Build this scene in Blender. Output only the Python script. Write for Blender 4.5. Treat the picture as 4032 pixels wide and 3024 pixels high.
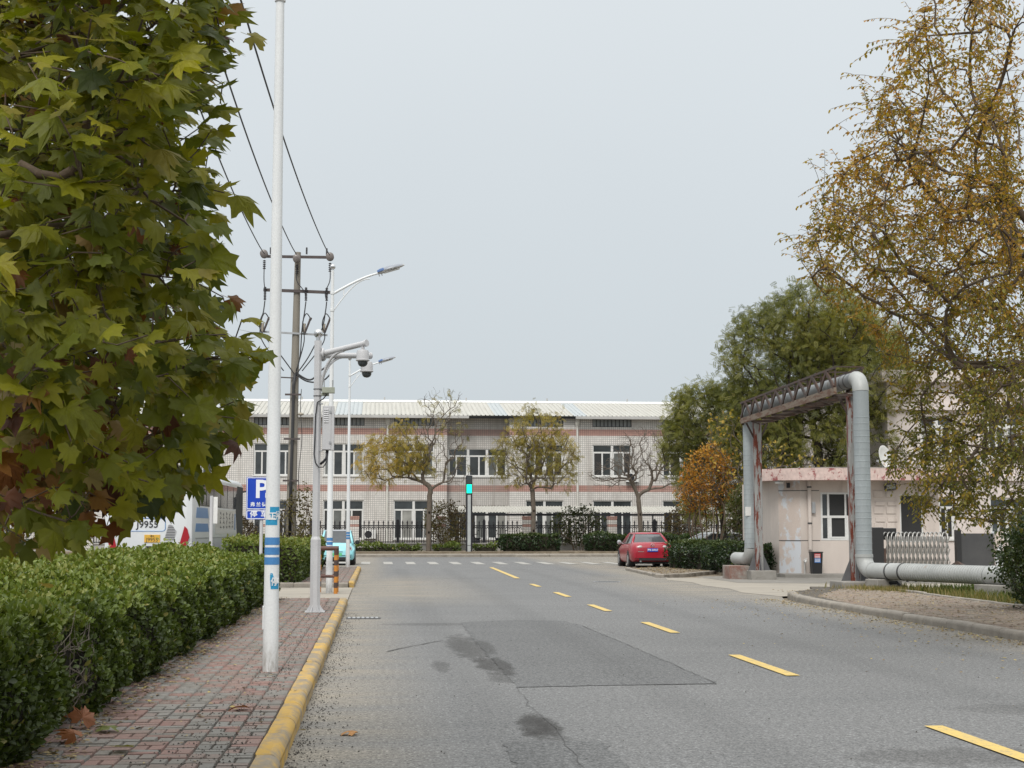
import bpy, bmesh, math, random
import numpy as np
from mathutils import Vector, Matrix

for _o in list(bpy.data.objects):
    bpy.data.objects.remove(_o, do_unlink=True)
SC = bpy.context.scene
COL = SC.collection
R = math.radians

# ------------------------------------------------------------------ camera
cam = bpy.data.cameras.new('camera')
cam.sensor_fit = 'HORIZONTAL'
cam.sensor_width = 36.0
cam.lens = 53.7
cam.clip_start = 0.1
cam.clip_end = 3000.0
cam_ob = bpy.data.objects.new('camera', cam)
COL.objects.link(cam_ob)
cam_ob.location = (0.0, 0.0, 1.55)
cam_ob.rotation_euler = (R(90 + 5.461), 0.0, R(-5.039))
SC.camera = cam_ob

# ------------------------------------------------------------------ sky: even overcast, brighter overhead
SUN_EL, SUN_ROT = 48.0, 200.0
W = bpy.data.worlds.new('World')
SC.world = W
W.use_nodes = True
_n, _l = W.node_tree.nodes, W.node_tree.links
_n.clear()
_out = _n.new('ShaderNodeOutputWorld')
_sky = _n.new('ShaderNodeTexSky')
_sky.sky_type = 'NISHITA'
_sky.sun_disc = False
_sky.sun_elevation = R(SUN_EL)
_sky.sun_rotation = R(SUN_ROT)
_sky.dust_density = 4.0
_bg1 = _n.new('ShaderNodeBackground')
_bg1.inputs['Strength'].default_value = 0.05
_l.new(_sky.outputs[0], _bg1.inputs['Color'])
_tc = _n.new('ShaderNodeTexCoord')
_sep = _n.new('ShaderNodeSeparateXYZ')
_l.new(_tc.outputs['Generated'], _sep.inputs[0])
_ramp = _n.new('ShaderNodeValToRGB')          # cloud layer: radiance rises from the horizon to the zenith
_ramp.color_ramp.elements[0].position = 0.0
_ramp.color_ramp.elements[0].color = (0.300, 0.330, 0.350, 1)
_ramp.color_ramp.elements[1].position = 1.0
_ramp.color_ramp.elements[1].color = (1.0, 1.0, 0.985, 1)
_e = _ramp.color_ramp.elements.new(0.36); _e.color = (0.380, 0.405, 0.420, 1)
_l.new(_sep.outputs['Z'], _ramp.inputs[0])
_nz = _n.new('ShaderNodeTexNoise')
_nz.inputs['Scale'].default_value = 2.2
_nz.inputs['Detail'].default_value = 3.0
_l.new(_tc.outputs['Generated'], _nz.inputs['Vector'])
_mr = _n.new('ShaderNodeMapRange')
_mr.inputs['To Min'].default_value = 0.95
_mr.inputs['To Max'].default_value = 1.05
_l.new(_nz.outputs[0], _mr.inputs['Value'])
_bg2 = _n.new('ShaderNodeBackground')
_l.new(_ramp.outputs[0], _bg2.inputs['Color'])
_ms = _n.new('ShaderNodeMath'); _ms.operation = 'MULTIPLY'
_ms.inputs[1].default_value = 1.38
_l.new(_mr.outputs[0], _ms.inputs[0])
_l.new(_ms.outputs[0], _bg2.inputs['Strength'])
_mix = _n.new('ShaderNodeMixShader')
_mix.inputs[0].default_value = 0.92
_l.new(_bg1.outputs[0], _mix.inputs[1])
_l.new(_bg2.outputs[0], _mix.inputs[2])
_l.new(_mix.outputs[0], _out.inputs['Surface'])

# ------------------------------------------------------------------ sun veiled by cloud
_s = bpy.data.lights.new('sun', 'SUN')
_s.energy = 1.5
_s.angle = R(22)
_s.color = (1.0, 0.965, 0.92)
sun_ob = bpy.data.objects.new('sun', _s)
COL.objects.link(sun_ob)
sun_ob.rotation_euler = (R(90 - SUN_EL), 0, R(180 - SUN_ROT))

SC.view_settings.view_transform = 'Standard'
SC.view_settings.look = 'None'
SC.view_settings.exposure = 0.58
SC.view_settings.gamma = 1.0
SC.view_settings.use_curve_mapping = False
SC.cycles.use_denoising = True
SC.cycles.max_bounces = 6
SC.cycles.diffuse_bounces = 3
SC.cycles.glossy_bounces = 2
SC.cycles.transmission_bounces = 3
SC.cycles.transparent_max_bounces = 6

# ================================================================== library
rng = np.random.default_rng(7)
rnd = random.Random(11)

def tag(o, label=None, cat=None, group=None, kind=None):
    if label: o['label'] = label
    if cat: o['category'] = cat
    if group: o['group'] = group
    if kind: o['kind'] = kind
    return o

def link(o, parent=None):
    COL.objects.link(o)
    if parent is not None:
        o.parent = parent
    return o

def thing(name, label, cat, loc=(0, 0, 0), rz=0.0, group=None):
    o = bpy.data.objects.new(name, None)
    o.empty_display_size = 0.2
    link(o)
    o.location = loc
    o.rotation_euler = (0, 0, rz)
    return tag(o, label, cat, group)

def place(name, mesh, parent=None, loc=(0, 0, 0), rot=(0, 0, 0), sc=(1, 1, 1)):
    o = bpy.data.objects.new(name, mesh)
    link(o, parent)
    o.location = loc
    o.rotation_euler = rot
    o.scale = sc
    return o

def copy_tree(o, parent=None):
    c = o.copy()
    link(c, parent)
    for ch in list(o.children):
        copy_tree(ch, c)
    return c

class MB:
    """collects shapes into one mesh"""
    def __init__(s):
        s.v = []; s.f = []
    def add(s, vs, fs):
        k = len(s.v)
        s.v += [tuple(map(float, p)) for p in vs]
        s.f += [tuple(i + k for i in f) for f in fs]
        return s
    def box(s, x0, x1, y0, y1, z0, z1):
        return s.add([(x0, y0, z0), (x1, y0, z0), (x1, y1, z0), (x0, y1, z0), (x0, y0, z1), (x1, y0, z1), (x1, y1, z1), (x0, y1, z1)],
                     [(3, 2, 1, 0), (4, 5, 6, 7), (0, 1, 5, 4), (1, 2, 6, 5), (2, 3, 7, 6), (3, 0, 4, 7)])
    def beam(s, p0, p1, w, h, upv=(0, 0, 1)):
        p0, p1 = Vector(p0), Vector(p1)
        d = (p1 - p0).normalized()
        u = Vector(upv)
        if abs(d.dot(u)) > 0.98: u = Vector((1, 0, 0))
        sd = d.cross(u).normalized() * (w / 2)
        u = sd.cross(d).normalized() * (h / 2)
        vs = []
        for p in (p0, p1):
            vs += [p - sd - u, p + sd - u, p + sd + u, p - sd + u]
        return s.add(vs, [(3, 2, 1, 0), (4, 5, 6, 7), (0, 1, 5, 4), (1, 2, 6, 5), (2, 3, 7, 6), (3, 0, 4, 7)])
    def ring(s, c, d, r, n, ph=0.0, u=None):
        d = Vector(d).normalized()
        a = Vector(u) if u is not None else (Vector((0, 0, 1)) if abs(d.z) < 0.9 else Vector((1, 0, 0)))
        e1 = (a - d * a.dot(d)).normalized(); e2 = d.cross(e1)
        k = len(s.v)
        for i in range(n):
            t = 2 * math.pi * i / n + ph
            p = Vector(c) + (e1 * math.cos(t) + e2 * math.sin(t)) * r
            s.v.append(tuple(p))
        return k
    def tube(s, pts, r, n=10, caps=True, ph=0.0):
        pts = [Vector(p) for p in pts]
        if not hasattr(r, '__len__'): r = [r] * len(pts)
        ks = []; u = None
        for i, p in enumerate(pts):
            if i == 0: d = pts[1] - p
            elif i == len(pts) - 1: d = p - pts[i - 1]
            else: d = (pts[i + 1] - p).normalized() + (p - pts[i - 1]).normalized()
            d = d.normalized()
            if u is None: u = Vector((0, 0, 1)) if abs(d.z) < 0.9 else Vector((1, 0, 0))
            u = (u - d * u.dot(d)).normalized()
            ks.append(s.ring(p, d, r[i], n, ph, u))
        for a, b in zip(ks[:-1], ks[1:]):
            for i in range(n):
                j = (i + 1) % n
                s.f.append((a + i, a + j, b + j, b + i))
        if caps:
            s.f.append(tuple(ks[0] + i for i in reversed(range(n))))
            s.f.append(tuple(ks[-1] + i for i in range(n)))
        return s
    def cyl(s, p0, p1, r, r1=None, n=12, caps=True, ph=0.0):
        return s.tube([p0, p1], [r, r if r1 is None else r1], n, caps, ph)
    def lathe(s, prof, c=(0, 0, 0), n=16, ax='z'):
        k = len(s.v); m = len(prof)
        for (r, z) in prof:
            for i in range(n):
                t = 2 * math.pi * i / n
                a, b = r * math.cos(t), r * math.sin(t)
                if ax == 'z': p = (a, b, z)
                elif ax == 'y': p = (a, z, b)
                else: p = (z, a, b)
                s.v.append((p[0] + c[0], p[1] + c[1], p[2] + c[2]))
        for q in range(m - 1):
            for i in range(n):
                j = (i + 1) % n
                s.f.append((k + q * n + i, k + q * n + j, k + (q + 1) * n + j, k + (q + 1) * n + i))
        s.f.append(tuple(k + i for i in reversed(range(n))))
        s.f.append(tuple(k + (m - 1) * n + i for i in range(n)))
        return s
    def sphere(s, c, r, n=14, m=8, sz=1.0):
        prof = [(max(1e-4, r * math.sin(math.pi * q / m)), -r * sz * math.cos(math.pi * q / m)) for q in range(m + 1)]
        return s.lathe(prof, c, n)
    def prism(s, poly, a0, a1, ax='y'):
        """poly in 2D, extruded along ax. 'y': (x,z); 'z': (x,y); 'x': (y,z)"""
        n = len(poly); vs = []
        for a in (a0, a1):
            for (u, w) in poly:
                vs.append({'y': (u, a, w), 'z': (u, w, a), 'x': (a, u, w)}[ax])
        fs = [tuple(range(n)), tuple(reversed(range(n, 2 * n)))]
        for i in range(n):
            j = (i + 1) % n
            fs.append((i, i + n, j + n, j))
        return s.add(vs, fs)
    def loft(s, rings, caps=True):
        n = len(rings[0]); k = len(s.v)
        for rg in rings: s.v += [tuple(map(float, p)) for p in rg]
        for q in range(len(rings) - 1):
            for i in range(n):
                j = (i + 1) % n
                s.f.append((k + q * n + i, k + q * n + j, k + (q + 1) * n + j, k + (q + 1) * n + i))
        if caps:
            s.f.append(tuple(k + i for i in reversed(range(n))))
            s.f.append(tuple(k + (len(rings) - 1) * n + i for i in range(n)))
        return s
    def mesh(s, name, mat=None, smooth=False, ang=None):
        me = bpy.data.meshes.new(name)
        me.from_pydata(s.v, [], s.f)
        bm = bmesh.new(); bm.from_mesh(me)
        bmesh.ops.recalc_face_normals(bm, faces=bm.faces)
        bm.to_mesh(me); bm.free()
        if mat: me.materials.append(mat)
        if smooth or ang:
            me.polygons.foreach_set('use_smooth', [True] * len(me.polygons))
            if ang: me.set_sharp_from_angle(angle=R(ang))
        me.update()
        return me
    def build(s, name, mat, parent=None, smooth=False, ang=None, bevel=0.0, seg=2):
        o = bpy.data.objects.new(name, s.mesh(name, mat, smooth, ang))
        link(o, parent)
        if bevel > 0:
            m = o.modifiers.new('bevel', 'BEVEL')
            m.width = bevel; m.segments = seg; m.limit_method = 'ANGLE'; m.angle_limit = R(35)
        return o

def np_mesh(name, V, loops, totals, mat, tone=None, smooth=False):
    me = bpy.data.meshes.new(name)
    V = np.ascontiguousarray(V, np.float32)
    totals = np.asarray(totals, np.int32); loops = np.asarray(loops, np.int32)
    me.vertices.add(len(V)); me.vertices.foreach_set('co', V.ravel())
    me.loops.add(len(loops)); me.loops.foreach_set('vertex_index', loops)
    me.polygons.add(len(totals))
    st = np.zeros(len(totals), np.int32); st[1:] = np.cumsum(totals)[:-1]
    me.polygons.foreach_set('loop_start', st)
    if smooth: me.polygons.foreach_set('use_smooth', np.ones(len(totals), bool))
    if tone is not None:
        at = me.attributes.new('tone', 'FLOAT', 'POINT')
        at.data.foreach_set('value', np.ascontiguousarray(tone, np.float32))
    if mat: me.materials.append(mat)
    me.update(calc_edges=True)
    return me

def scatter(name, proto, pos, rot, scale, tone, mat):
    """many copies of a small leaf shape in one mesh"""
    pv, pf = proto
    pv = np.asarray(pv, float); N = len(pos); K = len(pv)
    V = np.einsum('nij,kj->nki', rot, pv) * np.asarray(scale)[:, None, None] + np.asarray(pos)[:, None, :]
    fl = np.concatenate([np.asarray(f) for f in pf]); ft = np.array([len(f) for f in pf])
    L = (fl[None, :] + (np.arange(N) * K)[:, None]).ravel()
    T = np.tile(ft, N)
    return np_mesh(name, V.reshape(-1, 3), L, T, mat, np.repeat(np.asarray(tone, float), K))

def unit(a):
    a = np.asarray(a, float)
    return a / np.maximum(np.linalg.norm(a, axis=-1, keepdims=True), 1e-9)

def frames(axis, normal):
    """rotation matrices with columns side, axis, normal"""
    a = unit(axis); n = np.asarray(normal, float)
    n = unit(n - a * np.sum(a * n, -1, keepdims=True))
    sd = np.cross(a, n)
    return np.stack([sd, a, n], -1)

def rdir(n, r=rng):
    return unit(r.normal(size=(n, 3)))

# ------------------------------------------------------------------ materials
def nodes(m):
    return m.node_tree.nodes, m.node_tree.links

def new_mat(name, color, rough=0.6, metal=0.0, spec=0.5):
    m = bpy.data.materials.new(name); m.use_nodes = True
    b = m.node_tree.nodes['Principled BSDF']
    b.inputs['Base Color'].default_value = (*color, 1)
    b.inputs['Roughness'].default_value = rough
    b.inputs['Metallic'].default_value = metal
    b.inputs['Specular IOR Level'].default_value = spec
    return m

def coord(m, kind='Object', scale=(1, 1, 1)):
    n, l = nodes(m)
    if kind == 'World':
        g = n.new('ShaderNodeNewGeometry'); o = g.outputs['Position']
    else:
        t = n.new('ShaderNodeTexCoord'); o = t.outputs[kind]
    mp = n.new('ShaderNodeMapping')
    mp.inputs['Scale'].default_value = scale
    l.new(o, mp.inputs['Vector'])
    return mp.outputs[0]

def noise(m, vec, scale, detail=4.0, rough=0.55, dist=0.0):
    n, l = nodes(m)
    t = n.new('ShaderNodeTexNoise')
    t.inputs['Scale'].default_value = scale; t.inputs['Detail'].default_value = detail
    t.inputs['Roughness'].default_value = rough; t.inputs['Distortion'].default_value = dist
    l.new(vec, t.inputs['Vector'])
    return t.outputs[0]

def ramp(m, fac, stops, interp='LINEAR'):
    n, l = nodes(m)
    r = n.new('ShaderNodeValToRGB'); r.color_ramp.interpolation = interp
    e = r.color_ramp.elements
    while len(e) < len(stops): e.new(0.5)
    for k, (p, c) in enumerate(stops):
        e[k].position = p
        e[k].color = (*c, 1) if hasattr(c, '__len__') else (c, c, c, 1)
    l.new(fac, r.inputs[0])
    return r.outputs[0]

def mixc(m, fac, a, b, mode='MIX'):
    n, l = nodes(m)
    x = n.new('ShaderNodeMix'); x.data_type = 'RGBA'; x.blend_type = mode; x.clamp_factor = True
    for sock, v in ((x.inputs[0], fac), (x.inputs[6], a), (x.inputs[7], b)):
        if hasattr(v, 'is_output'): l.new(v, sock)
        elif hasattr(v, '__len__'): sock.default_value = (*v, 1)
        else: sock.default_value = v
    return x.outputs[2]

def math_(m, op, a, b=None, clamp=False):
    n, l = nodes(m)
    x = n.new('ShaderNodeMath'); x.operation = op; x.use_clamp = clamp
    for k, v in enumerate((a, b)):
        if v is None: continue
        if hasattr(v, 'is_output'): l.new(v, x.inputs[k])
        else: x.inputs[k].default_value = v
    return x.outputs[0]

def set_base(m, col):
    n, l = nodes(m); l.new(col, n['Principled BSDF'].inputs['Base Color'])

def set_rough(m, v):
    n, l = nodes(m); l.new(v, n['Principled BSDF'].inputs['Roughness'])

def bump(m, h, strength=0.3, dist=0.01):
    n, l = nodes(m)
    b = n.new('ShaderNodeBump'); b.inputs['Strength'].default_value = strength; b.inputs['Distance'].default_value = dist
    l.new(h, b.inputs['Height']); l.new(b.outputs[0], n['Principled BSDF'].inputs['Normal'])

def objrand(m):
    n, l = nodes(m)
    return n.new('ShaderNodeObjectInfo').outputs['Random']

def weathered(name, c1, c2, scale=3.0, rough=0.7, metal=0.0, fine=40.0, bstr=0.15, stain=None, stain_scale=1.2, stain_pos=(0.5, 0.7), kind='Object', stretch=(1, 1, 1), spec=0.4):
    """base colour that drifts between two tones, fine grain, optional stains"""
    m = new_mat(name, c1, rough, metal, spec)
    v = coord(m, kind, stretch)
    a = noise(m, v, scale, 5)
    col = mixc(m, ramp(m, a, [(0.3, 0.0), (0.7, 1.0)]), c1, c2)
    g = noise(m, coord(m, kind), fine, 3)
    col = mixc(m, ramp(m, g, [(0.35, 0.0), (0.75, 0.22)]), col, tuple(x * 0.45 for x in c1))
    if stain:
        st = noise(m, v, stain_scale, 6, 0.65)
        col = mixc(m, ramp(m, st, [(stain_pos[0], 0.0), (stain_pos[1], 1.0)]), col, stain)
    set_base(m, col)
    bump(m, g, bstr, 0.01)
    return m

def leaf_mat(name, stops, transl=0.35, rough=0.5, use_obj=False, vein=False):
    m = bpy.data.materials.new(name); m.use_nodes = True
    n, l = nodes(m); b = n['Principled BSDF']
    b.inputs['Roughness'].default_value = rough
    b.inputs['Specular IOR Level'].default_value = 0.35
    if use_obj:
        f = n.new('ShaderNodeObjectInfo').outputs['Color']
        s = n.new('ShaderNodeSeparateColor'); l.new(f, s.inputs[0]); f = s.outputs[0]
    else:
        a = n.new('ShaderNodeAttribute'); a.attribute_name = 'tone'; f = a.outputs['Fac']
    col = ramp(m, f, stops)
    if vein:
        t = n.new('ShaderNodeTexCoord')
        nz = noise(m, t.outputs['Object'], 9.0, 4)
        col = mixc(m, ramp(m, nz, [(0.35, 0.0), (0.75, 0.55)]), col, mixc(m, 1.0, col, (0.55, 0.5, 0.3), 'MULTIPLY'))
    l.new(col, b.inputs['Base Color'])
    tr = n.new('ShaderNodeBsdfTranslucent')
    l.new(mixc(m, 1.0, col, (1.25, 1.3, 0.6), 'MULTIPLY'), tr.inputs['Color'])
    mx = n.new('ShaderNodeMixShader'); mx.inputs[0].default_value = transl
    l.new(b.outputs[0], mx.inputs[1]); l.new(tr.outputs[0], mx.inputs[2])
    l.new(mx.outputs[0], n['Material Output'].inputs['Surface'])
    return m

def text_mesh(body, size, mat, ext=0.002, name='lettering', bold=0.0):
    cu = bpy.data.curves.new('tmp_text', 'FONT')
    cu.body = body; cu.size = size; cu.extrude = ext; cu.align_x = 'CENTER'; cu.align_y = 'CENTER'; cu.offset = bold
    cu.resolution_u = 3
    o = bpy.data.objects.new('tmp_text', cu); COL.objects.link(o)
    dg = bpy.context.evaluated_depsgraph_get()
    me = bpy.data.meshes.new_from_object(o.evaluated_get(dg))
    me.name = name
    bpy.data.objects.remove(o, do_unlink=True); bpy.data.curves.remove(cu)
    me.materials.clear(); me.materials.append(mat)
    return me

# ================================================================== materials of the place
def make_asphalt(name, tones, dust=True, stains=()):
    m = new_mat(name, tones[0], 0.85, 0, 0.3)
    n, l = nodes(m)
    w = coord(m, 'World')
    big = noise(m, w, 0.35, 5)
    streak = noise(m, coord(m, 'World', (0.25, 2.2, 1)), 1.0, 5)
    col = mixc(m, ramp(m, big, [(0.3, 0.0), (0.7, 1.0)]), tones[0], tones[1])
    col = mixc(m, ramp(m, streak, [(0.35, 0.0), (0.75, 0.5)]), col, tones[2])
    sep = n.new('ShaderNodeSeparateXYZ'); l.new(w, sep.inputs[0])
    X, Y = sep.outputs[0], sep.outputs[1]
    def mapr(s, a, b):
        r = n.new('ShaderNodeMapRange'); r.interpolation_type = 'SMOOTHSTEP'
        r.inputs['From Min'].default_value = a; r.inputs['From Max'].default_value = b
        l.new(s, r.inputs['Value']); return r.outputs[0]
    tr = None      # lanes polished by tyres
    for xc in (0.95, 2.75, 5.7, 7.5):
        q = math_(m, 'DIVIDE', math_(m, 'SUBTRACT', X, xc), 0.33); q = math_(m, 'SUBTRACT', 1.0, math_(m, 'MULTIPLY', q, q), True)
        tr = q if tr is None else math_(m, 'MAXIMUM', tr, q)
    tr = math_(m, 'MULTIPLY', tr, math_(m, 'LESS_THAN', Y, 62.0))
    col = mixc(m, math_(m, 'MULTIPLY', tr, 0.22), col, tuple(x * 0.68 for x in tones[0]))
    if dust:   # blown dust gathers along the kerbs and around the two driveways
        dn = ramp(m, noise(m, coord(m, 'World', (0.5, 1.6, 1)), 0.9, 6, 0.6), [(0.36, 0.0), (0.62, 1.0)])
        left = math_(m, 'SUBTRACT', 1.0, mapr(X, -0.5, 0.75))
        right = mapr(X, 7.4, 9.2)
        drv = math_(m, 'MULTIPLY', mapr(Y, 30, 38), math_(m, 'SUBTRACT', 1.0, mapr(Y, 44, 56)))
        drvx = math_(m, 'ADD', math_(m, 'SUBTRACT', 1.0, mapr(X, 0.6, 3.4)), mapr(X, 5.6, 8.6), True)
        msk = math_(m, 'MAXIMUM', math_(m, 'MAXIMUM', left, right), math_(m, 'MULTIPLY', drv, drvx))
        msk = math_(m, 'MULTIPLY', msk, math_(m, 'ADD', math_(m, 'MULTIPLY', dn, 0.6), 0.35), True)
        col = mixc(m, math_(m, 'MULTIPLY', msk, 0.62), col, (0.33, 0.285, 0.215))
    for (sx, sy, rx, ry, amt) in stains:   # oil drips where vehicles stop
        dx = math_(m, 'DIVIDE', math_(m, 'SUBTRACT', X, sx), rx)
        dy = math_(m, 'DIVIDE', math_(m, 'SUBTRACT', Y, sy), ry)
        d = math_(m, 'ADD', math_(m, 'MULTIPLY', dx, dx), math_(m, 'MULTIPLY', dy, dy))
        bl = noise(m, coord(m, 'World', (1, 0.45, 1)), 5.0, 6, 0.7)
        d = math_(m, 'ADD', d, math_(m, 'MULTIPLY', math_(m, 'SUBTRACT', bl, 0.5), 2.6))
        k = ramp(m, d, [(0.0, amt), (0.45, amt * 0.8), (0.9, 0.0)])
        col = mixc(m, k, col, (0.03, 0.028, 0.026))
    f1 = noise(m, w, 52.0, 2, 0.7)
    f2 = noise(m, w, 19.0, 3, 0.6)
    g = math_(m, 'ADD', math_(m, 'MULTIPLY', f1, 0.65), math_(m, 'MULTIPLY', f2, 0.35))
    sp = ramp(m, g, [(0.34, 0.25), (0.44, 0.70), (0.52, 1.0), (0.60, 1.45), (0.68, 2.2)])
    col = mixc(m, 1.0, col, sp, 'MULTIPLY')
    set_base(m, col)
    bump(m, g, 0.35, 0.012)
    return m

A1, A2, A3 = (0.143, 0.145, 0.145), (0.169, 0.170, 0.169), (0.194, 0.194, 0.191)
M = {}
M['asphalt'] = make_asphalt('asphalt', (A1, A2, A3), True,
    [(1.22, 20.6, 0.32, 2.6, 0.62), (1.33, 17.8, 0.24, 1.3, 0.75), (1.33, 16.2, 0.2, 0.55, 0.5), (1.3, 12.2, 0.20, 1.0, 0.9),
     (0.74, 17.7, 0.13, 1.0, 0.45), (0.9, 25.5, 0.9, 0.5, 0.35), (6.9, 45.8, 0.55, 0.5, 0.6), (4.0, 10.4, 0.9, 0.5, 0.35), (5.6, 13.0, 0.7, 0.5, 0.25)])
M['asphalt_dark'] = make_asphalt('asphalt_dark', (tuple(x * 0.83 for x in A1), tuple(x * 0.91 for x in A1), tuple(x * 1.03 for x in A1)), False,
    [(1.42, 17.6, 0.16, 1.4, 0.7), (1.40, 20.4, 0.2, 1.6, 0.5)])
M['asphalt_lot'] = make_asphalt('asphalt_lot', (A1, A2, A3), False)
M['tar'] = new_mat('tar', (0.06, 0.059, 0.057), 0.8)

def paint(name, c, under, lo=0.42, hi=0.60):
    m = new_mat(name, c, 0.7)
    w = coord(m, 'World')
    a = noise(m, w, 14.0, 6, 0.75); b = noise(m, w, 60.0, 2)
    s = math_(m, 'ADD', math_(m, 'MULTIPLY', a, 0.7), math_(m, 'MULTIPLY', b, 0.3))
    col = mixc(m, ramp(m, s, [(lo, 0.0), (hi, 1.0)]), c, under)
    col = mixc(m, ramp(m, noise(m, w, 3.0, 4), [(0.4, 0.0), (0.8, 0.35)]), col, (0.3, 0.26, 0.2))
    set_base(m, col); bump(m, b, 0.25, 0.006)
    return m
M['yellow_line'] = paint('yellow_line', (0.60, 0.43, 0.125), (0.2, 0.19, 0.17), 0.52, 0.66)
M['white_line'] = paint('white_line', (0.44, 0.43, 0.395), A3, 0.42, 0.60)

def kerb_mat(name, painted=True):
    m = new_mat(name, (0.3, 0.29, 0.27), 0.8)
    w = coord(m, 'World')
    con = mixc(m, ramp(m, noise(m, w, 4.0, 5), [(0.3, 0.0), (0.7, 1.0)]), (0.22, 0.195, 0.165), (0.31, 0.28, 0.235))
    con = mixc(m, ramp(m, noise(m, w, 45.0, 3), [(0.4, 0.0), (0.8, 0.5)]), con, (0.12, 0.11, 0.1))
    if painted:
        yl = mixc(m, objrand(m), (0.50, 0.31, 0.065), (0.45, 0.295, 0.09))
        wear = math_(m, 'ADD', noise(m, coord(m, 'World', (1, 0.5, 1)), 5.0, 7, 0.7), math_(m, 'MULTIPLY', math_(m, 'SUBTRACT', objrand(m), 0.5), 0.07))
        con = mixc(m, ramp(m, wear, [(0.42, 0.0), (0.58, 0.9)]), yl, mixc(m, 0.5, con, (0.22, 0.185, 0.13)))
        con = mixc(m, ramp(m, noise(m, w, 18.0, 5, 0.7), [(0.55, 0.0), (0.8, 0.5)]), con, (0.16, 0.13, 0.09))
    set_base(m, con); bump(m, noise(m, w, 45.0, 3), 0.2, 0.008)
    return m
M['kerb_yellow'] = kerb_mat('kerb_yellow')
M['kerb_grey'] = kerb_mat('kerb_grey', False)

def paver_mat(name, attr=True, dust=0.0):
    m = new_mat(name, (0.3, 0.2, 0.17), 0.85, 0, 0.25)
    n, l = nodes(m); w = coord(m, 'World')
    if attr:
        a = n.new('ShaderNodeAttribute'); a.attribute_name = 'tone'; f = a.outputs['Fac']
    else:
        s = n.new('ShaderNodeSeparateColor'); l.new(n.new('ShaderNodeObjectInfo').outputs['Color'], s.inputs[0]); f = s.outputs[0]
    col = ramp(m, f, [(0.0, (0.205, 0.20, 0.185)), (0.28, (0.255, 0.245, 0.225)), (0.45, (0.245, 0.215, 0.195)), (0.55, (0.275, 0.20, 0.175)), (0.8, (0.295, 0.185, 0.16)), (1.0, (0.255, 0.15, 0.13))])
    dirt = noise(m, w, 1.6, 6, 0.65)
    col = mixc(m, ramp(m, dirt, [(0.42, 0.0), (0.7, 0.6)]), col, (0.20, 0.175, 0.145))
    if dust: col = mixc(m, ramp(m, noise(m, w, 1.1, 6, 0.7), [(0.30, 0.35), (0.65, dust)]), col, (0.31, 0.255, 0.195))
    g = noise(m, w, 70.0, 3, 0.7)
    col = mixc(m, ramp(m, g, [(0.4, 0.0), (0.75, 0.5)]), col, (0.08, 0.07, 0.062))
    set_base(m, col); bump(m, g, 0.3, 0.006)
    return m
M['paver'] = paver_mat('paver', False)
M['paver_far'] = paver_mat('paver_far', True)
M['paver_dusty'] = paver_mat('paver_dusty', True, 0.85)
M['joint'] = weathered('joint_sand', (0.075, 0.066, 0.055), (0.12, 0.105, 0.085), 6, 0.95)
M['soil'] = weathered('soil', (0.20, 0.165, 0.12), (0.145, 0.115, 0.08), 1.5, 0.95, fine=25, bstr=0.6, stain=(0.27, 0.225, 0.165), stain_scale=2.5, kind='World')
M['concrete_drive'] = weathered('concrete_drive', (0.36, 0.325, 0.27), (0.29, 0.265, 0.225), 0.8, 0.9, fine=50, stain=(0.20, 0.185, 0.16), stain_scale=1.6, stain_pos=(0.52, 0.8), kind='World', stretch=(0.4, 1.4, 1))
M['concrete'] = weathered('concrete', (0.30, 0.285, 0.26), (0.23, 0.215, 0.19), 3, 0.9, fine=45, stain=(0.12, 0.105, 0.09), stain_scale=2.5, stain_pos=(0.55, 0.8))
M['gravel'] = weathered('gravel_dust', (0.25, 0.235, 0.21), (0.19, 0.18, 0.16), 2.5, 0.95, fine=30, bstr=0.8, kind='World')
M['grass_soil'] = weathered('grass_soil', (0.13, 0.115, 0.06), (0.10, 0.115, 0.035), 2.0, 0.95, fine=30, bstr=0.6, kind='World')

# ================================================================== ground, roads, pavements
def sheet(name, poly, z, mat, parent=None):
    me = bpy.data.meshes.new(name)
    me.from_pydata([(x, y, z) for x, y in poly], [], [tuple(range(len(poly)))])
    me.materials.append(mat)
    o = bpy.data.objects.new(name, me); link(o, parent)
    if parent is None: tag(o, kind='structure')
    return o

def slab(name, poly, z0, z1, mat):
    o = MB().prism(poly, z0, z1, 'z').build(name, mat)
    return tag(o, kind='structure')

sheet('ground', [(-900, -300), (900, -300), (900, 1500), (-900, 1500)], -0.04, M['soil'])
road = sheet('road', [(-0.62, -14), (9.02, -14), (9.02, 33.5), (9.6, 36), (9.9, 42), (9.5, 49.3), (9.45, 56), (10.2, 60.6), (13.0, 62.2), (90, 63.0),
                      (90, 88.4), (-90, 88.4), (-90, 61.6), (-4.2, 61.6), (-1.6, 61.6), (-0.62, 60.3)], 0.0, M['asphalt'])
sheet('parking_lot', [(-60, 6), (-4.75, 6), (-4.75, 61.2), (-60, 61.2)], -0.012, M['asphalt_lot'])
sheet('driveway', [(-4.9, 32.9), (-0.63, 32.9), (-0.63, 41.6), (-4.9, 41.6)], 0.012, M['concrete_drive'])
sheet('gate_driveway', [(9.45, 35.3), (11.2, 36.6), (40, 36.6), (40, 49.2), (11.6, 49.6), (9.35, 49.3), (9.0, 47.2), (9.35, 45.0), (9.1, 42.5), (9.3, 40.0), (9.05, 37.6)], 0.006, M['concrete_drive'])
sheet('gravel_strip', [(10.6, 44.6), (11.6, 44.0), (16.5, 43.4), (16.5, 50.5), (12.2, 51.0), (10.6, 50.4)], 0.012, M['gravel'])

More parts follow.
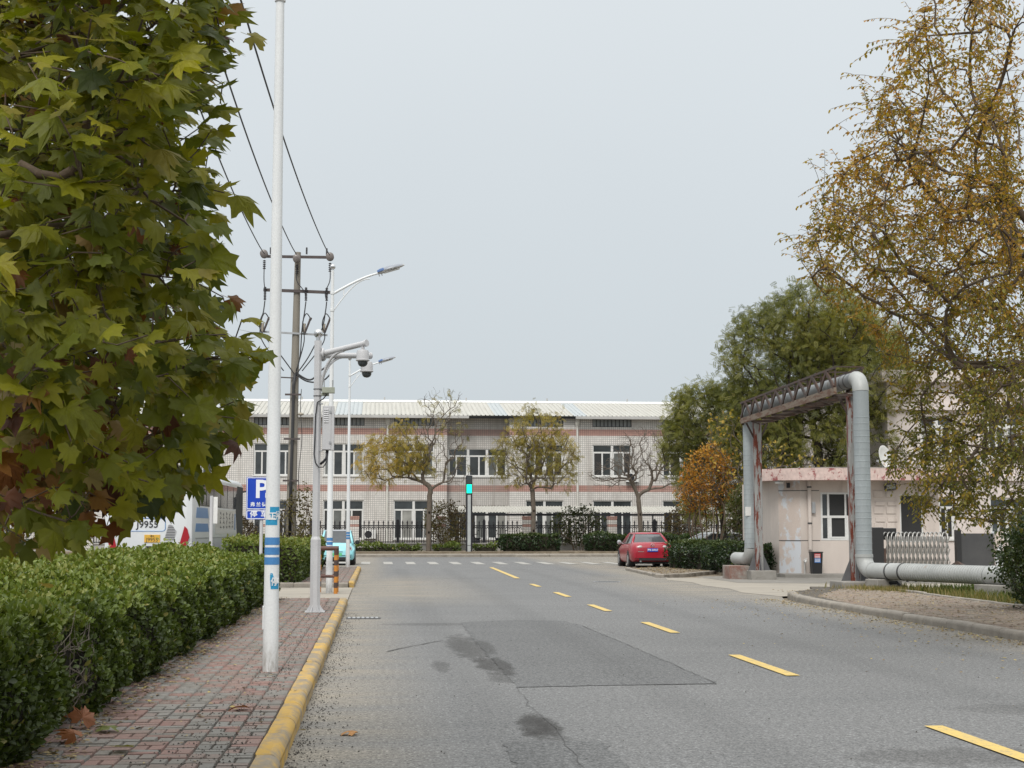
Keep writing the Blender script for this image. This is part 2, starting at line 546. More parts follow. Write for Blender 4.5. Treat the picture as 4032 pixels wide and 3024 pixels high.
# darker repair patches, their seams and the crack between the lanes
def ragged(poly, amp=0.018, stp=0.12):
    out = []
    for a, b in zip(poly, poly[1:] + poly[:1]):
        k = max(1, int(math.dist(a, b) / stp))
        for i in range(k): out.append((a[0] + (b[0] - a[0]) * i / k + rnd.gauss(0, amp), a[1] + (b[1] - a[1]) * i / k + rnd.gauss(0, amp)))
    return out
sheet('asphalt_patch', ragged([(1.40, 15.25), (2.3, 15.36), (3.44, 15.42), (3.40, 20.0), (3.33, 25.0), (3.2, 26.2), (2.4, 26.6), (1.42, 26.0), (1.38, 21.0)]), 0.004, M['asphalt_dark'], road)
sheet('asphalt_patch', ragged([(0.92, 8.2), (1.66, 8.2), (1.66, 11.35), (1.2, 11.42), (0.93, 11.30)]), 0.004, M['asphalt_dark'], road)
def seam(pts, w, r):
    vs, fs = [], []
    pp = []
    for (a, b) in zip(pts[:-1], pts[1:]):
        L = math.dist(a, b); k = max(2, int(L / 0.25))
        for i in range(k): pp.append((a[0] + (b[0] - a[0]) * i / k, a[1] + (b[1] - a[1]) * i / k))
    pp.append(pts[-1])
    for i, p in enumerate(pp):
        q = pp[min(i + 1, len(pp) - 1)]; o = pp[max(i - 1, 0)]
        d = Vector((q[0] - o[0], q[1] - o[1])).normalized()
        jx, jy = r.gauss(0, 0.012), r.gauss(0, 0.012); ww = w * r.uniform(0.35, 1.0)
        for s in (-1, 1): vs.append((p[0] - d.y * s * ww / 2 + jx, p[1] + d.x * s * ww / 2 + jy, 0.008))
        if i: fs.append((2 * i - 2, 2 * i - 1, 2 * i + 1, 2 * i))
    me = bpy.data.meshes.new('seam'); me.from_pydata(vs, [], fs); me.materials.append(M['tar'])
    return place('tar_seam', me, road)
seam([(1.40, 15.25), (2.3, 15.36), (3.44, 15.42)], 0.022, rnd)
seam([(3.44, 15.42), (3.40, 20.0), (3.33, 25.0)], 0.012, rnd)
seam([(1.40, 15.25), (1.36, 13.5), (1.42, 12.1), (1.36, 10.6), (1.40, 9.0)], 0.007, rnd)
seam([(0.93, 11.30), (1.2, 11.42), (1.66, 11.35)], 0.008, rnd)
seam([(0.15, 19.8), (0.5, 20.8), (0.95, 21.7)], 0.03, rnd)
seam([(1.0, 48.6), (2.6, 49.6), (4.9, 47.4)], 0.06, rnd)

def wander(x, y, ang, n, w):
    pts = [(x, y)]
    for _ in range(n):
        ang += rnd.gauss(0, 0.45); x += 0.35 * math.cos(ang); y += 0.55 * math.sin(ang); pts.append((x, y))
    return seam(pts, w, rnd)
for (x, y, a, n) in ((5.1, 21.0, 1.2, 9), (7.6, 15.5, 1.6, 8), (2.2, 36.0, 0.2, 8), (6.0, 33.0, 1.4, 10)):
    wander(x, y, a, n, 0.007)

# lane dashes and the zebra
def dash(x, y0, y1, w, name, mat):
    o = sheet(name, [(x - w / 2, y0), (x + w / 2, y0), (x + w / 2, y1), (x - w / 2, y1)], 0.010, mat, road)
    return o
for (x, y0, y1) in [(4.42, 2.6, 5.2), (4.40, 9.1, 11.95), (4.43, 16.15, 18.88), (4.50, 22.98, 25.66), (4.43, 29.2, 31.75), (4.45, 35.5, 38.1), (4.44, 41.9, 44.0)]:
    dash(x, y0, y1, 0.15, 'lane_dash', M['yellow_line'])
sheet('lane_line', [(4.43, 49.2), (4.60, 49.2), (4.82, 63.6), (4.66, 63.6)], 0.010, M['yellow_line'], road)
for k in range(14):
    dash(-1.55 + k * 1.045, 70.0 - k * 0.12, 75.2 - k * 0.12, 0.42, 'zebra_stripe', M['white_line'])
sheet('edge_line', [(8.2, 68.9), (12.6, 68.3), (12.6, 68.5), (8.2, 69.1)], 0.010, M['white_line'], road)

# left kerb: rounded yellow stones
def kerb_profile(w, h, r):
    pts = [(0, -0.05), (0, h * 0.55)]
    for k in range(6):
        t = math.pi - (math.pi / 2) * k / 5
        pts.append((r + r * math.cos(t), h - r + r * math.sin(t)))
    pts += [(w, h), (w, -0.05)]
    return pts
def kerb_run(parent, start, end, mat, w=0.15, h=0.135, flip=1, L=1.0, r=0.07, rs=rnd):
    sx, sy = start; ex, ey = end
    tot = math.dist(start, end); n = max(1, round(tot / L)); seglen = tot / n
    me = {}
    ang = math.atan2(ey - sy, ex - sx)
    for v in range(2):
        mb = MB()
        prof = kerb_profile(w, h, r)
        rings = []
        for (yy, s) in ((0.004, 0.012), (0.02, 0.0), (seglen / 2, -0.002), (seglen - 0.02, 0.0), (seglen - 0.004, 0.012)):
            rings.append([(yy, flip * (x - 0.0 + (s if x < w / 2 else -s)), max(-0.05, z - (s if z > 0 else 0))) for x, z in prof])
        mb.loft(rings)
        me[v] = mb.mesh('kerb_stone', mat, True, 40)
    for i in range(n):
        t = i / n
        o = place('kerb_stone', me[i % 2], parent, (sx + (ex - sx) * t + rs.gauss(0, 0.004), sy + (ey - sy) * t, rs.gauss(0, 0.005)),
                  (rs.gauss(0, 0.006), rs.gauss(0, 0.004), ang + rs.gauss(0, 0.004)))
kerb_l = thing('kerb', None, None); kerb_l['kind'] = 'structure'
kerb_run(kerb_l, (-0.60, 5.0), (-0.60, 32.6), M['kerb_yellow'])
kerb_run(kerb_l, (-0.60, 42.0), (-0.60, 60.4), M['kerb_yellow'])
kerb_run(kerb_l, (-4.4, 41.7), (-0.75, 41.7), M['kerb_grey'], flip=1, r=0.03, L=0.8)
kerb_run(kerb_l, (-0.75, 60.6), (-4.4, 61.0), M['kerb_grey'], flip=1, r=0.03, L=0.8)
kerb_r = thing('kerb', None, None); kerb_r['kind'] = 'structure'
_kr = [(9.0, 5.0), (9.0, 30.0), (9.12, 32.8), (9.5, 35.0), (10.4, 36.4)]
for a, b in zip(_kr[:-1], _kr[1:]):
    kerb_run(kerb_r, a, b, M['kerb_grey'], w=0.16, h=0.13, flip=-1, L=1.05 if b[1] < 33 else 0.7, r=0.06)
kerb_d = thing('kerb', None, None); kerb_d['kind'] = 'structure'
for a, b in zip([(10.1, 60.2), (9.6, 58.9), (9.35, 54.0), (9.2, 49.6), (10.6, 51.6)], [(9.6, 58.9), (9.35, 54.0), (9.2, 49.6), (10.6, 51.6), (12.2, 54.6)]):
    kerb_run(kerb_d, a, b, M['kerb_grey'], w=0.16, h=0.10, flip=1, L=0.9, r=0.03)
kerb_f = thing('kerb', None, None); kerb_f['kind'] = 'structure'
kerb_run(kerb_f, (60, 88.4), (-60, 88.4), M['kerb_grey'], w=0.2, h=0.16, flip=-1, L=2.0, r=0.03)

# left pavement with its bricks (stack bond, red and grey)
slab('pavement', [(-2.6, 4.0), (-0.752, 4.0), (-0.752, 32.75), (-2.6, 32.75)], -0.05, 0.112, M['joint'])
pave_l = bpy.data.objects['pavement']
def paver_mesh(w, d, h=0.03, c=0.006):
    a, b = w / 2, d / 2
    return MB().add([(-a, -b, 0), (a, -b, 0), (a, b, 0), (-a, b, 0), (-a + c, -b + c, h), (a - c, -b + c, h), (a - c, b - c, h), (-a + c, b - c, h)],
                    [(4, 5, 6, 7), (0, 1, 5, 4), (1, 2, 6, 5), (2, 3, 7, 6), (3, 0, 4, 7)])
SQ = 0.205
def paver_tone(i, j, r):
    h = math.sin(i * 2.17 + j * 1.31) + math.sin(i * 0.83 - j * 2.03 + 1.0) + 0.6 * math.sin(j * 3.1) + r.uniform(-0.5, 0.5)
    return r.uniform(0.50, 0.92) if h > 0.0 else r.uniform(0.02, 0.42)
def lay_pavers(parent, x0, x1, y0, y1, z, n_single, seed):
    """basket weave: squares of two bricks, laid across and along in turn"""
    r = random.Random(seed)
    nx = int((x1 - x0) / SQ); ny = int((y1 - y0) / SQ)
    pm = paver_mesh(SQ - 0.010, SQ / 2 - 0.008); me = pm.mesh('paver', M['paver'])
    pos, tones, ang = [], [], []; cnt = 0
    for j in range(ny):
        for i in range(nx):
            t0 = paver_tone(i, j, r)
            for s in (-0.25, 0.25):
                along = (i + j) % 2
                x = x0 + (i + 0.5 + (s if along else 0)) * SQ + r.gauss(0, 0.0015); y = y0 + (j + 0.5 + (0 if along else s)) * SQ + r.gauss(0, 0.0015)
                zz = z + r.gauss(0, 0.0024); t = min(1, max(0, t0 + r.uniform(-0.12, 0.12))) if r.random() < 0.85 else r.random()
                a = (math.pi / 2 if along else 0) + r.gauss(0, 0.012)
                if cnt < n_single and x > -0.245 * y - 0.1 and y > 9.2:
                    o = place('paver', me, parent, (x, y, zz), (r.gauss(0, 0.009), r.gauss(0, 0.009), a))
                    o.color = (t, t, t, 1); cnt += 1
                else:
                    pos.append((x, y, zz)); tones.append(t); ang.append(a)
    N = len(pos); th = np.array(ang)
    rot = np.zeros((N, 3, 3)); rot[:, 0, 0] = np.cos(th); rot[:, 0, 1] = -np.sin(th); rot[:, 1, 0] = np.sin(th); rot[:, 1, 1] = np.cos(th); rot[:, 2, 2] = 1
    rot[:, 2, 0] = rng.normal(0, 0.009, N); rot[:, 2, 1] = rng.normal(0, 0.009, N)
    me2 = scatter('pavers', (pm.v, pm.f), np.array(pos), rot, np.ones(N), tones, M['paver_far'])
    tag(place('paver_field', me2, parent), kind='stuff')
lay_pavers(pave_l, -2.40, -0.755, 7.6, 32.7, 0.100, 290, 3)
slab('pavement', [(-4.4, 41.86), (-0.752, 41.86), (-0.752, 60.4), (-4.4, 60.8)], -0.05, 0.112, M['joint'])
pave_l2 = bpy.data.objects['pavement.001']
lay_pavers(pave_l2, -2.2, -0.755, 41.9, 60.3, 0.100, 0, 5)
# right pavement, old bricks half buried in dust
slab('pavement', [(9.165, 3), (12.1, 3), (12.1, 38.0), (11.0, 38.4), (10.55, 36.5), (9.66, 34.9), (9.29, 32.8), (9.165, 30)], -0.05, 0.118, M['joint'])
pave_r = bpy.data.objects['pavement.002']
def old_pavers(parent):
    r = random.Random(21); pm = paver_mesh(0.21, 0.105, 0.03, 0.008); pos, tone, ang = [], [], []
    for j in range(300):
        y = 16.0 + j * 0.113
        if y > 37.9: break
        for i in range(13):
            x = 9.30 + i * 0.222 + (0.11 if j % 2 else 0)
            lim = 9.2 if y < 30 else (9.2 + (y - 30) * 0.13 if y < 33 else 9.6 + (y - 33) * 0.45)
            if x < lim + 0.1 or x > 12.0 or r.random() < 0.04: continue
            pos.append((x + r.gauss(0, 0.006), y + r.gauss(0, 0.006), 0.104 + r.gauss(0, 0.005))); tone.append(min(1, max(0, r.gauss(0.45, 0.14)))); ang.append(r.gauss(0, 0.04))
    th = np.array(ang); N = len(pos)
    rot = np.zeros((N, 3, 3)); rot[:, 0, 0] = np.cos(th); rot[:, 0, 1] = -np.sin(th); rot[:, 1, 0] = np.sin(th); rot[:, 1, 1] = np.cos(th); rot[:, 2, 2] = 1
    rot[:, 2, 0] = rng.normal(0, 0.03, N); rot[:, 2, 1] = rng.normal(0, 0.03, N)
    tag(place('paver_field', scatter('pavers_old', (pm.v, pm.f), np.array(pos), rot, np.ones(N), tone, M['paver_dusty']), parent), kind='stuff')
old_pavers(pave_r)
edg = thing('edging', None, None); edg['kind'] = 'structure'
for a, b in zip([(12.15, 20), (11.95, 29.0), (12.25, 35.2)], [(11.95, 29.0), (12.25, 35.2), (12.6, 38.0)]):
    kerb_run(edg, a, b, M['kerb_grey'], w=0.09, h=0.16, flip=-1, L=0.9, r=0.02)
slab('lawn', [(12.3, 3), (45, 3), (45, 36.4), (12.5, 36.4), (12.4, 35.0), (12.1, 29)], -0.05, 0.10, M['grass_soil'])
slab('planting_bed', [(9.5, 50.2), (10.6, 52.0), (12.2, 55.1), (22, 55.1), (22, 61.5), (13.2, 61.7), (10.5, 60.0), (9.85, 58.8), (9.55, 54)], -0.05, 0.075, M['soil'])
slab('planting_bed', [(11.95, 50.25), (13.28, 50.25), (13.28, 55.05), (12.25, 55.05)], -0.05, 0.045, M['soil'])
slab('far_pavement', [(-60, 88.62), (60, 88.62), (60, 91.2), (-60, 91.2)], -0.05, 0.15, M['concrete_drive'])
slab('planting_bed', [(-60, 91.2), (60, 91.2), (60, 104.5), (-60, 104.5)], -0.05, 0.27, M['soil'])
slab('hedge_bed', [(-4.75, 4), (-2.61, 4), (-2.61, 32.8), (-4.75, 32.8)], -0.05, 0.10, M['soil'])
slab('hedge_bed', [(-4.75, 41.9), (-4.41, 41.9), (-4.41, 60.8), (-4.75, 60.8)], -0.05, 0.10, M['soil'])

# ================================================================== the tiled factory building
FY = 106.0
def tile_mat(name, bands=((8.12, 8.57), (4.20, 4.65)), tile=0.146, soot_shade=0.0):
    m = new_mat(name, (0.6, 0.58, 0.55), 0.35, 0, 0.4)
    n, l = nodes(m)
    g = n.new('ShaderNodeNewGeometry'); s = n.new('ShaderNodeSeparateXYZ'); l.new(g.outputs['Position'], s.inputs[0])
    c = n.new('ShaderNodeCombineXYZ')
    l.new(math_(m, 'ADD', s.outputs[0], s.outputs[1]), c.inputs[0]); l.new(s.outputs[2], c.inputs[1])
    b = n.new('ShaderNodeTexBrick'); b.offset = 0.0; b.squash = 1.0
    b.inputs['Scale'].default_value = 1.0; b.inputs['Brick Width'].default_value = tile; b.inputs['Row Height'].default_value = tile
    b.inputs['Mortar Size'].default_value = 0.017; b.inputs['Mortar Smooth'].default_value = 0.1
    b.inputs['Color1'].default_value = (0.69, 0.665, 0.625, 1); b.inputs['Color2'].default_value = (0.61, 0.585, 0.55, 1)
    b.inputs['Mortar'].default_value = (0.34, 0.33, 0.315, 1)
    l.new(c.outputs[0], b.inputs['Vector'])
    col = b.outputs['Color']
    for z0, z1 in bands:
        k = math_(m, 'MULTIPLY', math_(m, 'GREATER_THAN', s.outputs[2], z0), math_(m, 'LESS_THAN', s.outputs[2], z1))
        col = mixc(m, k, col, mixc(m, 1.0, col, (0.68, 0.42, 0.375), 'MULTIPLY'))
    st = noise(m, coord(m, 'World', (1.2, 1, 0.12)), 1.0, 6, 0.7)
    col = mixc(m, ramp(m, st, [(0.50, 0.0), (0.75, 0.6)]), col, (0.26, 0.23, 0.2))
    if soot_shade: col = mixc(m, ramp(m, noise(m, coord(m, 'World', (0.4, 1, 0.5)), 1.0, 4), [(0.2, soot_shade), (0.8, soot_shade * 0.6)]), col, (0.2, 0.185, 0.17))
    set_base(m, col)
    return m
M['tile'] = tile_mat('wall_tile')
M['tile_soot_shade'] = tile_mat('wall_tile_soot_shade', soot_shade=0.34)  # soot plus the shade of the recessed bay, both put into the colour
M['pillar_tile'] = tile_mat('pillar_tile', bands=((1.75, 1.92), (2.18, 2.5)))
M['upvc'] = weathered('white_frame', (0.72, 0.72, 0.70), (0.62, 0.62, 0.60), 3, 0.5, fine=20, bstr=0.05)
def glass(name, c, rough=0.08):
    m = new_mat(name, c, rough, 0, 0.5)
    v = coord(m, 'Object'); a = noise(m, v, 1.1, 3)
    set_base(m, mixc(m, ramp(m, a, [(0.35, 0.0), (0.7, 1.0)]), c, tuple(x * 1.7 for x in c)))
    return m
M['glass'] = glass('window_glass', (0.035, 0.04, 0.042))
M['glass_curtain'] = glass('curtained_glass', (0.10, 0.105, 0.10), 0.15)
M['glass_drape'] = glass('draped_glass', (0.20, 0.20, 0.185), 0.2)
M['glass_open'] = glass('open_pane', (0.014, 0.014, 0.014), 0.6)
M['glass_pale'] = weathered('frosted_glass', (0.36, 0.38, 0.38), (0.28, 0.30, 0.30), 2, 0.3, fine=20, bstr=0.02)
M['black_metal'] = new_mat('black_metal', (0.018, 0.018, 0.022), 0.5, 0.0, 0.4)
M['roof_sheet'] = weathered('roof_sheet', (0.47, 0.46, 0.415), (0.40, 0.39, 0.35), 0.7, 0.55, fine=12, bstr=0.03, stain=(0.27, 0.21, 0.15), stain_scale=1.5, stain_pos=(0.56, 0.82), stretch=(3.0, 0.25, 1))
M['roof_blue'] = weathered('translucent_sheet', (0.42, 0.45, 0.455), (0.36, 0.39, 0.395), 0.9, 0.5, fine=12, bstr=0.02)
M['fascia'] = weathered('fascia', (0.46, 0.455, 0.44), (0.38, 0.375, 0.36), 0.8, 0.6, fine=10, bstr=0.03)
M['white_pipe'] = weathered('white_pipe', (0.66, 0.65, 0.61), (0.56, 0.55, 0.5), 2, 0.55, fine=15, bstr=0.03)

WX = [(-18.4, -15.6), (-13.4, -10.6), (-8.46, -5.7), (-3.69, -0.91), (1.14, 3.92), (10.29, 12.95), (15.01, 17.78), (19.93, 22.7), (24.8, 27.6), (29.7, 32.5)]
factory = thing('factory_building', 'long two storey white tiled factory with red bands and corrugated roof', 'building', (0, FY, 0))
def holed_wall(x0, x1, z0, z1, holes, y, depth):
    xs = sorted({x0, x1, *[h[0] for h in holes], *[h[1] for h in holes]}); zs = sorted({z0, z1, *[h[2] for h in holes], *[h[3] for h in holes]})
    mb = MB()
    for a, b in zip(xs[:-1], xs[1:]):
        for c, d in zip(zs[:-1], zs[1:]):
            mx, mz = (a + b) / 2, (c + d) / 2
            if any(h[0] < mx < h[1] and h[2] < mz < h[3] for h in holes): continue
            mb.add([(a, y, c), (b, y, c), (b, y, d), (a, y, d)], [(0, 1, 2, 3)])
    for (a, b, c, d) in holes:
        mb.add([(a, y, c), (b, y, c), (b, y, d), (a, y, d), (a, y + depth, c), (b, y + depth, c), (b, y + depth, d), (a, y + depth, d)],
               [(0, 4, 5, 1), (1, 5, 6, 2), (2, 6, 7, 3), (3, 7, 4, 0)])
    return mb
holes = []
for (a, b) in WX:
    holes += [(a, b, 5.30, 7.50), (a, b, 0.95, 3.60)]
    holes.append((a, b, 8.74, 9.30))
BX0, BX1 = -48.0, 44.0
RA, RB = 4.83, 9.15
hl = [h for h in holes if h[1] < RA]; hr = [h for h in holes if h[0] > RB]
wl = holed_wall(BX0, RA, 0, 9.5, hl, 0, 0.22); wr = holed_wall(RB, BX1, 0, 9.5, hr, 0, 0.22)
wl.v, wl.f = wl.v, wl.f
w_all = MB().add(wl.v, wl.f).add(wr.v, wr.f)
w_all.add([(RA, 0, 0), (RA, 0.7, 0), (RA, 0.7, 9.5), (RA, 0, 9.5)], [(0, 1, 2, 3)])
w_all.add([(RB, 0, 0), (RB, 0.7, 0), (RB, 0.7, 9.5), (RB, 0, 9.5)], [(0, 1, 2, 3)])
w_all.add([(BX0, 0, 0), (BX0, 18, 0), (BX0, 18, 9.5), (BX0, 0, 9.5)], [(0, 1, 2, 3)])
w_all.add([(BX1, 0, 0), (BX1, 18, 0), (BX1, 18, 9.5), (BX1, 0, 9.5)], [(0, 1, 2, 3)])
w_all.add([(BX0, 18, 0), (BX1, 18, 0), (BX1, 18, 9.5), (BX0, 18, 9.5)], [(0, 1, 2, 3)])
w_all.build('wall', M['tile'], factory)
RH = [(RA + 0.1, RB - 0.1, 5.30, 7.22), (RA + 0.1, RB - 0.1, 0.95, 3.25)]
tag(holed_wall(RA, RB, 0, 9.5, RH, 0.7, 0.2).build('recessed_wall', M['tile_soot_shade'], factory), 'recessed middle bay of the tiled wall, soot and shade in its colour')
# dark interior shell so that panes never look through to daylight
MB().add([(BX0 + .2, 1.4, 0), (BX1 - .2, 1.4, 0), (BX1 - .2, 1.4, 9.4), (BX0 + .2, 1.4, 9.4)], [(0, 1, 2, 3)]).build('dark_backing', M['glass_open'], factory)

def window(parent, x0, x1, z0, z1, y, cols, r, top=0.25, sill=True):
    """frame mesh with each pane a child"""
    f = MB(); t = 0.075
    fy0, fy1 = y + 0.07, y + 0.15
    f.box(x0, x1, fy0, fy1, z0, z0 + t); f.box(x0, x1, fy0, fy1, z1 - t, z1)
    f.box(x0, x0 + t, fy0, fy1, z0 + t, z1 - t); f.box(x1 - t, x1, fy0, fy1, z0 + t, z1 - t)
    zt = z1 - (z1 - z0) * top
    f.box(x0 + t, x1 - t, fy0 + 0.005, fy1 - 0.005, zt - 0.055, zt + 0.055)
    cw = (x1 - x0 - 2 * t) / cols
    pn = []
    for c in range(cols):
        a = x0 + t + c * cw; b = a + cw
        if c: f.box(a - 0.085, a + 0.085, fy0 - 0.012, fy1 + 0.012, z0 + t * 0.5, z1 - t * 0.5)
        pa, pb = a + (0.085 if c else 0), b - (0.085 if c < cols - 1 else 0)
        pn.append((pa, pb, zt + 0.055, z1 - t, 'glass'))
        sp = (pa + pb) / 2 + r.choice([-0.12, 0.0, 0.0, 0.1])
        f.box(sp - 0.05, sp + 0.05, fy0 + 0.01, fy1 - 0.01, z0 + t, zt - 0.055)
        f.box(pa, pa + 0.05, fy0 + 0.02, fy1 - 0.01, z0 + t, zt - 0.055); f.box(pb - 0.05, pb, fy0 + 0.02, fy1 - 0.01, z0 + t, zt - 0.055)
        for (u, w_) in ((pa + 0.05, sp - 0.05), (sp + 0.05, pb - 0.05)):
            pn.append((u, w_, z0 + t, zt - 0.055, r.choice(['glass', 'glass', 'glass_curtain', 'glass_open', 'glass', 'glass_drape'])))
    w = f.build('window', M['upvc'], parent)
    for (a, b, c, d, k) in pn:
        MB().box(a, b, fy0 + 0.035, fy0 + 0.05, c, d).build('pane', M[k], w)
    if sill: MB().box(x0 - 0.06, x1 + 0.06, y - 0.07, y + 0.09, z0 - 0.09, z0 - 0.002).build('sill', M['upvc'], w)
    return w
wr_ = random.Random(5)
for (a, b) in WX:
    window(factory, a, b, 5.30, 7.50, 0, 2, wr_); window(factory, a, b, 0.95, 3.60, 0, 2, wr_)
    f = MB(); f.box(a, b, 0.08, 0.14, 8.74, 8.78); f.box(a, b, 0.08, 0.14, 9.26, 9.30)
    for k in range(11): xx = a + 0.02 + (b - a - 0.04) * k / 10; f.box(xx - 0.022, xx + 0.022, 0.085, 0.135, 8.78, 9.26)
    cw = f.build('clerestory_window', M['black_metal'], factory)
    MB().box(a, b, 0.145, 0.155, 8.78, 9.26).build('pane', M['glass_pale'], cw)
for h in RH: window(factory, *h, 0.7, 3, wr_, 0.27)

# roof sheets with raised ribs
roof = MB().add([(BX0, -0.55, 9.42), (BX1, -0.55, 9.42), (BX1, 8.0, 11.04), (BX0, 8.0, 11.04), (BX1, 18.5, 9.05), (BX0, 18.5, 9.05)], [(0, 1, 2, 3), (3, 2, 4, 5)]).build('roof', M['fascia'], factory)
mb = MB(); SW = 0.92; sl = math.hypot(8.55, 1.62)
prof = []
for k in range(3):
    x = k * SW / 3
    prof += [(x, 0.0), (x + 0.20, 0.0), (x + 0.235, 0.05), (x + 0.275, 0.05)]
prof.append((SW - 0.004, 0.0))
mb.loft([[(x, 0, z + .012) for x, z in prof] + [(x, 0, z) for x, z in reversed(prof)], [(x, sl, z + .012) for x, z in prof] + [(x, sl, z) for x, z in reversed(prof)]])
sh = {k: mb.mesh('roof_sheet', M[k]) for k in ('roof_sheet', 'roof_blue')}
tl = math.atan2(1.62, 8.55)
for k in range(int((BX1 - BX0) / SW)):
    x = BX0 + k * SW
    blue = any(abs(x - q) < 0.8 for q in (-2.6, 8.2, 13.6, -12.0, 25.0))
    place('roof_sheet', sh['roof_blue' if blue else 'roof_sheet'], roof, (x, -0.55 + rnd.gauss(0, 0.02), 9.452), (tl, 0, 0))
MB().prism([(7.6, 11.03), (8.0, 11.22), (8.4, 11.03)], BX0, BX1, 'x').build('ridge_cap', M['upvc'], roof)
for k in range(9): MB().cyl((-30 + k * 6.1, 8.0, 11.2), (-30 + k * 6.1, 8.0, 11.42), 0.05).build('ridge_vent', M['fascia'], roof)
def gutter(x0, x1): MB().box(x0, x1, -0.74, -0.50, 9.24, 9.44).build('gutter', M['fascia'], factory, bevel=0.02)
gutter(BX0, 6.3); gutter(13.75, 20.6); gutter(20.65, BX1)
MB().box(6.3, 13.75, -0.46, -0.05, 9.30, 9.40).build('dark_void_strip', M['black_metal'], factory)  # black strip: shade of the void at the missing gutter, put in as colour
tag(MB().add([(20.3, -0.80, 9.2), (20.7, -0.80, 9.12), (20.8, -0.76, 9.40), (20.4, -0.76, 9.44)], [(0, 1, 2, 3)]).build('bent_gutter_end', M['fascia'], factory), 'bent end of the torn gutter')
for x in (0.70, 13.93, -19.6, 28.8):
    MB().cyl((x, -0.10, 0.3), (x, -0.10, 8.8), 0.075, n=10).tube([(x, -0.1, 8.78), (x, -0.1, 8.95), (x, -0.1, 9.26)], [0.08, 0.17, 0.17], 8).build('downpipe', M['white_pipe'], factory, True, 40)

# outdoor air conditioner units
def ac_unit(loc, label, s=1.0):
    t = thing('air_conditioner', label, 'air conditioner', loc, 0, 'outdoor air conditioner units of the factory')
    MB().box(-0.42, 0.42, -0.3, 0.0, 0.0, 0.6).build('casing', M['upvc'], t, bevel=0.02)
    g = MB().lathe([(0.02, -0.312), (0.24, -0.312), (0.25, -0.302), (0.25, -0.29)], (-0.12, 0, 0.30), 20, 'y')
    g.build('fan_grille', M['black_metal'], t, True, 40)
    for sx in (-0.3, 0.3): MB().box(sx - 0.03, sx + 0.03, -0.28, 0.1, -0.06, 0.0).build('bracket', M['black_metal'], t)
    t.scale = (s, s, s)
    return t
ac_unit((-0.45, FY - 0.12, 0.95), 'white air conditioner unit behind the iron fence near the white drainpipe')
ac_unit((17.75, FY - 0.12, 4.88), 'white air conditioner unit on the wall under an upper factory window', 1.08)
ac_unit((22.2, FY - 0.12, 4.80), 'air conditioner unit on the upper wall behind the bare tree top', 1.0)

# bicycle shed canopy in front of the ground floor
shed = thing('shed_canopy', 'long cream corrugated lean-to canopy on dark posts before the factory', 'canopy', (0, 99, 0))
mb = MB(); SW2 = 1.0; prof = []
for k in range(5): prof += [(k * 0.2, 0.0), (k * 0.2 + 0.07, 0.0), (k * 0.2 + 0.10, 0.035), (k * 0.2 + 0.15, 0.035)]
prof.append((0.995, 0.0))
mb.loft([[(x, 0, z + .01) for x, z in prof] + [(x, 0, z) for x, z in reversed(prof)], [(x, 3.1, z + .01) for x, z in prof] + [(x, 3.1, z) for x, z in reversed(prof)]])
sm = mb.mesh('canopy_sheet', M['roof_sheet'])
for k in range(22): place('canopy_sheet', sm, shed, (4.75 + k * SW2, -1.0, 2.66), (R(8.2), 0, 0))
for (y, z) in ((-0.9, 2.60), (1.9, 3.0)): MB().box(4.8, 26.7, y - 0.05, y + 0.05, z - 0.14, z).build('beam', M['black_metal'], shed)
for k in range(6):
    MB().cyl((5.2 + k * 4.2, -0.9, 0.2), (5.2 + k * 4.2, -0.9, 2.5), 0.05, n=8).build('post', M['black_metal'], shed)

# iron fence with tiled pillars on a low wall
M['coping'] = weathered('coping', (0.42, 0.41, 0.39), (0.33, 0.32, 0.30), 1, 0.8)
MB().box(-60, 60, 96.86, 97.14, 0.2, 0.66).build('fence_wall', M['coping'])
fw = bpy.data.objects['fence_wall']; tag(fw, 'low pale plinth wall running under the black iron fence', 'wall')
MB().box(-60, 60, 96.80, 97.20, 0.662, 0.74).build('coping', M['coping'], fw, bevel=0.01)
PX = [-17.75, -12.3, -6.85, -1.4, 4.05, 9.5, 14.95, 20.5, 26.0, 31.4]
pick = MB()
pick.box(-0.022, 0.022, -0.02, 0.02, 0.0, 1.16)
pick.lathe([(0.02, 1.15), (0.055, 1.20), (0.025, 1.235), (0.055, 1.28), (0.004, 1.43)], (0, 0, 0), 6)
for sx in (0.145,): pick.box(sx - 0.02, sx + 0.02, -0.018, 0.018, 0.0, 0.82)
def arc(cx, r, z, a0, a1, n=7): return [(cx + r * math.cos(R(a0 + (a1 - a0) * k / n)), 0, z + 1.15 * r * math.sin(R(a0 + (a1 - a0) * k / n))) for k in range(n + 1)]
pick.tube(arc(0.145, 0.145, 0.84, 0, 180), 0.017, 4); pick.tube(arc(0.0, 0.145, 0.84, 0, 90, 4), 0.017, 4); pick.tube(arc(0.29, 0.145, 0.84, 180, 90, 4), 0.017, 4)
pick.tube([(x, 0, 0.12 - (z - 0.84) * 0.6) for x, _, z in arc(0.0725, 0.0725, 0.84, 0, 180)], 0.009, 4)
pick_me = pick.mesh('picket', M['black_metal'])
ordn = ['first', 'second', 'third', 'fourth', 'fifth', 'sixth', 'seventh', 'eighth', 'ninth', 'tenth']
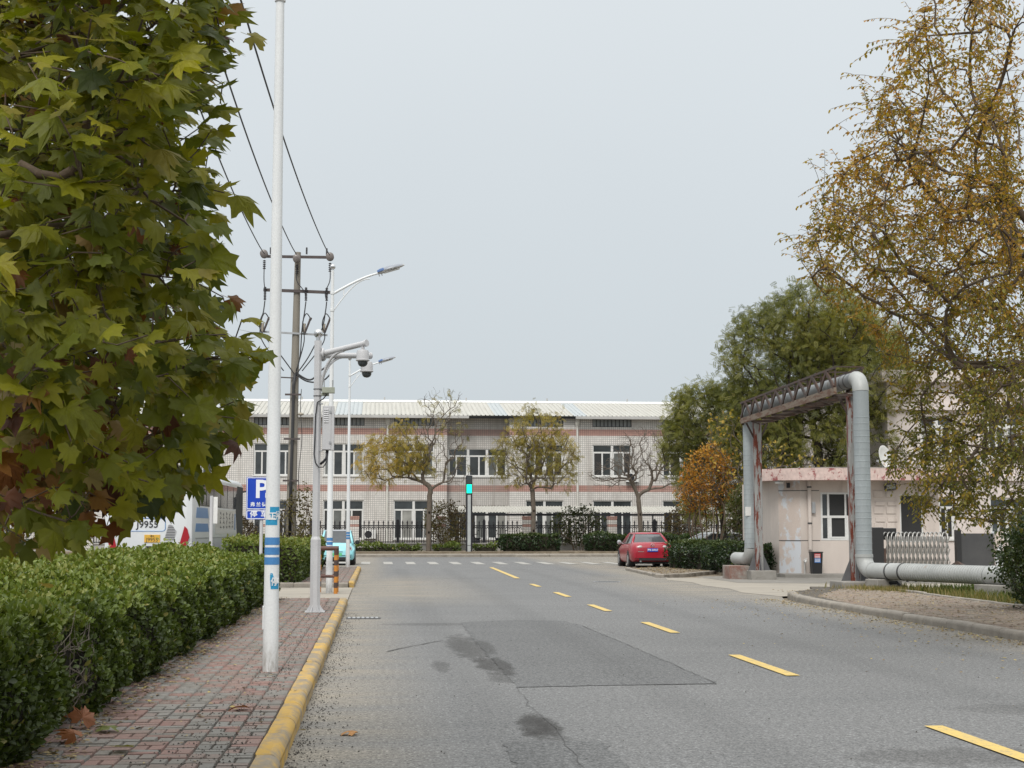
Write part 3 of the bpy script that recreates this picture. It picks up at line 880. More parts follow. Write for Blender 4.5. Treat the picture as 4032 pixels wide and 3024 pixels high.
for i, (a, b) in enumerate(zip(PX[:-1], PX[1:])):
    t = thing('iron_fence', 'black spiked iron fence bay before the factory, %s bay counted from the left end' % ordn[i], 'fence', ((a + b) / 2, 97, 0.74), 0, 'iron fence bays before the factory')
    hw = (b - a) / 2 - 0.29
    for z in (0.06, 1.08): MB().box(-hw, hw, -0.02, 0.02, z - 0.032, z + 0.032).build('rail', M['black_metal'], t)
    MB().box(-0.09, 0.09, -0.07, 0.07, 0, 1.42).lathe([(0.06, 1.42), (0.08, 1.45), (0.02, 1.52)], (0, 0, 0), 8).build('post', M['black_metal'], t)
    n = int(2 * hw / 0.29)
    for k in range(n): place('picket', pick_me, t, (-hw + 0.02 + (k) * (2 * hw - 0.05) / n, 0, 0))
for i, x in enumerate(PX):
    p = thing('fence_pillar', 'square white tiled fence pillar with red bands, %s pillar from the left end' % ordn[i], 'pillar', (x, 97, 0), 0, 'tiled pillars of the iron fence')
    MB().box(-0.285, 0.285, -0.285, 0.285, 0.2, 2.26).build('shaft', M['pillar_tile'], p)
    MB().box(-0.30, 0.30, -0.30, 0.30, 2.262, 2.42).build('cap', M['pillar_tile'], p)

# ================================================================== street furniture, left side
M['lamp_white'] = weathered('lamp_white', (0.76, 0.775, 0.78), (0.68, 0.695, 0.70), 2.0, 0.45, fine=60, bstr=0.04, stain=(0.36, 0.34, 0.3), stain_scale=3.0, stain_pos=(0.68, 0.9), stretch=(1, 1, 0.3))
def splash(m, c=(0.20, 0.175, 0.14), h=0.35):      # road splash on the lowest part of a pole
    n, l = nodes(m); b = n['Principled BSDF']; src = b.inputs['Base Color'].links[0].from_socket
    s = n.new('ShaderNodeSeparateXYZ'); l.new(coord(m, 'Object'), s.inputs[0])
    k = math_(m, 'SUBTRACT', 1.0, math_(m, 'DIVIDE', s.outputs[2], h), True)
    nz = ramp(m, noise(m, coord(m, 'Object', (3, 3, 1)), 9.0, 6, 0.7), [(0.35, 0.0), (0.7, 1.0)])
    set_base(m, mixc(m, math_(m, 'MULTIPLY', k, nz), src, c))
splash(M['lamp_white'])
M['pole_grey'] = weathered('pole_grey', (0.54, 0.54, 0.55), (0.47, 0.47, 0.48), 1.5, 0.5, fine=60, bstr=0.04, stain=(0.3, 0.29, 0.27), stain_scale=4.0, stain_pos=(0.66, 0.9))
M['blue_band'] = weathered('blue_band', (0.055, 0.20, 0.46), (0.085, 0.26, 0.53), 8, 0.5, fine=60, bstr=0.03)
M['sticker'] = weathered('torn_sticker', (0.02, 0.26, 0.48), (0.03, 0.30, 0.52), 10, 0.5, fine=50, bstr=0.03, stain=(0.6, 0.62, 0.62), stain_scale=34.0, stain_pos=(0.60, 0.68))
M['white_ink'] = new_mat('white_ink', (0.75, 0.76, 0.76), 0.5)
M['steel'] = weathered('galvanised', (0.42, 0.43, 0.44), (0.34, 0.35, 0.36), 4, 0.45, 0.4, fine=40, bstr=0.05)
M['lamp_top'] = weathered('lamp_top', (0.30, 0.32, 0.35), (0.24, 0.27, 0.32), 12, 0.35, fine=60, bstr=0.03)
M['lamp_blue'] = new_mat('lamp_blue', (0.05, 0.11, 0.26), 0.35)
M['chrome'] = new_mat('polished_steel', (0.6, 0.6, 0.6), 0.18, 1.0)

def street_lamp(loc, label):
    t = thing('street_lamp', label, 'street lamp', loc, 0, 'white street lamps along the left pavement')
    MB().tube([(0, 0, 0), (0, 0, 0.05), (0, 0, 8.0)], [0.080, 0.080, 0.038], 20).build('pole', M['lamp_white'], t, True, 40)
    MB().sphere((0, 0, 8.09), 0.07).cyl((0, 0, 7.98), (0, 0, 8.05), 0.025).build('ball_finial', M['chrome'], t, True, 40)
    for k, z in enumerate((0.985, 1.085, 1.185)):
        r = 0.0812 - 0.00525 * z
        MB().cyl((0, 0, z + 0.09), (0, 0, z + 0.165), r - 0.0004 + 0.001, r - 0.0008 + 0.001, n=20, caps=False).build('blue_band', M['blue_band'], t, True)
    a = MB(); pts = []
    for k in range(9):
        s = k / 8; pts.append((0.03 + 1.13 * s, 0, 7.42 + 0.62 * math.sin(s * 1.15) / math.sin(1.15) * 0.86))
    a.tube(pts, [0.034 - 0.008 * k / 8 for k in range(9)], 10)
    a.build('arm', M['lamp_white'], t, True, 50)
    b = MB(); pts = []
    for k in range(11):
        s = k / 10; pts.append((0.04 + 0.88 * s, 0, 7.0 + 0.80 * math.sin(s * math.pi / 2)))
    b.tube(pts, 0.015, 8); b.cyl((0.28, 0, 7.37), (0.28, 0, 7.60), 0.014); b.cyl((0.62, 0, 7.68), (0.62, 0, 7.80), 0.012)
    b.build('brace', M['lamp_white'], t, True, 50)
    MB().cyl((0, 0, 6.97), (0, 0, 7.03), 0.058, n=16).cyl((0, 0, 7.40), (0, 0, 7.46), 0.056, n=16).build('clamp', M['lamp_white'], t, True, 40)
    # lamp head: a tapering shell tilted up
    hd = MB(); rings = []
    for (s, w, h0, h1) in ((0.0, 0.03, -0.03, 0.03), (0.06, 0.05, -0.05, 0.05), (0.16, 0.10, -0.055, 0.075), (0.32, 0.135, -0.045, 0.085), (0.50, 0.12, -0.035, 0.075), (0.64, 0.07, -0.02, 0.05), (0.70, 0.02, 0.0, 0.025)):
        rings.append([(s, w * math.cos(q * math.pi / 8), (h1 if math.sin(q * math.pi / 8) > 0 else -h0) * math.sin(q * math.pi / 8)) for q in range(16)])
    hd.loft(rings)
    o = hd.build('lamp_head', M['lamp_white'], t, True, 50)
    o.location = (1.12, 0, 7.955); o.rotation_euler = (0, R(-17), 0)
    c = MB(); rings = []
    for (s, w, h1) in ((0.03, 0.05, 0.055), (0.16, 0.108, 0.085), (0.32, 0.142, 0.096), (0.50, 0.125, 0.084), (0.66, 0.06, 0.05)):
        rings.append([(s, w * math.cos(q * math.pi / 8), 0.004 + h1 * math.sin(q * math.pi / 8)) for q in range(9)])
    c.loft(rings)
    c.build('top_cover', M['lamp_top'], o, True, 60)
    c = MB(); rings = []
    for (s, w, h1) in ((0.0, 0.055, 0.06), (0.08, 0.085, 0.080), (0.17, 0.113, 0.0875)):
        rings.append([(s, w * math.cos(q * math.pi / 8), 0.006 + h1 * math.sin(q * math.pi / 8)) for q in range(9)])
    c.loft(rings); c.build('blue_trim', M['lamp_blue'], o, True, 60)
    MB().box(0.16, 0.56, -0.09, 0.09, -0.052, -0.046).build('lens', M['upvc'], o)
    for sx in (0.02, 0.09): MB().cyl((sx, 0, -0.10), (sx, 0, -0.03), 0.012, n=8).build('bolt', M['steel'], o)
    MB().box(-0.085, -0.07, -0.035, 0.035, 0.42, 0.66).build('hatch', M['lamp_white'], t, bevel=0.006)
    return t
lamp1 = street_lamp((-1.06, 15.8, 0.125), 'nearest white lamp pole with blue bands and torn blue stickers')
street_lamp((-1.15, 38.0, 0.012), 'white lamp pole with blue bands standing inside the striped guard rail')
street_lamp((-1.10, 59.6, 0.125), 'farthest white lamp pole beside the pale blue car')

def pole_patch(z0, z1, a0, a1, edges, name, mat, parent, r=0.0815):
    """a piece of torn film wrapped on the pole"""
    mb = MB(); rows = 7; cols = 8
    for i in range(rows + 1):
        f = i / rows; z = z0 + (z1 - z0) * f
        l, rr = edges(f)
        for j in range(cols + 1):
            a = R(l + (rr - l) * j / cols)
            rad = r - 0.00525 * z
            mb.v.append((rad * math.sin(a), -rad * math.cos(a), z))
    for i in range(rows):
        for j in range(cols):
            k = i * (cols + 1) + j; mb.f.append((k, k + 1, k + cols + 2, k + cols + 1))
    return mb.build(name, mat, parent, True)
import bisect
def steps(tab):
    ks = [k for k, _, _ in tab]
    return lambda f: tab[max(0, bisect.bisect_right(ks, f) - 1)][1:]
st1 = pole_patch(1.475, 1.66, 0, 0, lambda f: (-64, 46) if f < 0.32 else ((-20, 60) if f < 0.62 else (-18, 72)), 'torn_sticker', M['sticker'], lamp1)
st2 = pole_patch(0.83, 0.99, 0, 0, lambda f: (-2 - 8 * f, 70) if f < 0.5 else (-8, 50 - 40 * f), 'torn_sticker', M['sticker'], lamp1)
def pole_text(body, size, ang, z, par):
    me = text_mesh(body, size, M['white_ink'], 0.0004, bold=0.002)
    a = R(ang); rad = 0.0835 - 0.00525 * z
    place('sticker_character', me, par, (rad * math.sin(a), -rad * math.cos(a), z), (R(90), 0, a))
pole_text('正', 0.085, 2, 1.56, st1); pole_text('常', 0.085, 52, 1.57, st1); pole_text('停', 0.09, 28, 0.90, st2)

# camera mast
cm = thing('camera_mast', 'grey octagonal mast with two dome cameras, equipment cabinet and black cable', 'camera mast', (-1.06, 27.05, 0.125))
MB().tube([(0, 0, 0.02), (0, 0, 1.26), (0, 0, 1.31)], [0.094, 0.094, 0.072], 8, ph=R(22.5)).build('lower_shaft', M['pole_grey'], cm)
MB().tube([(0, 0, 1.29), (0, 0, 4.76)], [0.070, 0.070], 8, ph=R(22.5)).build('upper_shaft', M['pole_grey'], cm)
MB().box(-0.17, 0.17, -0.17, 0.17, 0, 0.02).build('base_plate', M['pole_grey'], cm)
for k in range(8):
    a = R(45 * k + 22.5); c, s = math.cos(a), math.sin(a)
    MB().add([(0.09 * c - .004 * s, 0.09 * s + .004 * c, 0.02), (0.165 * c - .004 * s, 0.165 * s + .004 * c, 0.02), (0.09 * c - .004 * s, 0.09 * s + .004 * c, 0.13),
              (0.09 * c + .004 * s, 0.09 * s - .004 * c, 0.02), (0.165 * c + .004 * s, 0.165 * s - .004 * c, 0.02), (0.09 * c + .004 * s, 0.09 * s - .004 * c, 0.13)],
             [(0, 1, 2), (5, 4, 3), (0, 3, 4, 1), (1, 4, 5, 2), (2, 5, 3, 0)]).build('gusset', M['pole_grey'], cm)
MB().sphere((0, 0, 4.89), 0.082, 18, 10).cyl((0, 0, 4.75), (0, 0, 4.83), 0.04).build('ball_finial', M['chrome'], cm, True, 50)
MB().cyl((0.07, -0.03, 4.53), (0.10, -0.03, 4.53), 0.10, n=16).cyl((0.06, 0.03, 4.50), (0.09, 0.06, 4.50), 0.10, n=16).build('flange', M['pole_grey'], cm, True, 40)
for (e, z0, zb, nm) in (((0.84, -0.62, 4.65), 4.53, 3.86, 0), ((0.90, 0.72, 4.585), 4.50, 3.86, 1)):
    arm = MB().tube([(0.07, 0, z0), e], [0.052, 0.050], 14).build('arm', M['pole_grey'], cm, True, 40)
    d = Vector(e) - Vector((0.07, 0, z0)); d.normalize()
    MB().cyl(Vector(e) - d * 0.005, Vector(e) + d * 0.03, 0.062, n=14).build('end_cap', M['pole_grey'], arm, True, 40)
    pts = []
    for k in range(11):
        s = k / 10; q = 0.52 * math.sin(s * math.pi / 2) if False else 0.52 * (1 - math.cos(s * math.pi / 2))
        zz = zb + (z0 - zb + 0.02) * math.sin(s * math.pi / 2)
        pts.append((0.06 + (e[0] - 0.07) * q, e[1] * q, zz))
    MB().tube(pts, 0.024, 10).build('brace', M['pole_grey'], cm, True, 50)
    c = thing('dome_camera', None, None); c.parent = cm; c.location = Vector(e) - d * 0.06
    # camera body
    p = MB().cyl((0, 0, -0.12), (0, 0, 0), 0.03, n=10).lathe([(0.05, -0.10), (0.095, -0.115), (0.105, -0.14), (0.112, -0.27), (0.122, -0.28), (0.118, -0.295), (0.095, -0.305)], (0, 0, 0), 20)
    h = p.build('housing', M['pole_grey'], c, True, 35)
    MB().lathe([(0.088, -0.305), (0.086, -0.34), (0.07, -0.375), (0.04, -0.395), (0.005, -0.402)], (0, 0, 0), 18).build('dome', M['glass'], c, True, 60)
cab = MB().box(0.095, 0.30, -0.11, 0.05, 2.82, 3.60).build('cabinet', M['pole_grey'], cm, bevel=0.006)
MB().box(0.098, 0.245, -0.122, -0.111, 2.83, 3.585).build('door', M['pole_grey'], cab, bevel=0.003)
for k in range(7): MB().add([(0.12, -0.1225, 3.30 + k * 0.037), (0.20, -0.1225, 3.30 + k * 0.037), (0.20, -0.136, 3.305 + k * 0.037), (0.12, -0.136, 3.305 + k * 0.037), (0.12, -0.1225, 3.325 + k * 0.037), (0.20, -0.1225, 3.325 + k * 0.037)], [(0, 1, 2, 3), (3, 2, 5, 4), (0, 3, 4), (1, 5, 2)]).build('louver', M['pole_grey'], cab)
for z in (2.93, 3.47): MB().box(0.215, 0.25, -0.134, -0.1225, z, z + 0.045).build('latch', M['steel'], cab)
MB().box(0.05, 0.10, -0.08, 0.02, 2.80, 2.82).box(0.05, 0.10, -0.08, 0.02, 3.63, 3.65).build('bracket', M['steel'], cm)
M['radio_green'] = weathered('radio_case', (0.36, 0.38, 0.31), (0.28, 0.30, 0.24), 6, 0.6)
rd = MB().box(0.08, 0.30, -0.09, 0.05, 3.83, 3.93).box(0.06, 0.2, -0.03, 0.03, 3.78, 3.83).build('radio_unit', M['radio_green'], cm, bevel=0.004)
for x in (0.115, 0.265): MB().cyl((x, -0.02, 3.93), (x, -0.02, 4.06), 0.011, n=8).build('antenna', M['steel'], rd)
for z in (3.78, 3.90): MB().tube([(0.0765 * math.cos(k * math.pi / 4 + math.pi / 8), 0.0765 * math.sin(k * math.pi / 4 + math.pi / 8), z) for k in range(9)], 0.006, 5).build('strap', M['black_metal'], cm)
MB().tube([(0.16, -0.03, 3.80), (0.10, -0.07, 3.72), (0.0, -0.09, 3.66), (-0.03, -0.095, 3.4), (-0.035, -0.095, 3.0), (-0.045, -0.095, 2.75), (-0.02, -0.10, 2.60), (0.04, -0.12, 2.52), (0.12, -0.12, 2.52), (0.18, -0.10, 2.62), (0.20, -0.06, 2.82)], 0.011, 7).build('cable', M['black_metal'], cm, True)
MB().tube([(0.07, -0.03, 2.58), (0.12, -0.06, 2.62), (0.17, -0.06, 2.68), (0.18, -0.05, 2.82)], 0.024, 8).build('cable_gland', M['black_metal'], cm, True)

# striped guard rail round the second lamp
M['rail_brown'] = weathered('rail_brown', (0.075, 0.035, 0.028), (0.11, 0.05, 0.035), 6, 0.55, fine=50, stain=(0.2, 0.09, 0.05), stain_scale=5)
def stripe_mat():
    m = new_mat('orange_stripe', (0.5, 0.2, 0.03), 0.55)
    n, l = nodes(m); s = n.new('ShaderNodeSeparateXYZ'); l.new(coord(m, 'Object'), s.inputs[0])
    k = math_(m, 'GREATER_THAN', math_(m, 'FRACT', math_(m, 'MULTIPLY', s.outputs[2], 3.7)), 0.52)
    nz = noise(m, coord(m, 'Object'), 25, 4)
    col = mixc(m, k, mixc(m, ramp(m, nz, [(0.4, 0.), (0.7, 0.5)]), (0.52, 0.20, 0.025), (0.3, 0.13, 0.03)), (0.062, 0.04, 0.034))
    set_base(m, mixc(m, math_(m, 'GREATER_THAN', s.outputs[2], 0.93), col, (0.085, 0.04, 0.03)))
    return m
M['stripe'] = stripe_mat()
gr = thing('guard_rail', 'brown pipe guard rail with orange striped posts around a lamp pole', 'guard rail', (-1.15, 38.0, 0.012))
for (x, y) in ((0.17, -0.42), (-0.26, -0.42), (0.17, 0.5), (-0.26, 0.5)): MB().cyl((x, y, 0), (x, y, 1.08), 0.048, n=14).build('post', M['stripe'], gr, True, 40)
for y in (-0.42, 0.5):
    MB().cyl((-0.28, y, 1.09), (0.215, y, 1.09), 0.052, n=14).build('top_rail', M['rail_brown'], gr, True, 40)
    MB().cyl((-0.26, y, 0.42), (0.17, y, 0.42), 0.036, n=12).build('middle_rail', M['rail_brown'], gr, True, 40)

# bus parking sign
M['sign_blue'] = weathered('sign_blue', (0.006, 0.045, 0.40), (0.01, 0.06, 0.45), 4, 0.4, fine=60, bstr=0.02)
M['sign_white'] = new_mat('sign_white', (0.72, 0.74, 0.78), 0.45)
sg = thing('parking_sign', 'blue parking sign with white P, bus symbol and Chinese characters on grey post', 'sign', (-3.12, 42.0, 0.0))
MB().cyl((0, 0.05, 0), (0, 0.05, 2.9), 0.045, n=12).build('post', M['pole_grey'], sg, True, 40)
def rrect(x0, x1, z0, z1, r, n=5):
    pts = []
    for (cx, cz, a0) in ((x1 - r, z1 - r, 0), (x0 + r, z1 - r, 90), (x0 + r, z0 + r, 180), (x1 - r, z0 + r, 270)):
        for k in range(n + 1): a = R(a0 + 90 * k / n); pts.append((cx + r * math.cos(a), cz + r * math.sin(a)))
    return pts
def plate(z0, z1, nm):
    a = MB().prism(rrect(-0.41, 0.47, z0, z1, 0.04), -0.02, 0.0, 'y').build(nm, M['sign_blue'], sg)
    b = MB(); o_ = rrect(-0.398, 0.458, z0 + 0.012, z1 - 0.012, 0.03); i_ = rrect(-0.378, 0.438, z0 + 0.032, z1 - 0.032, 0.02)
    n = len(o_)
    b.add([(x, -0.0235, z) for x, z in o_] + [(x, -0.0235, z) for x, z in i_], [(k, (k + 1) % n, n + (k + 1) % n, n + k) for k in range(n)])
    b.build('border', M['sign_white'], a)
    return a
pa, pb = plate(2.10, 2.985, 'main_panel'), plate(1.835, 2.092, 'lower_panel')
me = text_mesh('P', 0.72, M['sign_white'], 0.0006, bold=0.016); place('letter', me, pa, (-0.005, -0.0245, 2.635), (R(90), 0, 0), (0.98, 0.95, 1))
for k, ch in enumerate('弗兰德班'): place('character', text_mesh(ch, 0.125, M['sign_white'], 0.0006, bold=0.003), pa, (-0.235 + 0.155 * k, -0.0245, 2.235), (R(90), 0, 0))
for k, ch in enumerate('停车'): place('character', text_mesh(ch, 0.205, M['sign_white'], 0.0006, bold=0.004), pb, (-0.205 + 0.29 * k, -0.0245, 1.965), (R(90), 0, 0))
bi = MB()
bi.add([(x, -0.0245, z) for x, z in rrect(0.10, 0.36, 2.42, 2.555, 0.015, 3)], [tuple(range(16))])
bi.build('bus_symbol', M['sign_white'], pa)
bi = MB()
for k in range(5): bi.add([(x, -0.0255, z) for x, z in ((0.115 + k * 0.048, 2.49), (0.15 + k * 0.048, 2.49), (0.15 + k * 0.048, 2.535), (0.115 + k * 0.048, 2.535))], [(0, 1, 2, 3)])
bi.build('bus_symbol_windows', M['sign_blue'], pa)
for cx in (0.155, 0.31):
    MB().add([(cx + 0.033 * math.cos(k * math.pi / 8), -0.026, 2.415 + 0.033 * math.sin(k * math.pi / 8)) for k in range(16)], [tuple(range(16))]).build('bus_symbol_wheel', M['sign_white'], pa)
    MB().add([(cx + 0.012 * math.cos(k * math.pi / 5), -0.027, 2.415 + 0.012 * math.sin(k * math.pi / 5)) for k in range(10)], [tuple(range(10))]).build('bus_symbol_hub', M['sign_blue'], pa)

# plain grey post with white plate by the bus
gp = thing('sign_post', 'slim grey post with narrow white plate seen edge-on before the bus', 'post', (-4.35, 41.0, 0))
MB().cyl((0, 0, 0), (0, 0, 2.45), 0.045, n=12).build('post', M['pole_grey'], gp, True, 40)
MB().box(0.05, 0.16, -0.02, 0.0, 1.72, 2.42).build('plate', M['upvc'], gp, bevel=0.004)

# ------------------------------------------------------------------ utility pole with switchgear and wires
M['pole_concrete'] = weathered('pole_concrete', (0.27, 0.245, 0.205), (0.21, 0.19, 0.16), 2, 0.9, fine=50, stain=(0.12, 0.11, 0.10), stain_scale=1.5, stain_pos=(0.6, 0.85), stretch=(3, 3, 0.3))
M['arm_steel'] = weathered('arm_steel', (0.06, 0.05, 0.05), (0.10, 0.08, 0.075), 6, 0.7)
M['insul'] = new_mat('insulator_grey', (0.16, 0.14, 0.13), 0.35)
M['insul_dark'] = new_mat('insulator_dark', (0.035, 0.03, 0.035), 0.4)
M['insul_tan'] = new_mat('fuse_tan', (0.33, 0.29, 0.23), 0.5)
M['wire'] = new_mat('wire', (0.03, 0.03, 0.032), 0.6)
UX, UY = -2.88, 52.0
up_ = thing('utility_pole', 'leaning concrete utility pole with crossarms, insulators and hanging black cables', 'utility pole', (UX, UY, 0))
def ux(z): return 0.012 * (z - 1)
MB().tube([(ux(z), 0, z) for z in (0, 3, 6, 9, 11.0)], [0.185, 0.165, 0.143, 0.118, 0.10], 16).build('pole', M['pole_concrete'], up_, True, 40)
def xarm(z, x0, x1, mat, h=0.09, dz=0.0):
    return MB().beam((x0, -0.13, z + dz), (x1, -0.13, z - dz), 0.07, h).build('crossarm', mat, up_)
xarm(10.82, -1.02, 1.28, M['arm_steel']); xarm(9.64, -1.02, 1.24, M['arm_steel'], 0.10, 0.03)
tag(xarm(8.19, -1.05, 1.16, M['steel'], 0.06, 0.05), None)
for x, z in ((-1.0, 10.86), (0.10, 10.72), (1.22, 10.80)):
    d = MB()
    for k in range(3): d.lathe([(0.03, -0.05), (0.10, -0.045), (0.135, -0.02), (0.135, 0.0), (0.05, 0.02), (0.03, 0.05)], (x, -0.24 - k * 0.11, z), 16, 'y')
    d.build('disc_insulator', M['insul'], up_, True, 45)
    d = MB(); n = 5
    for k in range(n): d.lathe([(0.02, -0.02), (0.055, -0.015), (0.055, 0.0), (0.02, 0.03)], (x, -0.16, z - 0.20 - k * 0.065), 10)
    d.build('pin_insulator', M['insul_dark'], up_, True, 45)
for x, z in ((-0.80, 10.86), (0.42, 10.88), (1.10, 10.86)):
    d = MB()
    for k in range(6): d.lathe([(0.018, -0.02), (0.04, -0.01), (0.018, 0.02)], (x, -0.10, z + 0.06 + k * 0.04), 8)
    d.build('surge_arrester', M['insul_dark'], up_, True)
for x in (-0.96, 0.42, 1.12):
    d = MB()
    for k in range(9): d.lathe([(0.022, -0.022), (0.055, -0.01), (0.022, 0.025)], (x, -0.2, 9.74 - k * 0.052), 9)
    d.build('hanging_insulator', M['insul_dark'], up_, True)
for x in (-0.98, 0.42, 1.08):
    MB().cyl((x - 0.06, -0.2, 8.22), (x - 0.04, -0.2, 8.52), 0.05, n=10).build('fuse_base', M['insul_tan'], up_, True, 40)
    MB().cyl((x - 0.02, -0.22, 8.20), (x + 0.16, -0.25, 8.68), 0.035, n=10).cyl((x + 0.15, -0.25, 8.64), (x + 0.18, -0.25, 8.72), 0.045, n=10).build('fuse_tube', M['arm_steel'], up_, True, 40)
def cable(pts, r=0.018, nm='cable', par=None, sub=6):
    P = [Vector(p) for p in pts]; out = []
    for i in range(len(P) - 1):
        p0, p1, p2, p3 = P[max(0, i - 1)], P[i], P[i + 1], P[min(len(P) - 1, i + 2)]
        for k in range(sub):
            t = k / sub
            out.append(0.5 * ((2 * p1) + (p2 - p0) * t + (2 * p0 - 5 * p1 + 4 * p2 - p3) * t * t + (3 * p1 - p0 - 3 * p2 + p3) * t ** 3))
    out.append(P[-1])
    return MB().tube(out, r, 6).build(nm, M['wire'], par, True)
for (xa, xb, xc) in ((-1.0, -0.96, -0.98), (0.10, 0.42, 0.42), (1.22, 1.12, 1.08)):
    cable([(xa, -0.2, 10.5), (xa, -0.22, 10.0), (xb - 0.05 if xb > 0 else xb, -0.24, 9.6), (xb, -0.22, 9.3)], 0.016, 'jumper', up_)
    cable([(xb, -0.2, 9.28), (xb - 0.04, -0.24, 8.9), (xc - 0.12, -0.24, 8.3), (xc * 0.45 + 0.06, -0.26, 7.4), (0.10, -0.22, 6.75)], 0.02, 'cable', up_)
    cable([(xc + 0.16, -0.25, 8.7), (xc + 0.02, -0.28, 8.85), (xc - 0.10, -0.28, 8.5), (xc - 0.04, -0.27, 7.9), (xc * 0.3, -0.24, 6.9)], 0.018, 'cable', up_)
cable([(0.10, -0.2, 6.85), (0.6, -0.25, 6.6), (1.0, -0.3, 6.95), (1.3, -0.2, 7.15)], 0.03, 'cable', up_)
cable([(0.10, -0.2, 6.80), (0.5, -0.25, 6.55), (1.0, -0.3, 6.55), (1.35, -0.2, 6.9)], 0.026, 'cable', up_)
MB().beam((-0.75, -0.18, 6.70), (0.2, -0.18, 6.66), 0.04, 0.04).build('bracket', M['arm_steel'], up_)
MB().tube([(0.09, -0.2, 6.8), (0.04, -0.21, 6.4), (0.03, -0.21, 5), (0.0, -0.22, 3.4), (-0.02, -0.22, 1.2)], 0.05, 8).build('riser_cable', M['wire'], up_, True)
for z in (6.1, 4.6, 3.2, 2.2): MB().box(-0.30 + ux(z), 0.24 + ux(z), -0.26, -0.20, z - 0.03, z + 0.03).build('cable_clamp', M['arm_steel'], up_)
cable([(0.30, -0.05, 6.3), (0.28, -0.1, 5.6), (0.34, -0.1, 4.6), (0.25, -0.1, 3.4), (0.32, -0.1, 2.0)], 0.012, 'dangling_wire', up_)
MB().lathe([(0.02, 5.40), (0.09, 5.42), (0.10, 5.46), (0.03, 5.50)], (0.30, -0.1, 0), 10).build('small_lamp', M['insul_tan'], up_, True)
# three line wires running towards and over the camera
for k, (x0, x1, z1, which) in enumerate(((-3.86, -3.25, 9.9, 'leftmost'), (-2.78, -2.62, 9.95, 'middle'), (-1.66, -2.02, 9.95, 'rightmost'))):
    pts = []
    for i in range(26):
        s = i / 25; Y = UY - 0.6 - s * 62
        tt = (UY - Y) / 28.0
        pts.append((x0 + (x1 - x0) * tt, Y, 10.82 - 1.72 * math.sin(min(s * 1.0, 1.0) * math.pi) ** 0.9 + 0.35 * s))
    o = cable(pts, 0.016, 'power_line', None, 3)
    tag(o, 'dark sagging power line from the utility pole, %s of three' % which, 'wire', 'power lines of the utility pole')

# ================================================================== right side: signal, gantry, gatehouse
M['signal_grey'] = weathered('signal_panel', (0.42, 0.44, 0.44), (0.35, 0.37, 0.37), 2, 0.5, fine=30, bstr=0.03)
ml = new_mat('green_led', (0.0, 0.5, 0.3), 0.5)
_b = ml.node_tree.nodes['Principled BSDF']; _b.inputs['Emission Color'].default_value = (0.0, 1.0, 0.50, 1); _b.inputs['Emission Strength'].default_value = 1.15
M['led'] = ml
ts = thing('signal_column', 'tall slim black traffic signal column showing green on the far pavement', 'traffic signal', (5.52, 92.0, 0.2))
MB().box(-0.19, 0.19, -0.12, 0.12, 0, 4.62).build('housing', M['black_metal'], ts, bevel=0.02)
MB().box(-0.095, 0.095, -0.132, -0.121, 0.03, 3.45).build('front_panel', M['signal_grey'], ts, bevel=0.004)
MB().box(-0.15, 0.15, -0.132, -0.121, 3.56, 4.08).build('green_light', M['led'], ts, bevel=0.03)
MB().box(-0.15, 0.15, -0.130, -0.121, 4.12, 4.56).build('dark_lamp_window', M['glass'], ts, bevel=0.02)
MB().box(-0.10, 0.10, -0.140, -0.133, 0.42, 0.44).build('panel_joint', M['black_metal'], ts)

def rust_mat(name, base, rust1, rust2, lo, hi, sc=2.0, stretch=(2.5, 2.5, 0.35), rough=0.7):
    m = new_mat(name, base, rough, 0, 0.35)
    v = coord(m, 'World', stretch)
    a = noise(m, v, sc, 7, 0.7); g = noise(m, coord(m, 'World'), 35, 4)
    rc = mixc(m, ramp(m, g, [(0.35, 0.), (0.7, 1.)]), rust1, rust2)
    base2 = mixc(m, ramp(m, noise(m, v, 6, 4), [(0.3, 0.), (0.7, 1.)]), base, tuple(x * 0.75 for x in base))
    set_base(m, mixc(m, ramp(m, a, [(lo, 0.0), (hi, 1.0)]), base2, rc)); bump(m, g, 0.15, 0.01)
    return m
M['rust_column'] = rust_mat('peeling_column', (0.30, 0.30, 0.29), (0.115, 0.024, 0.015), (0.17, 0.042, 0.02), 0.50, 0.525, 3.6)
M['rust_truss'] = rust_mat('rusty_truss', (0.065, 0.05, 0.044), (0.055, 0.03, 0.024), (0.105, 0.06, 0.04), 0.42, 0.60, 3.0, (1, 1, 1))
M['rust_chord'] = rust_mat('rusty_chord', (0.21, 0.165, 0.125), (0.085, 0.042, 0.03), (0.16, 0.085, 0.045), 0.47, 0.58, 1.6, (2, 1, 6))
M['pipe_zinc'] = weathered('pipe_zinc', (0.335, 0.365, 0.375), (0.27, 0.30, 0.31), 1.2, 0.5, 0.15, fine=30, bstr=0.04, stain=(0.38, 0.42, 0.43), stain_scale=1.5, kind='World', stretch=(1, 1, 0.3))
M['pipe_dull'] = weathered('pipe_dull', (0.25, 0.265, 0.27), (0.19, 0.20, 0.205), 1.5, 0.6, 0.1, fine=30, bstr=0.04, stain=(0.13, 0.10, 0.08), stain_scale=2.0, stain_pos=(0.55, 0.75), kind='World')
M['pipe_white'] = weathered('pipe_cladding', (0.42, 0.43, 0.42), (0.32, 0.33, 0.32), 1.5, 0.5, 0.05, fine=30, bstr=0.04, stain=(0.25, 0.17, 0.12), stain_scale=4.5, stain_pos=(0.63, 0.75), kind='World')
M['tar_band'] = new_mat('tar_band', (0.05, 0.05, 0.05), 0.6)

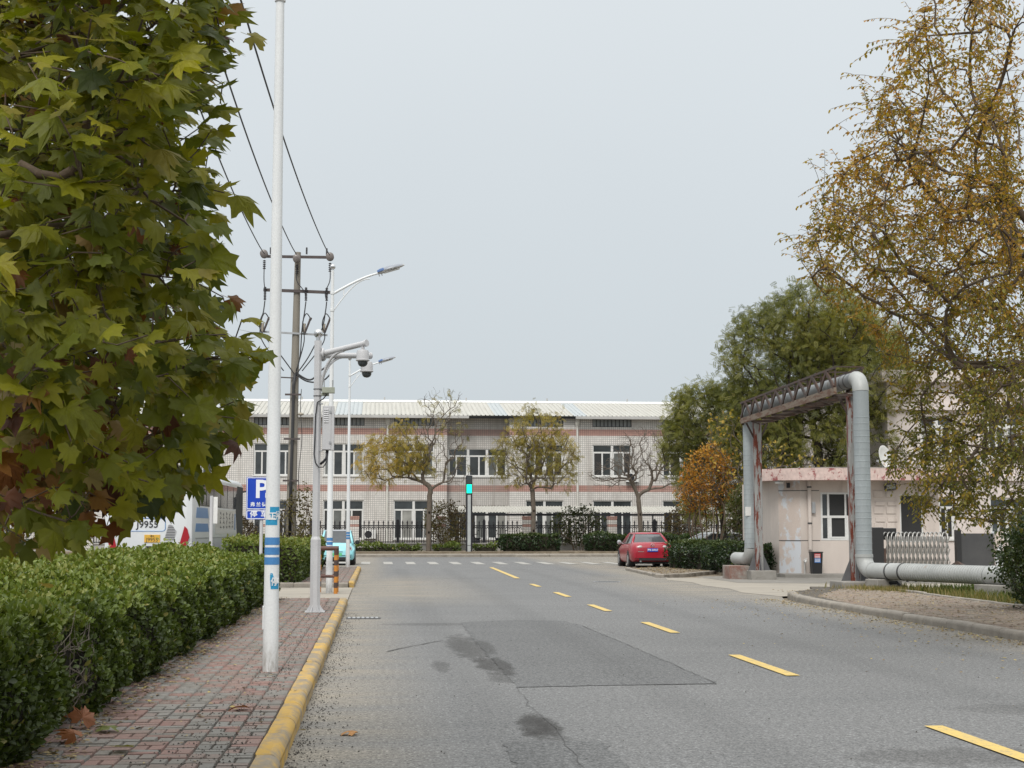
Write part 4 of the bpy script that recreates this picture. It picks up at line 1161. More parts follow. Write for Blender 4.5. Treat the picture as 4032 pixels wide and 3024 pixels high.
M['gusset'] = weathered('gusset_grey', (0.13, 0.13, 0.135), (0.09, 0.09, 0.093), 4, 0.7)
gan = thing('pipe_gantry', 'rusty lattice gantry on two peeling steel columns over the gate driveway', 'gantry', (0, 0, 0))
GA, GB = Vector((11.76, 37.15, 0)), Vector((11.95, 47.6, 0))
gd = (GB - GA).normalized(); gs = Vector((gd.y, -gd.x, 0))
def gp_(s, o, z): p = GA + gd * s + gs * o; return (p.x, p.y, z)
for (c, lab) in (((11.90, 37.48), 'right'), ((11.97, 47.42), 'left')):
    b = MB().box(c[0] - 0.12, c[0] + 0.12, c[1] - 0.10, c[1] + 0.10, 0.28, 4.98)
    b.build('column', M['rust_column'], gan, bevel=0.015)
    f = MB()
    for (dx, dy) in ((1, 0), (-1, 0), (0, 1), (0, -1)):
        x, y = c; 
        f.add([(x + dx * 0.12 - dy * 0.01, y + dy * 0.10 - dx * 0.01, 0.28), (x + dx * 0.36 - dy * 0.01, y + dy * 0.34 - dx * 0.01, 0.28), (x + dx * 0.12 - dy * 0.01, y + dy * 0.10 - dx * 0.01, 0.85),
               (x + dx * 0.12 + dy * 0.01, y + dy * 0.10 + dx * 0.01, 0.28), (x + dx * 0.36 + dy * 0.01, y + dy * 0.34 + dx * 0.01, 0.28), (x + dx * 0.12 + dy * 0.01, y + dy * 0.10 + dx * 0.01, 0.85)],
              [(0, 1, 2), (5, 4, 3), (0, 3, 4, 1), (1, 4, 5, 2), (2, 5, 3, 0)])
    f.build('base_gusset', M['gusset'], gan)
    for sx in (-1, 1):
        MB().beam((c[0], c[1], 4.25), (c[0] + sx * 0.34, c[1], 4.92), 0.05, 0.05).build('knee_brace', M['rust_truss'], gan)
MB().box(11.35, 12.35, 36.75, 37.85, -0.03, 0.29).build('footing', M['concrete'], gan, bevel=0.02)
MB().box(11.62, 12.42, 47.0, 47.95, -0.03, 0.29).build('footing', M['concrete'], gan, bevel=0.02)
LEN = (GB - GA).length
SPAN0, SPAN1 = 0.05, LEN + 0.35
for o in (-0.36, 0.36):
    MB().beam(gp_(SPAN0, o, 5.02), gp_(SPAN1, o, 5.02), 0.07, 0.17).build('bottom_chord', M['rust_chord'], gan)
    MB().beam(gp_(SPAN0, o, 5.60), gp_(SPAN1, o, 5.60), 0.06, 0.055).build('top_chord', M['rust_truss'], gan)
    nb = 8; L = (SPAN1 - SPAN0 - 0.1) / nb
    for k in range(nb):
        s = SPAN0 + 0.05 + k * L
        oo = o * 1.06
        MB().beam(gp_(s, oo, 5.11), gp_(s + L / 2, oo, 5.57), 0.035, 0.105).build('diagonal', M['rust_truss'], gan)
        MB().beam(gp_(s + L, oo, 5.11), gp_(s + L / 2, oo, 5.57), 0.035, 0.105).build('diagonal', M['rust_truss'], gan)
    for k in range(nb + 1):
        s = SPAN0 + 0.05 + k * L
        MB().beam(gp_(s, o * 0.94, 5.11), gp_(s, o * 0.94, 5.57), 0.035, 0.035).build('upright', M['rust_truss'], gan)
for k in range(9):
    s = SPAN0 + 0.1 + k * (SPAN1 - SPAN0 - 0.2) / 8
    MB().beam(gp_(s, -0.36, 4.92), gp_(s, 0.36, 4.92), 0.06, 0.06).build('cross_member', M['rust_truss'], gan)
    if k < 8:
        s2 = SPAN0 + 0.1 + (k + 1) * (SPAN1 - SPAN0 - 0.2) / 8
        MB().beam(gp_(s, -0.34 if k % 2 else 0.34, 4.90), gp_(s2, 0.34 if k % 2 else -0.34, 4.90), 0.04, 0.03).build('lower_brace', M['rust_truss'], gan)
    MB().beam(gp_(s, -0.36, 5.635), gp_(s, 0.36, 5.635), 0.045, 0.03).build('upper_member', M['rust_truss'], gan)

# the lagged pipe: ground run, riser, span, drop
pp = thing('heating_pipe', 'fat lagged metal heating pipe rising over the gantry and running along the grass', 'pipe', (0, 0, 0))
PR = 0.195
def ribbed(p0, p1, pitch, r, rib, n=34):
    p0, p1 = Vector(p0), Vector(p1); d = p1 - p0; L = d.length; k = max(2, int(L / pitch)); pts, rs = [], []
    for i in range(k):
        a, b = i / k, (i + 1) / k
        pts += [p0 + d * (a + 0.005 / k), p0 + d * (b - 0.16 / k), p0 + d * (b - 0.14 / k), p0 + d * (b - 0.02 / k)]
        rs += [r, r, r + rib, r + rib]
    pts.append(p1); rs.append(r)
    return MB().tube(pts, rs, n, True)
def elbow(c, a, b, R_, n=9):
    """quarter bend: c = corner; from direction a into b"""
    c, a, b = Vector(c), Vector(a).normalized(), Vector(b).normalized()
    ctr = c - a * R_ + b * R_
    return [ctr + (-b * math.cos(t) + a * math.sin(t)) * R_ for t in [math.pi / 2 * k / n for k in range(n + 1)]]
RX, RY = 11.99, 37.02
LX, LY = 11.83, 47.9
ZG, ZT = 0.56, 5.33
gdir = Vector((0.31, -0.95, 0)).normalized()
g0 = Vector((RX, RY, ZG))
e1 = elbow((RX, RY, ZG), -gdir, (0, 0, 1), 0.32)
MB().tube(e1, PR * 1.06, 22).build('lower_elbow', M['pipe_white'], pp, True, 60)
MB().cyl((RX, RY, ZG + 0.32), (RX, RY, ZG + 0.40), PR * 1.12, n=22).build('collar', M['pipe_white'], pp, True, 40)
ribbed((RX, RY, 0.92), (RX, RY, 4.35), 0.15, PR, 0.0045).build('riser', M['pipe_zinc'], pp, True, 14)
MB().cyl((RX, RY, 4.34), (RX, RY, ZT - 0.33), PR * 0.99, n=22).build('riser_top', M['pipe_zinc'], pp, True, 40)
hd_ = (Vector((LX, LY, 0)) - Vector((RX, RY, 0))).normalized()
MB().tube(elbow((RX, RY, ZT), (0, 0, 1), hd_, 0.34), PR * 1.03, 22).build('upper_elbow', M['pipe_white'], pp, True, 60)
s0 = Vector((RX, RY, ZT)) + hd_ * 0.33; s1 = Vector((LX, LY, ZT)) - hd_ * 0.33
ribbed(s0, s1, 0.9, PR * 0.97, 0.006).build('span', M['pipe_dull'], pp, True, 50)
for q in (0.05, 0.12): 
    c = s0 + hd_ * (0.2 + q * 5); MB().cyl(c, c + hd_ * 0.05, PR * 1.02, n=22).build('band', M['tar_band'], pp, True, 40)
MB().tube(elbow((LX, LY, ZT), hd_, (0, 0, -1), 0.34), PR * 1.02, 22).build('far_elbow', M['pipe_zinc'], pp, True, 60)
ribbed((LX, LY, ZT - 0.34), (LX, LY, 0.98), 0.15, PR, 0.0045).build('drop', M['pipe_zinc'], pp, True, 14)
ldir = Vector((-0.16, 0.98, 0)).normalized()
MB().tube(elbow((LX, LY, 0.64), (0, 0, -1), ldir, 0.34), PR * 1.03, 22).build('foot_elbow', M['pipe_white'], pp, True, 60)
a = Vector((LX, LY, 0.64)) + ldir * 0.33
MB().cyl(a, a + ldir * 0.9, PR, n=22).build('stub', M['pipe_white'], pp, True, 40)
MB().box(LX - 0.75, LX - 0.10, LY - 0.25, LY + 0.75, -0.03, 0.43).build('concrete_support', rust_mat('red_block', (0.30, 0.27, 0.24), (0.22, 0.12, 0.095), (0.17, 0.09, 0.07), 0.42, 0.58, 2, (1, 1, 1)), pp, bevel=0.02)
pos = 0.30
for (ln, mat_, pitch, rib, rr) in ((0.75, 'pipe_white', 0.7, 0.0, 1.0), (0.5, 'pipe_white', 0.5, 0.004, 1.03), (3.0, 'pipe_white', 0.085, 0.010, 1.02), (0.95, 'pipe_white', 0.9, 0.0, 1.10), (1.6, 'pipe_white', 0.09, 0.010, 1.02), (4.0, 'pipe_white', 0.09, 0.010, 1.04)):
    a = g0 + gdir * pos; b = g0 + gdir * (pos + ln)
    ribbed(a, b, pitch, PR * rr, rib).build('ground_run', M[mat_], pp, True, 14)
    MB().cyl(b - gdir * 0.025, b + gdir * 0.02, PR * max(rr, 1.02) * 1.05, n=22).build('band', M['tar_band'], pp, True, 40)
    pos += ln
for q, w in ((0.75, 0.5), (4.9, 0.9), (8.6, 0.6)):
    c = g0 + gdir * q; sd = Vector((gdir.y, -gdir.x, 0)) * 0.36; dd = gdir * w / 2
    MB().prism([((c + s * dd + t * sd).x, (c + s * dd + t * sd).y) for s, t in ((-1, -1), (1, -1), (1, 1), (-1, 1))], -0.03, 0.37, 'z').build('concrete_support', M['concrete'], pp, bevel=0.02)
MB().tube([(12.15, 36.35, 0.34), (12.3, 36.1, 0.28), (12.42, 35.9, 0.30), (12.5, 35.75, 0.18), (12.42, 35.8, 0.05)], 0.04, 8).build('valve_loop', M['black_metal'], pp, True)
tag(MB().add([(13.0, 33.9, 0.77), (13.08, 33.75, 0.86), (13.12, 33.6, 0.77), (13.2, 33.55, 0.77), (13.05, 33.85, 0.74)], [(0, 1, 2), (1, 3, 2), (0, 4, 1)]).build('torn_lagging', M['rust_truss'], pp), 'torn rusty flap of pipe lagging')
tag(MB().box(LX - 0.205, LX - 0.02, LY - PR - 0.006, LY - PR + 0.004, 2.0, 2.28).build('paper_scrap', M['upvc'], pp), 'white paper scrap stuck on the drop pipe')

# ------------------------------------------------------------------ gatehouse
M['pink'] = weathered('pink_stucco', (0.63, 0.56, 0.505), (0.55, 0.485, 0.44), 1.2, 0.85, fine=45, bstr=0.12, stain=(0.32, 0.27, 0.24), stain_scale=1.3, stain_pos=(0.58, 0.85), kind='World', stretch=(1.5, 1.5, 0.5))
M['pink_patched'] = weathered('patched_stucco', (0.61, 0.52, 0.46), (0.54, 0.46, 0.41), 1.2, 0.85, fine=45, bstr=0.12, stain=(0.60, 0.62, 0.65), stain_scale=1.6, stain_pos=(0.50, 0.56), kind='World', stretch=(1.5, 1.5, 0.9))
M['pink_peel'] = rust_mat('peeling_roof_edge', (0.64, 0.50, 0.455), (0.25, 0.07, 0.075), (0.36, 0.16, 0.145), 0.55, 0.59, 2.6, (1.6, 1.6, 1.3), 0.8)
gh = thing('gatehouse', 'small rounded pink stucco gatehouse with peeling flat roof and white window', 'gatehouse', (0, 0, 0))
GY = 50.0
H = [(14.74, 16.45, 1.21, 2.80), (17.45, 18.25, 1.15, 2.75)]
wm = holed_wall(14.05, 18.8, 0.0, 3.2, H, GY, 0.16)
wm.build('front_wall', M['pink'], gh)
MB().add([(14.05, GY, 0), (13.42, GY + 0.42, 0), (13.42, GY + 0.42, 3.2), (14.05, GY, 3.2)], [(0, 1, 2, 3)]).build('corner_wall', M['pink_patched'], gh)
MB().add([(13.42, GY + 0.42, 0), (13.30, GY + 1.0, 0), (13.30, 55, 0), (18.8, 55, 0), (18.8, GY, 0), (13.42, GY + 0.42, 3.2), (13.30, GY + 1.0, 3.2), (13.30, 55, 3.2), (18.8, 55, 3.2), (18.8, GY, 3.2)],
         [(0, 1, 6, 5), (1, 2, 7, 6), (2, 3, 8, 7), (3, 4, 9, 8)]).build('side_wall', M['pink'], gh)
rp = [(19.6, 49.2), (19.6, 56), (13.75, 56), (12.75, 51.7)]
for k in range(9):
    a = R(180 + 90 * k / 8); rp.append((14.7 + 2.1 * math.cos(a), 51.3 + 2.1 * math.sin(a)))
MB().prism(rp, 3.19, 3.58, 'z').build('roof', M['pink_peel'], gh)
MB().prism([(x, y) for x, y in [(19.4, 49.5), (19.4, 55.8), (13.9, 55.8), (13.0, 51.7), (14.8, 49.5)]], 3.582, 3.63, 'z').build('roof_felt', M['concrete'], gh)
f = MB(); x0, x1, z0, z1, t = 14.74, 16.45, 1.21, 2.80, 0.06
fy0, fy1 = GY - 0.01, GY + 0.07
f.box(x0, x1, fy0, fy1, z0, z0 + t); f.box(x0, x1, fy0, fy1, z1 - t, z1); f.box(x0, x0 + t, fy0, fy1, z0 + t, z1 - t); f.box(x1 - t, x1, fy0, fy1, z0 + t, z1 - t)
for x in (15.0, 16.16): f.box(x - 0.035, x + 0.035, fy0 + .004, fy1 - .004, z0 + t, z1 - t)
f.box(15.56, 15.62, fy0 + .006, fy1 - .006, z0 + t, z1 - t)
zm = 1.99; f.box(x0 + t, x1 - t, fy0 - .004, fy1 - .01, zm - 0.04, zm + 0.04)
f.box(15.035, 15.10, fy0 - .008, fy1 - .012, z0 + t, zm - .04); f.box(15.62, 15.68, fy0 - .008, fy1 - .012, z0 + t, zm - .04)
f.box(15.035, 15.56, fy0 - .009, fy1 - .012, z0 + t, z0 + t + .06)
gw = f.build('window', M['upvc'], gh)
for (a, b) in ((14.80, 14.965), (15.035, 15.56), (15.62, 16.125), (16.195, 16.39)):
    for (c, d) in ((1.27, 1.95), (2.03, 2.74)):
        MB().box(a, b, GY + 0.04, GY + 0.05, c, d).build('pane', M['glass_open' if 15 < a < 16.15 else 'glass'], gw)
gw2 = MB().box(17.45, 18.25, GY + 0.02, GY + 0.08, 1.15, 1.20).box(17.45, 18.25, GY + 0.02, GY + 0.08, 2.70, 2.75).box(17.45, 17.5, GY + 0.02, GY + 0.08, 1.2, 2.7).box(18.2, 18.25, GY + 0.02, GY + 0.08, 1.2, 2.7).build('window', M['upvc'], gh)
MB().box(17.5, 18.2, GY + 0.05, GY + 0.06, 1.2, 2.7).build('pane', M['glass_open'], gw2)
for z in (2.86, 1.20):
    MB().box(14.06, 14.70, GY - 0.004, GY + 0.01, z - 0.012, z + 0.012).build('wall_groove', M['tar_band'], gh)
    MB().beam((14.05, GY - 0.004, z), (13.42, GY + 0.416, z), 0.012, 0.024).build('wall_groove', M['tar_band'], gh)
for j in range(5):
    for i in range(2):
        x = 16.72 + i * 0.42 + (0.05 if j % 2 else 0)
        MB().box(x - 0.16, x + 0.16, GY - 0.03, GY, 1.55 + j * 0.27, 1.55 + j * 0.27 + (0.14 if j % 2 else 0.24)).build('rustic_stone', M['pink'], gh, bevel=0.012)
MB().tube([(14.34, GY - 0.09, 0.9), (14.34, GY - 0.09, 3.18)], 0.065, 12).build('downpipe', M['pink'], gh, True, 40)
for z in (2.95, 1.75): MB().cyl((14.34, GY - 0.09, z), (14.34, GY - 0.09, z + 0.05), 0.078, n=12).build('pipe_clip', M['tar_band'], gh, True, 40)
MB().box(14.42, 14.54, GY - 0.10, GY, 2.10, 2.48).build('meter_box', M['steel'], gh, bevel=0.012)
MB().box(13.62, 13.72, GY + 0.02, GY + 0.12, 2.95, 3.12).build('camera_bracket', M['black_metal'], gh)
MB().lathe([(0.02, 3.07), (0.14, 3.09), (0.16, 3.15), (0.05, 3.19)], (13.35, GY + 0.0, 0), 14).build('ceiling_lamp', M['upvc'], gh, True)
fl = MB().prism([(16.9, 2.86), (17.3, 2.90), (17.28, 3.12), (16.88, 3.08)], GY - 0.22, GY - 0.12, 'y').build('floodlight', M['black_metal'], gh, bevel=0.01)
MB().prism([(16.95, 2.90), (17.25, 2.93), (17.23, 3.08), (16.93, 3.05)], GY - 0.228, GY - 0.22, 'y').build('lens', M['glass_pale'], fl)
MB().box(17.05, 17.12, GY - 0.12, GY, 2.98, 3.03).build('bracket', M['black_metal'], fl)
slab('doorstep', [(13.2, 48.9), (16.4, 48.7), (16.4, 50), (13.2, 50.6)], -0.03, 0.12, M['concrete'])

# litter bin with red and blue notice
M['bin_black'] = new_mat('bin_black', (0.02, 0.02, 0.021), 0.45)
bn = thing('litter_bin', 'small black bin with red and blue notice below the gatehouse downpipe', 'bin', (14.42, 49.55, 0.12))
MB().add([(-0.16, -0.14, 0), (0.16, -0.14, 0), (0.16, 0.14, 0), (-0.16, 0.14, 0), (-0.19, -0.16, 0.68), (0.19, -0.16, 0.68), (0.19, 0.16, 0.68), (-0.19, 0.16, 0.68)], [(3, 2, 1, 0), (4, 5, 6, 7), (0, 1, 5, 4), (1, 2, 6, 5), (2, 3, 7, 6), (3, 0, 4, 7)]).build('body', M['bin_black'], bn, bevel=0.015)
MB().box(-0.20, 0.20, -0.17, 0.17, 0.68, 0.72).build('rim', M['bin_black'], bn, bevel=0.01)
M['red_print'] = new_mat('red_print', (0.45, 0.03, 0.03), 0.5); M['blue_print'] = new_mat('blue_print', (0.05, 0.16, 0.42), 0.5)
nt = MB().box(-0.10, 0.11, -0.168, -0.160, 0.52, 0.66).build('red_notice', M['red_print'], bn)
nb_ = MB().box(-0.10, 0.11, -0.167, -0.159, 0.36, 0.51).build('blue_notice', M['blue_print'], bn)
for par, zs in ((nt, (0.62, 0.575, 0.54)), (nb_, (0.48, 0.44, 0.40))):
    for z in zs:
        mb = MB()
        for k in range(5): mb.box(-0.085 + k * 0.036, -0.06 + k * 0.036, -0.1705, -0.1685, z - 0.011, z + 0.011)
        mb.build('print_line', M['white_ink'], par)
tp = thing('tap', 'white water tap on a short stub beside the black bin', 'tap', (14.14, 49.75, 0.12))
MB().tube([(0, 0.2, 0.42), (0, 0, 0.42), (-0.02, -0.06, 0.40), (-0.06, -0.08, 0.36)], 0.035, 10).cyl((0, 0, 0.42), (0, 0, 0.49), 0.02).box(-0.05, 0.05, -0.015, 0.015, 0.49, 0.51).build('spout', M['upvc'], tp, True, 40)
MB().cyl((0, 0.16, 0), (0, 0.16, 0.42), 0.02, n=8).build('riser', M['upvc'], tp, True, 40)

# satellite dish on the gatehouse roof
M['dish'] = weathered('dish_white', (0.66, 0.66, 0.63), (0.58, 0.57, 0.54), 2, 0.5, fine=20, bstr=0.03, stain=(0.33, 0.15, 0.07), stain_scale=1.6, stain_pos=(0.58, 0.64))
ds = thing('satellite_dish', 'white satellite dish with rust patch on the gatehouse roof', 'satellite dish', (17.6, 52.0, 3.63))
d = MB(); prof = [(0.005, 0.0), (0.15, 0.015), (0.28, 0.05), (0.37, 0.095), (0.39, 0.105), (0.37, 0.11), (0.28, 0.066), (0.15, 0.031), (0.005, 0.016)]
d.lathe([(r, -z) for r, z in prof], (0, 0, 0), 24, 'y')
o = d.build('reflector', M['dish'], ds, True, 60); o.location = (0, 0, 0.42); o.rotation_euler = (R(-14), 0, R(38)); o.scale = (1, 1, 1.12)
MB().tube([(0, 0.1, 0), (0, 0.1, 0.4), (0, 0.02, 0.45)], 0.025, 8).box(-0.25, 0.25, 0.0, 0.2, 0.0, 0.06).build('mount', M['steel'], ds)
MB().tube([(-0.1, -0.05, 0.1), (-0.32, -0.35, 0.3)], 0.012, 6).box(-0.36, -0.29, -0.39, -0.32, 0.27, 0.34).build('feed_arm', M['steel'], ds)

# retractable stainless gate and its motor head
M['stainless'] = weathered('stainless', (0.46, 0.45, 0.43), (0.36, 0.35, 0.33), 4, 0.35, 0.6, fine=30, bstr=0.03)
rg = thing('retractable_gate', 'folded stainless accordion gate with arched frames beside the gatehouse', 'gate', (15.0, 44.6, 0.01), R(-6))
fr = MB(); pts = []
for k in range(9): a = math.pi * k / 8; pts.append((-0.11 * math.cos(a), -0.16 * math.cos(a), 1.30 + 0.17 * math.sin(a)))
fr.tube([(-0.11, -0.16, 0.06)] + pts + [(0.11, 0.16, 0.06)], 0.021, 7)
frm = fr.mesh('gate_frame', M['stainless'], True)
sl_ = MB()
for z in (0.25, 0.62, 0.99):
    sl_.beam((0, 0, z), (0.06, 0, z + 0.19), 0.012, 0.045); sl_.beam((0.06, 0, z + 0.18), (0.125, 0, z + 0.36), 0.012, 0.045)
slm = sl_.mesh('lattice', M['stainless'])
for k in range(15):
    place('gate_frame', frm, rg, (0.10 + k * 0.125, 0, 0))
    place('lattice', slm, rg, (0.10 + k * 0.125, -0.10, 0)); place('lattice', slm, rg, (0.10 + (k + 1) * 0.125, 0.02, 0), sc=(-1, 1, 1))
    if k % 2: MB().cyl((0.10 + k * 0.125, 0, 0.0), (0.10 + k * 0.125, 0, 0.06), 0.035, n=8).build('wheel', M['black_metal'], rg)
hd_g = MB().box(-0.32, 0.0, -0.25, 0.25, 0.05, 1.62).box(0.0, 0.45, 0.06, 0.25, 1.25, 1.60).build('motor_head', M['bin_black'], rg, bevel=0.02)
MB().box(-0.02, 0.06, -0.24, -0.2, 0.1, 1.0).build('red_guard', M['rust_truss'], rg)
db = thing('gate_post_cabinet', 'dark slatted metal panel standing at the end of the accordion gate', 'panel', (17.1, 44.2, 0.0))
MB().box(0, 0.14, -0.1, 0.1, 0, 1.55).build('post', M['bin_black'], db)
MB().box(0.16, 1.15, -0.03, 0.03, 0.05, 1.45).build('panel', weathered('dark_panel', (0.075, 0.075, 0.075), (0.055, 0.055, 0.058), 2, 0.6), db)
MB().box(1.16, 1.42, -0.15, 0.15, 0, 1.5).build('white_pier', M['pink_patched'], db, bevel=0.02)

# pink two storey building behind the gatehouse
pk = thing('pink_building', 'pale pink two storey building with cornices half hidden by the autumn tree', 'building', (0, 0, 0))
M['pink_wall'] = weathered('pink_render', (0.68, 0.61, 0.575), (0.60, 0.54, 0.505), 0.8, 0.85, fine=25, bstr=0.08, kind='World')
PH = [(22.6, 24.0, 4.6, 6.3), (25.5, 27.1, 4.6, 6.3), (28.6, 30.2, 4.6, 6.3), (22.6, 24.0, 1.2, 2.9), (25.5, 27.1, 1.2, 2.9), (28.6, 30.2, 1.2, 2.9)]
wmb = holed_wall(21.2, 38, 0, 7.7, PH, 62, 0.2)
wmb.add([(21.2, 62, 0), (21.2, 75, 0), (21.2, 75, 7.7), (21.2, 62, 7.7)], [(0, 1, 2, 3)]).add([(38, 62, 0), (38, 75, 0), (38, 75, 7.7), (38, 62, 7.7)], [(0, 1, 2, 3)]).add([(21.2, 75, 0), (38, 75, 0), (38, 75, 7.7), (21.2, 75, 7.7)], [(0, 1, 2, 3)])
wmb.build('wall', M['pink_wall'], pk)
MB().box(20.9, 38.3, 61.7, 75.3, 7.7, 8.2).build('parapet', M['pink_wall'], pk, bevel=0.02)
MB().box(21.05, 38.15, 61.82, 62.0, 6.55, 6.8).build('cornice', M['pink_wall'], pk)
MB().box(21.05, 38.15, 61.85, 62.0, 3.6, 3.8).build('cornice', M['pink_wall'], pk)
for h in PH: window(pk, *h, 62, 2, wr_, 0.25)
MB().add([(21.4, 63.4, 0), (37.8, 63.4, 0), (37.8, 63.4, 7.6), (21.4, 63.4, 7.6)], [(0, 1, 2, 3)]).build('dark_backing', M['glass_open'], pk)  # unseen dark sheet added behind the windows to keep daylight out
ac_unit((24.6, 61.88, 3.95), 'white air conditioner unit on the pink building behind the leaves', 1.1)

# ================================================================== vehicles
def paint_mat(name, c, rough=0.3):
    m = new_mat(name, c, rough, 0, 0.5)
    b = m.node_tree.nodes['Principled BSDF']; b.inputs['Coat Weight'].default_value = 0.4; b.inputs['Coat Roughness'].default_value = 0.12
    v = coord(m, 'Object'); d = noise(m, v, 2.2, 5)
    set_base(m, mixc(m, ramp(m, d, [(0.45, 0.0), (0.85, 0.12)]), c, (0.28, 0.25, 0.21)))
    return m
M['red_paint'] = paint_mat('red_paint', (0.31, 0.008, 0.024))
M['mint_paint'] = paint_mat('mint_paint', (0.25, 0.60, 0.66))
M['white_paint'] = paint_mat('white_paint', (0.68, 0.69, 0.69))
M['grey_paint'] = paint_mat('grey_paint', (0.22, 0.23, 0.25))
M['car_glass'] = glass('car_glass', (0.05, 0.055, 0.06), 0.06)
M['tyre'] = new_mat('tyre', (0.02, 0.02, 0.02), 0.85)
M['rim'] = new_mat('rim', (0.42, 0.42, 0.43), 0.35, 0.7)
M['trim_black'] = new_mat('trim_black', (0.016, 0.016, 0.017), 0.6)
M['lamp_clear'] = new_mat('lamp_clear', (0.45, 0.42, 0.42), 0.15)
M['lamp_red'] = new_mat('lamp_red', (0.32, 0.01, 0.02), 0.2)
M['plate_blue'] = new_mat('plate_blue', (0.015, 0.06, 0.42), 0.4)
M['plate_green'] = new_mat('plate_green', (0.12, 0.50, 0.22), 0.4)
M['plate_yellow'] = new_mat('plate_yellow', (0.62, 0.36, 0.05), 0.4)
M['ink'] = new_mat('black_ink', (0.02, 0.02, 0.022), 0.5)

def body_ring(y, zb, zs, w, ws, cr):
    half = [(0, zb), (w * 0.55, zb), (w * 0.90, zb + 0.01), (w * 0.985, zb + 0.10), (w, zb + (zs - zb) * 0.45), (w * 0.99, zs - 0.16), (ws, zs - 0.05), (ws * 0.93, zs + cr * 0.25), (ws * 0.55, zs + cr * 0.8), (0, zs + cr)]
    return [(x, y, z) for x, z in half] + [(-x, y, z) for x, z in reversed(half[1:-1])]
def car(name, label, cat, loc, rz, st, gh_, mat, wheel, roof_mat=None, group=None):
    t = thing(name, label, cat, loc, rz, group)
    b = MB().loft([body_ring(*s) for s in st])
    bo = b.build('body', mat, t, True, 40)
    yr0, yf0, w0, z0, yr1, yf1, w1, z1 = gh_
    def gring(yr, yf, w, z, rr=0.12):
        out = []
        for (cx, cy, a0) in ((w - rr, yf - rr, 0), (-w + rr, yf - rr, 90), (-w + rr, yr + rr, 180), (w - rr, yr + rr, 270)):
            for k in range(4): a = R(a0 + 30 * k); out.append((cx + rr * math.cos(a), cy + rr * math.sin(a), z))
        return out
    g = MB().loft([gring(yr0, yf0, w0, z0), gring((yr0 * .45 + yr1 * .55), (yf0 * .45 + yf1 * .55), (w0 * .42 + w1 * .58), z0 + (z1 - z0) * 0.55), gring(yr1, yf1, w1, z1 - 0.03)])
    g.build('windows', M['car_glass'], t, True, 35)
    rm = roof_mat or mat
    MB().loft([gring(yr1 - 0.06, yf1 + 0.06, w1 + 0.03, z1 - 0.055), gring(yr1 - 0.01, yf1 + 0.01, w1 + 0.005, z1 - 0.015), gring(yr1 + 0.12, yf1 - 0.12, w1 - 0.12, z1 + 0.012), gring(yr1 + 0.3, yf1 - 0.3, w1 - 0.3, z1 + 0.02)]).build('roof', rm, t, True, 50)
    for sx in (-1, 1):
        for (ya, yb) in ((yr0, yr1), (yf0, yf1)):
            s_ = 1 if ya < 0 else -1
            ym, wm_, zm_ = ya * .45 + yb * .55, w0 * .42 + w1 * .58, z0 + (z1 - z0) * 0.55
            MB().tube([(sx * (w0 - 0.045), ya + s_ * 0.05, z0 - 0.02), (sx * (wm_ - 0.045), ym + s_ * 0.05, zm_), (sx * (w1 - 0.04), yb + s_ * 0.04, z1 - 0.04)], [0.062, 0.056, 0.05], 8).build('pillar', rm if roof_mat is None else mat, t, True)
        yc = (yr0 + yf0) / 2 - 0.05
        MB().beam((sx * (w0 + 0.0), yc, z0), (sx * (w1 + 0.012), yc, z1 - 0.05), 0.03, 0.09, (0, 1, 0)).build('door_pillar', M['trim_black'], t)
        mx = sx * (w0 + 0.16)
        MB().lathe([(0.02, -0.07), (0.085, -0.05), (0.10, 0.02), (0.06, 0.09)], (mx, yf0 - 0.42, z0 + 0.06), 12, 'y').cyl((sx * (w0 - .02), yf0 - 0.40, z0), (mx, yf0 - 0.40, z0 + 0.04), 0.025).build('mirror', M['trim_black'] if roof_mat else M['rim'], t, True, 50)
        wr, wy, wx, tw = wheel
        for y in wy:
            MB().cyl((sx * (wx - tw - 0.06), y, wr + 0.02), (sx * (wx + 0.004), y, wr + 0.02), wr + 0.055, n=28).build('wheel_arch', M['trim_black'], t)
            ty = MB().lathe([(wr * 0.6, -tw / 2), (wr * 0.96, -tw / 2), (wr, -tw * 0.36), (wr, tw * 0.36), (wr * 0.96, tw / 2), (wr * 0.6, tw / 2)], (sx * (wx - tw / 2 + 0.012), y, wr), 28, 'x').build('wheel', M['tyre'], t, True, 40)
            rmsh = MB().lathe([(0.03, -tw / 2 - 0.001), (wr * 0.62, -tw / 2 - 0.001), (wr * 0.64, -tw / 2 + 0.02), (wr * 0.64, tw / 2 - 0.02), (wr * 0.62, tw / 2 + 0.002), (wr * 0.5, tw / 2 - 0.02), (0.05, tw / 2 - 0.005)], (sx * (wx - tw / 2 + 0.014), y, wr), 20, 'x')
            rmsh.build('rim', M['rim'], ty, True, 40)
    MB().box(-w0 * 0.85, w0 * 0.85, st[0][0] + 0.25, st[-1][0] - 0.25, 0.16, 0.26).build('underbody', M['trim_black'], t)
    return t
SED = [(-2.33, 0.47, 0.78, 0.66, 0.60, 0.02), (-2.29, 0.33, 0.90, 0.77, 0.70, 0.03), (-2.15, 0.26, 1.00, 0.84, 0.74, 0.03), (-1.9, 0.24, 1.03, 0.875, 0.79, 0.03), (-1.3, 0.20, 1.01, 0.89, 0.82, 0.03), (-0.5, 0.20, 0.98, 0.89, 0.83, 0.03), (0.5, 0.20, 0.95, 0.89, 0.83, 0.03),
       (1.1, 0.20, 0.93, 0.89, 0.82, 0.03), (1.5, 0.22, 0.88, 0.88, 0.78, 0.05), (2.0, 0.24, 0.78, 0.84, 0.72, 0.05), (2.22, 0.28, 0.70, 0.76, 0.66, 0.04), (2.33, 0.40, 0.58, 0.62, 0.52, 0.02)]
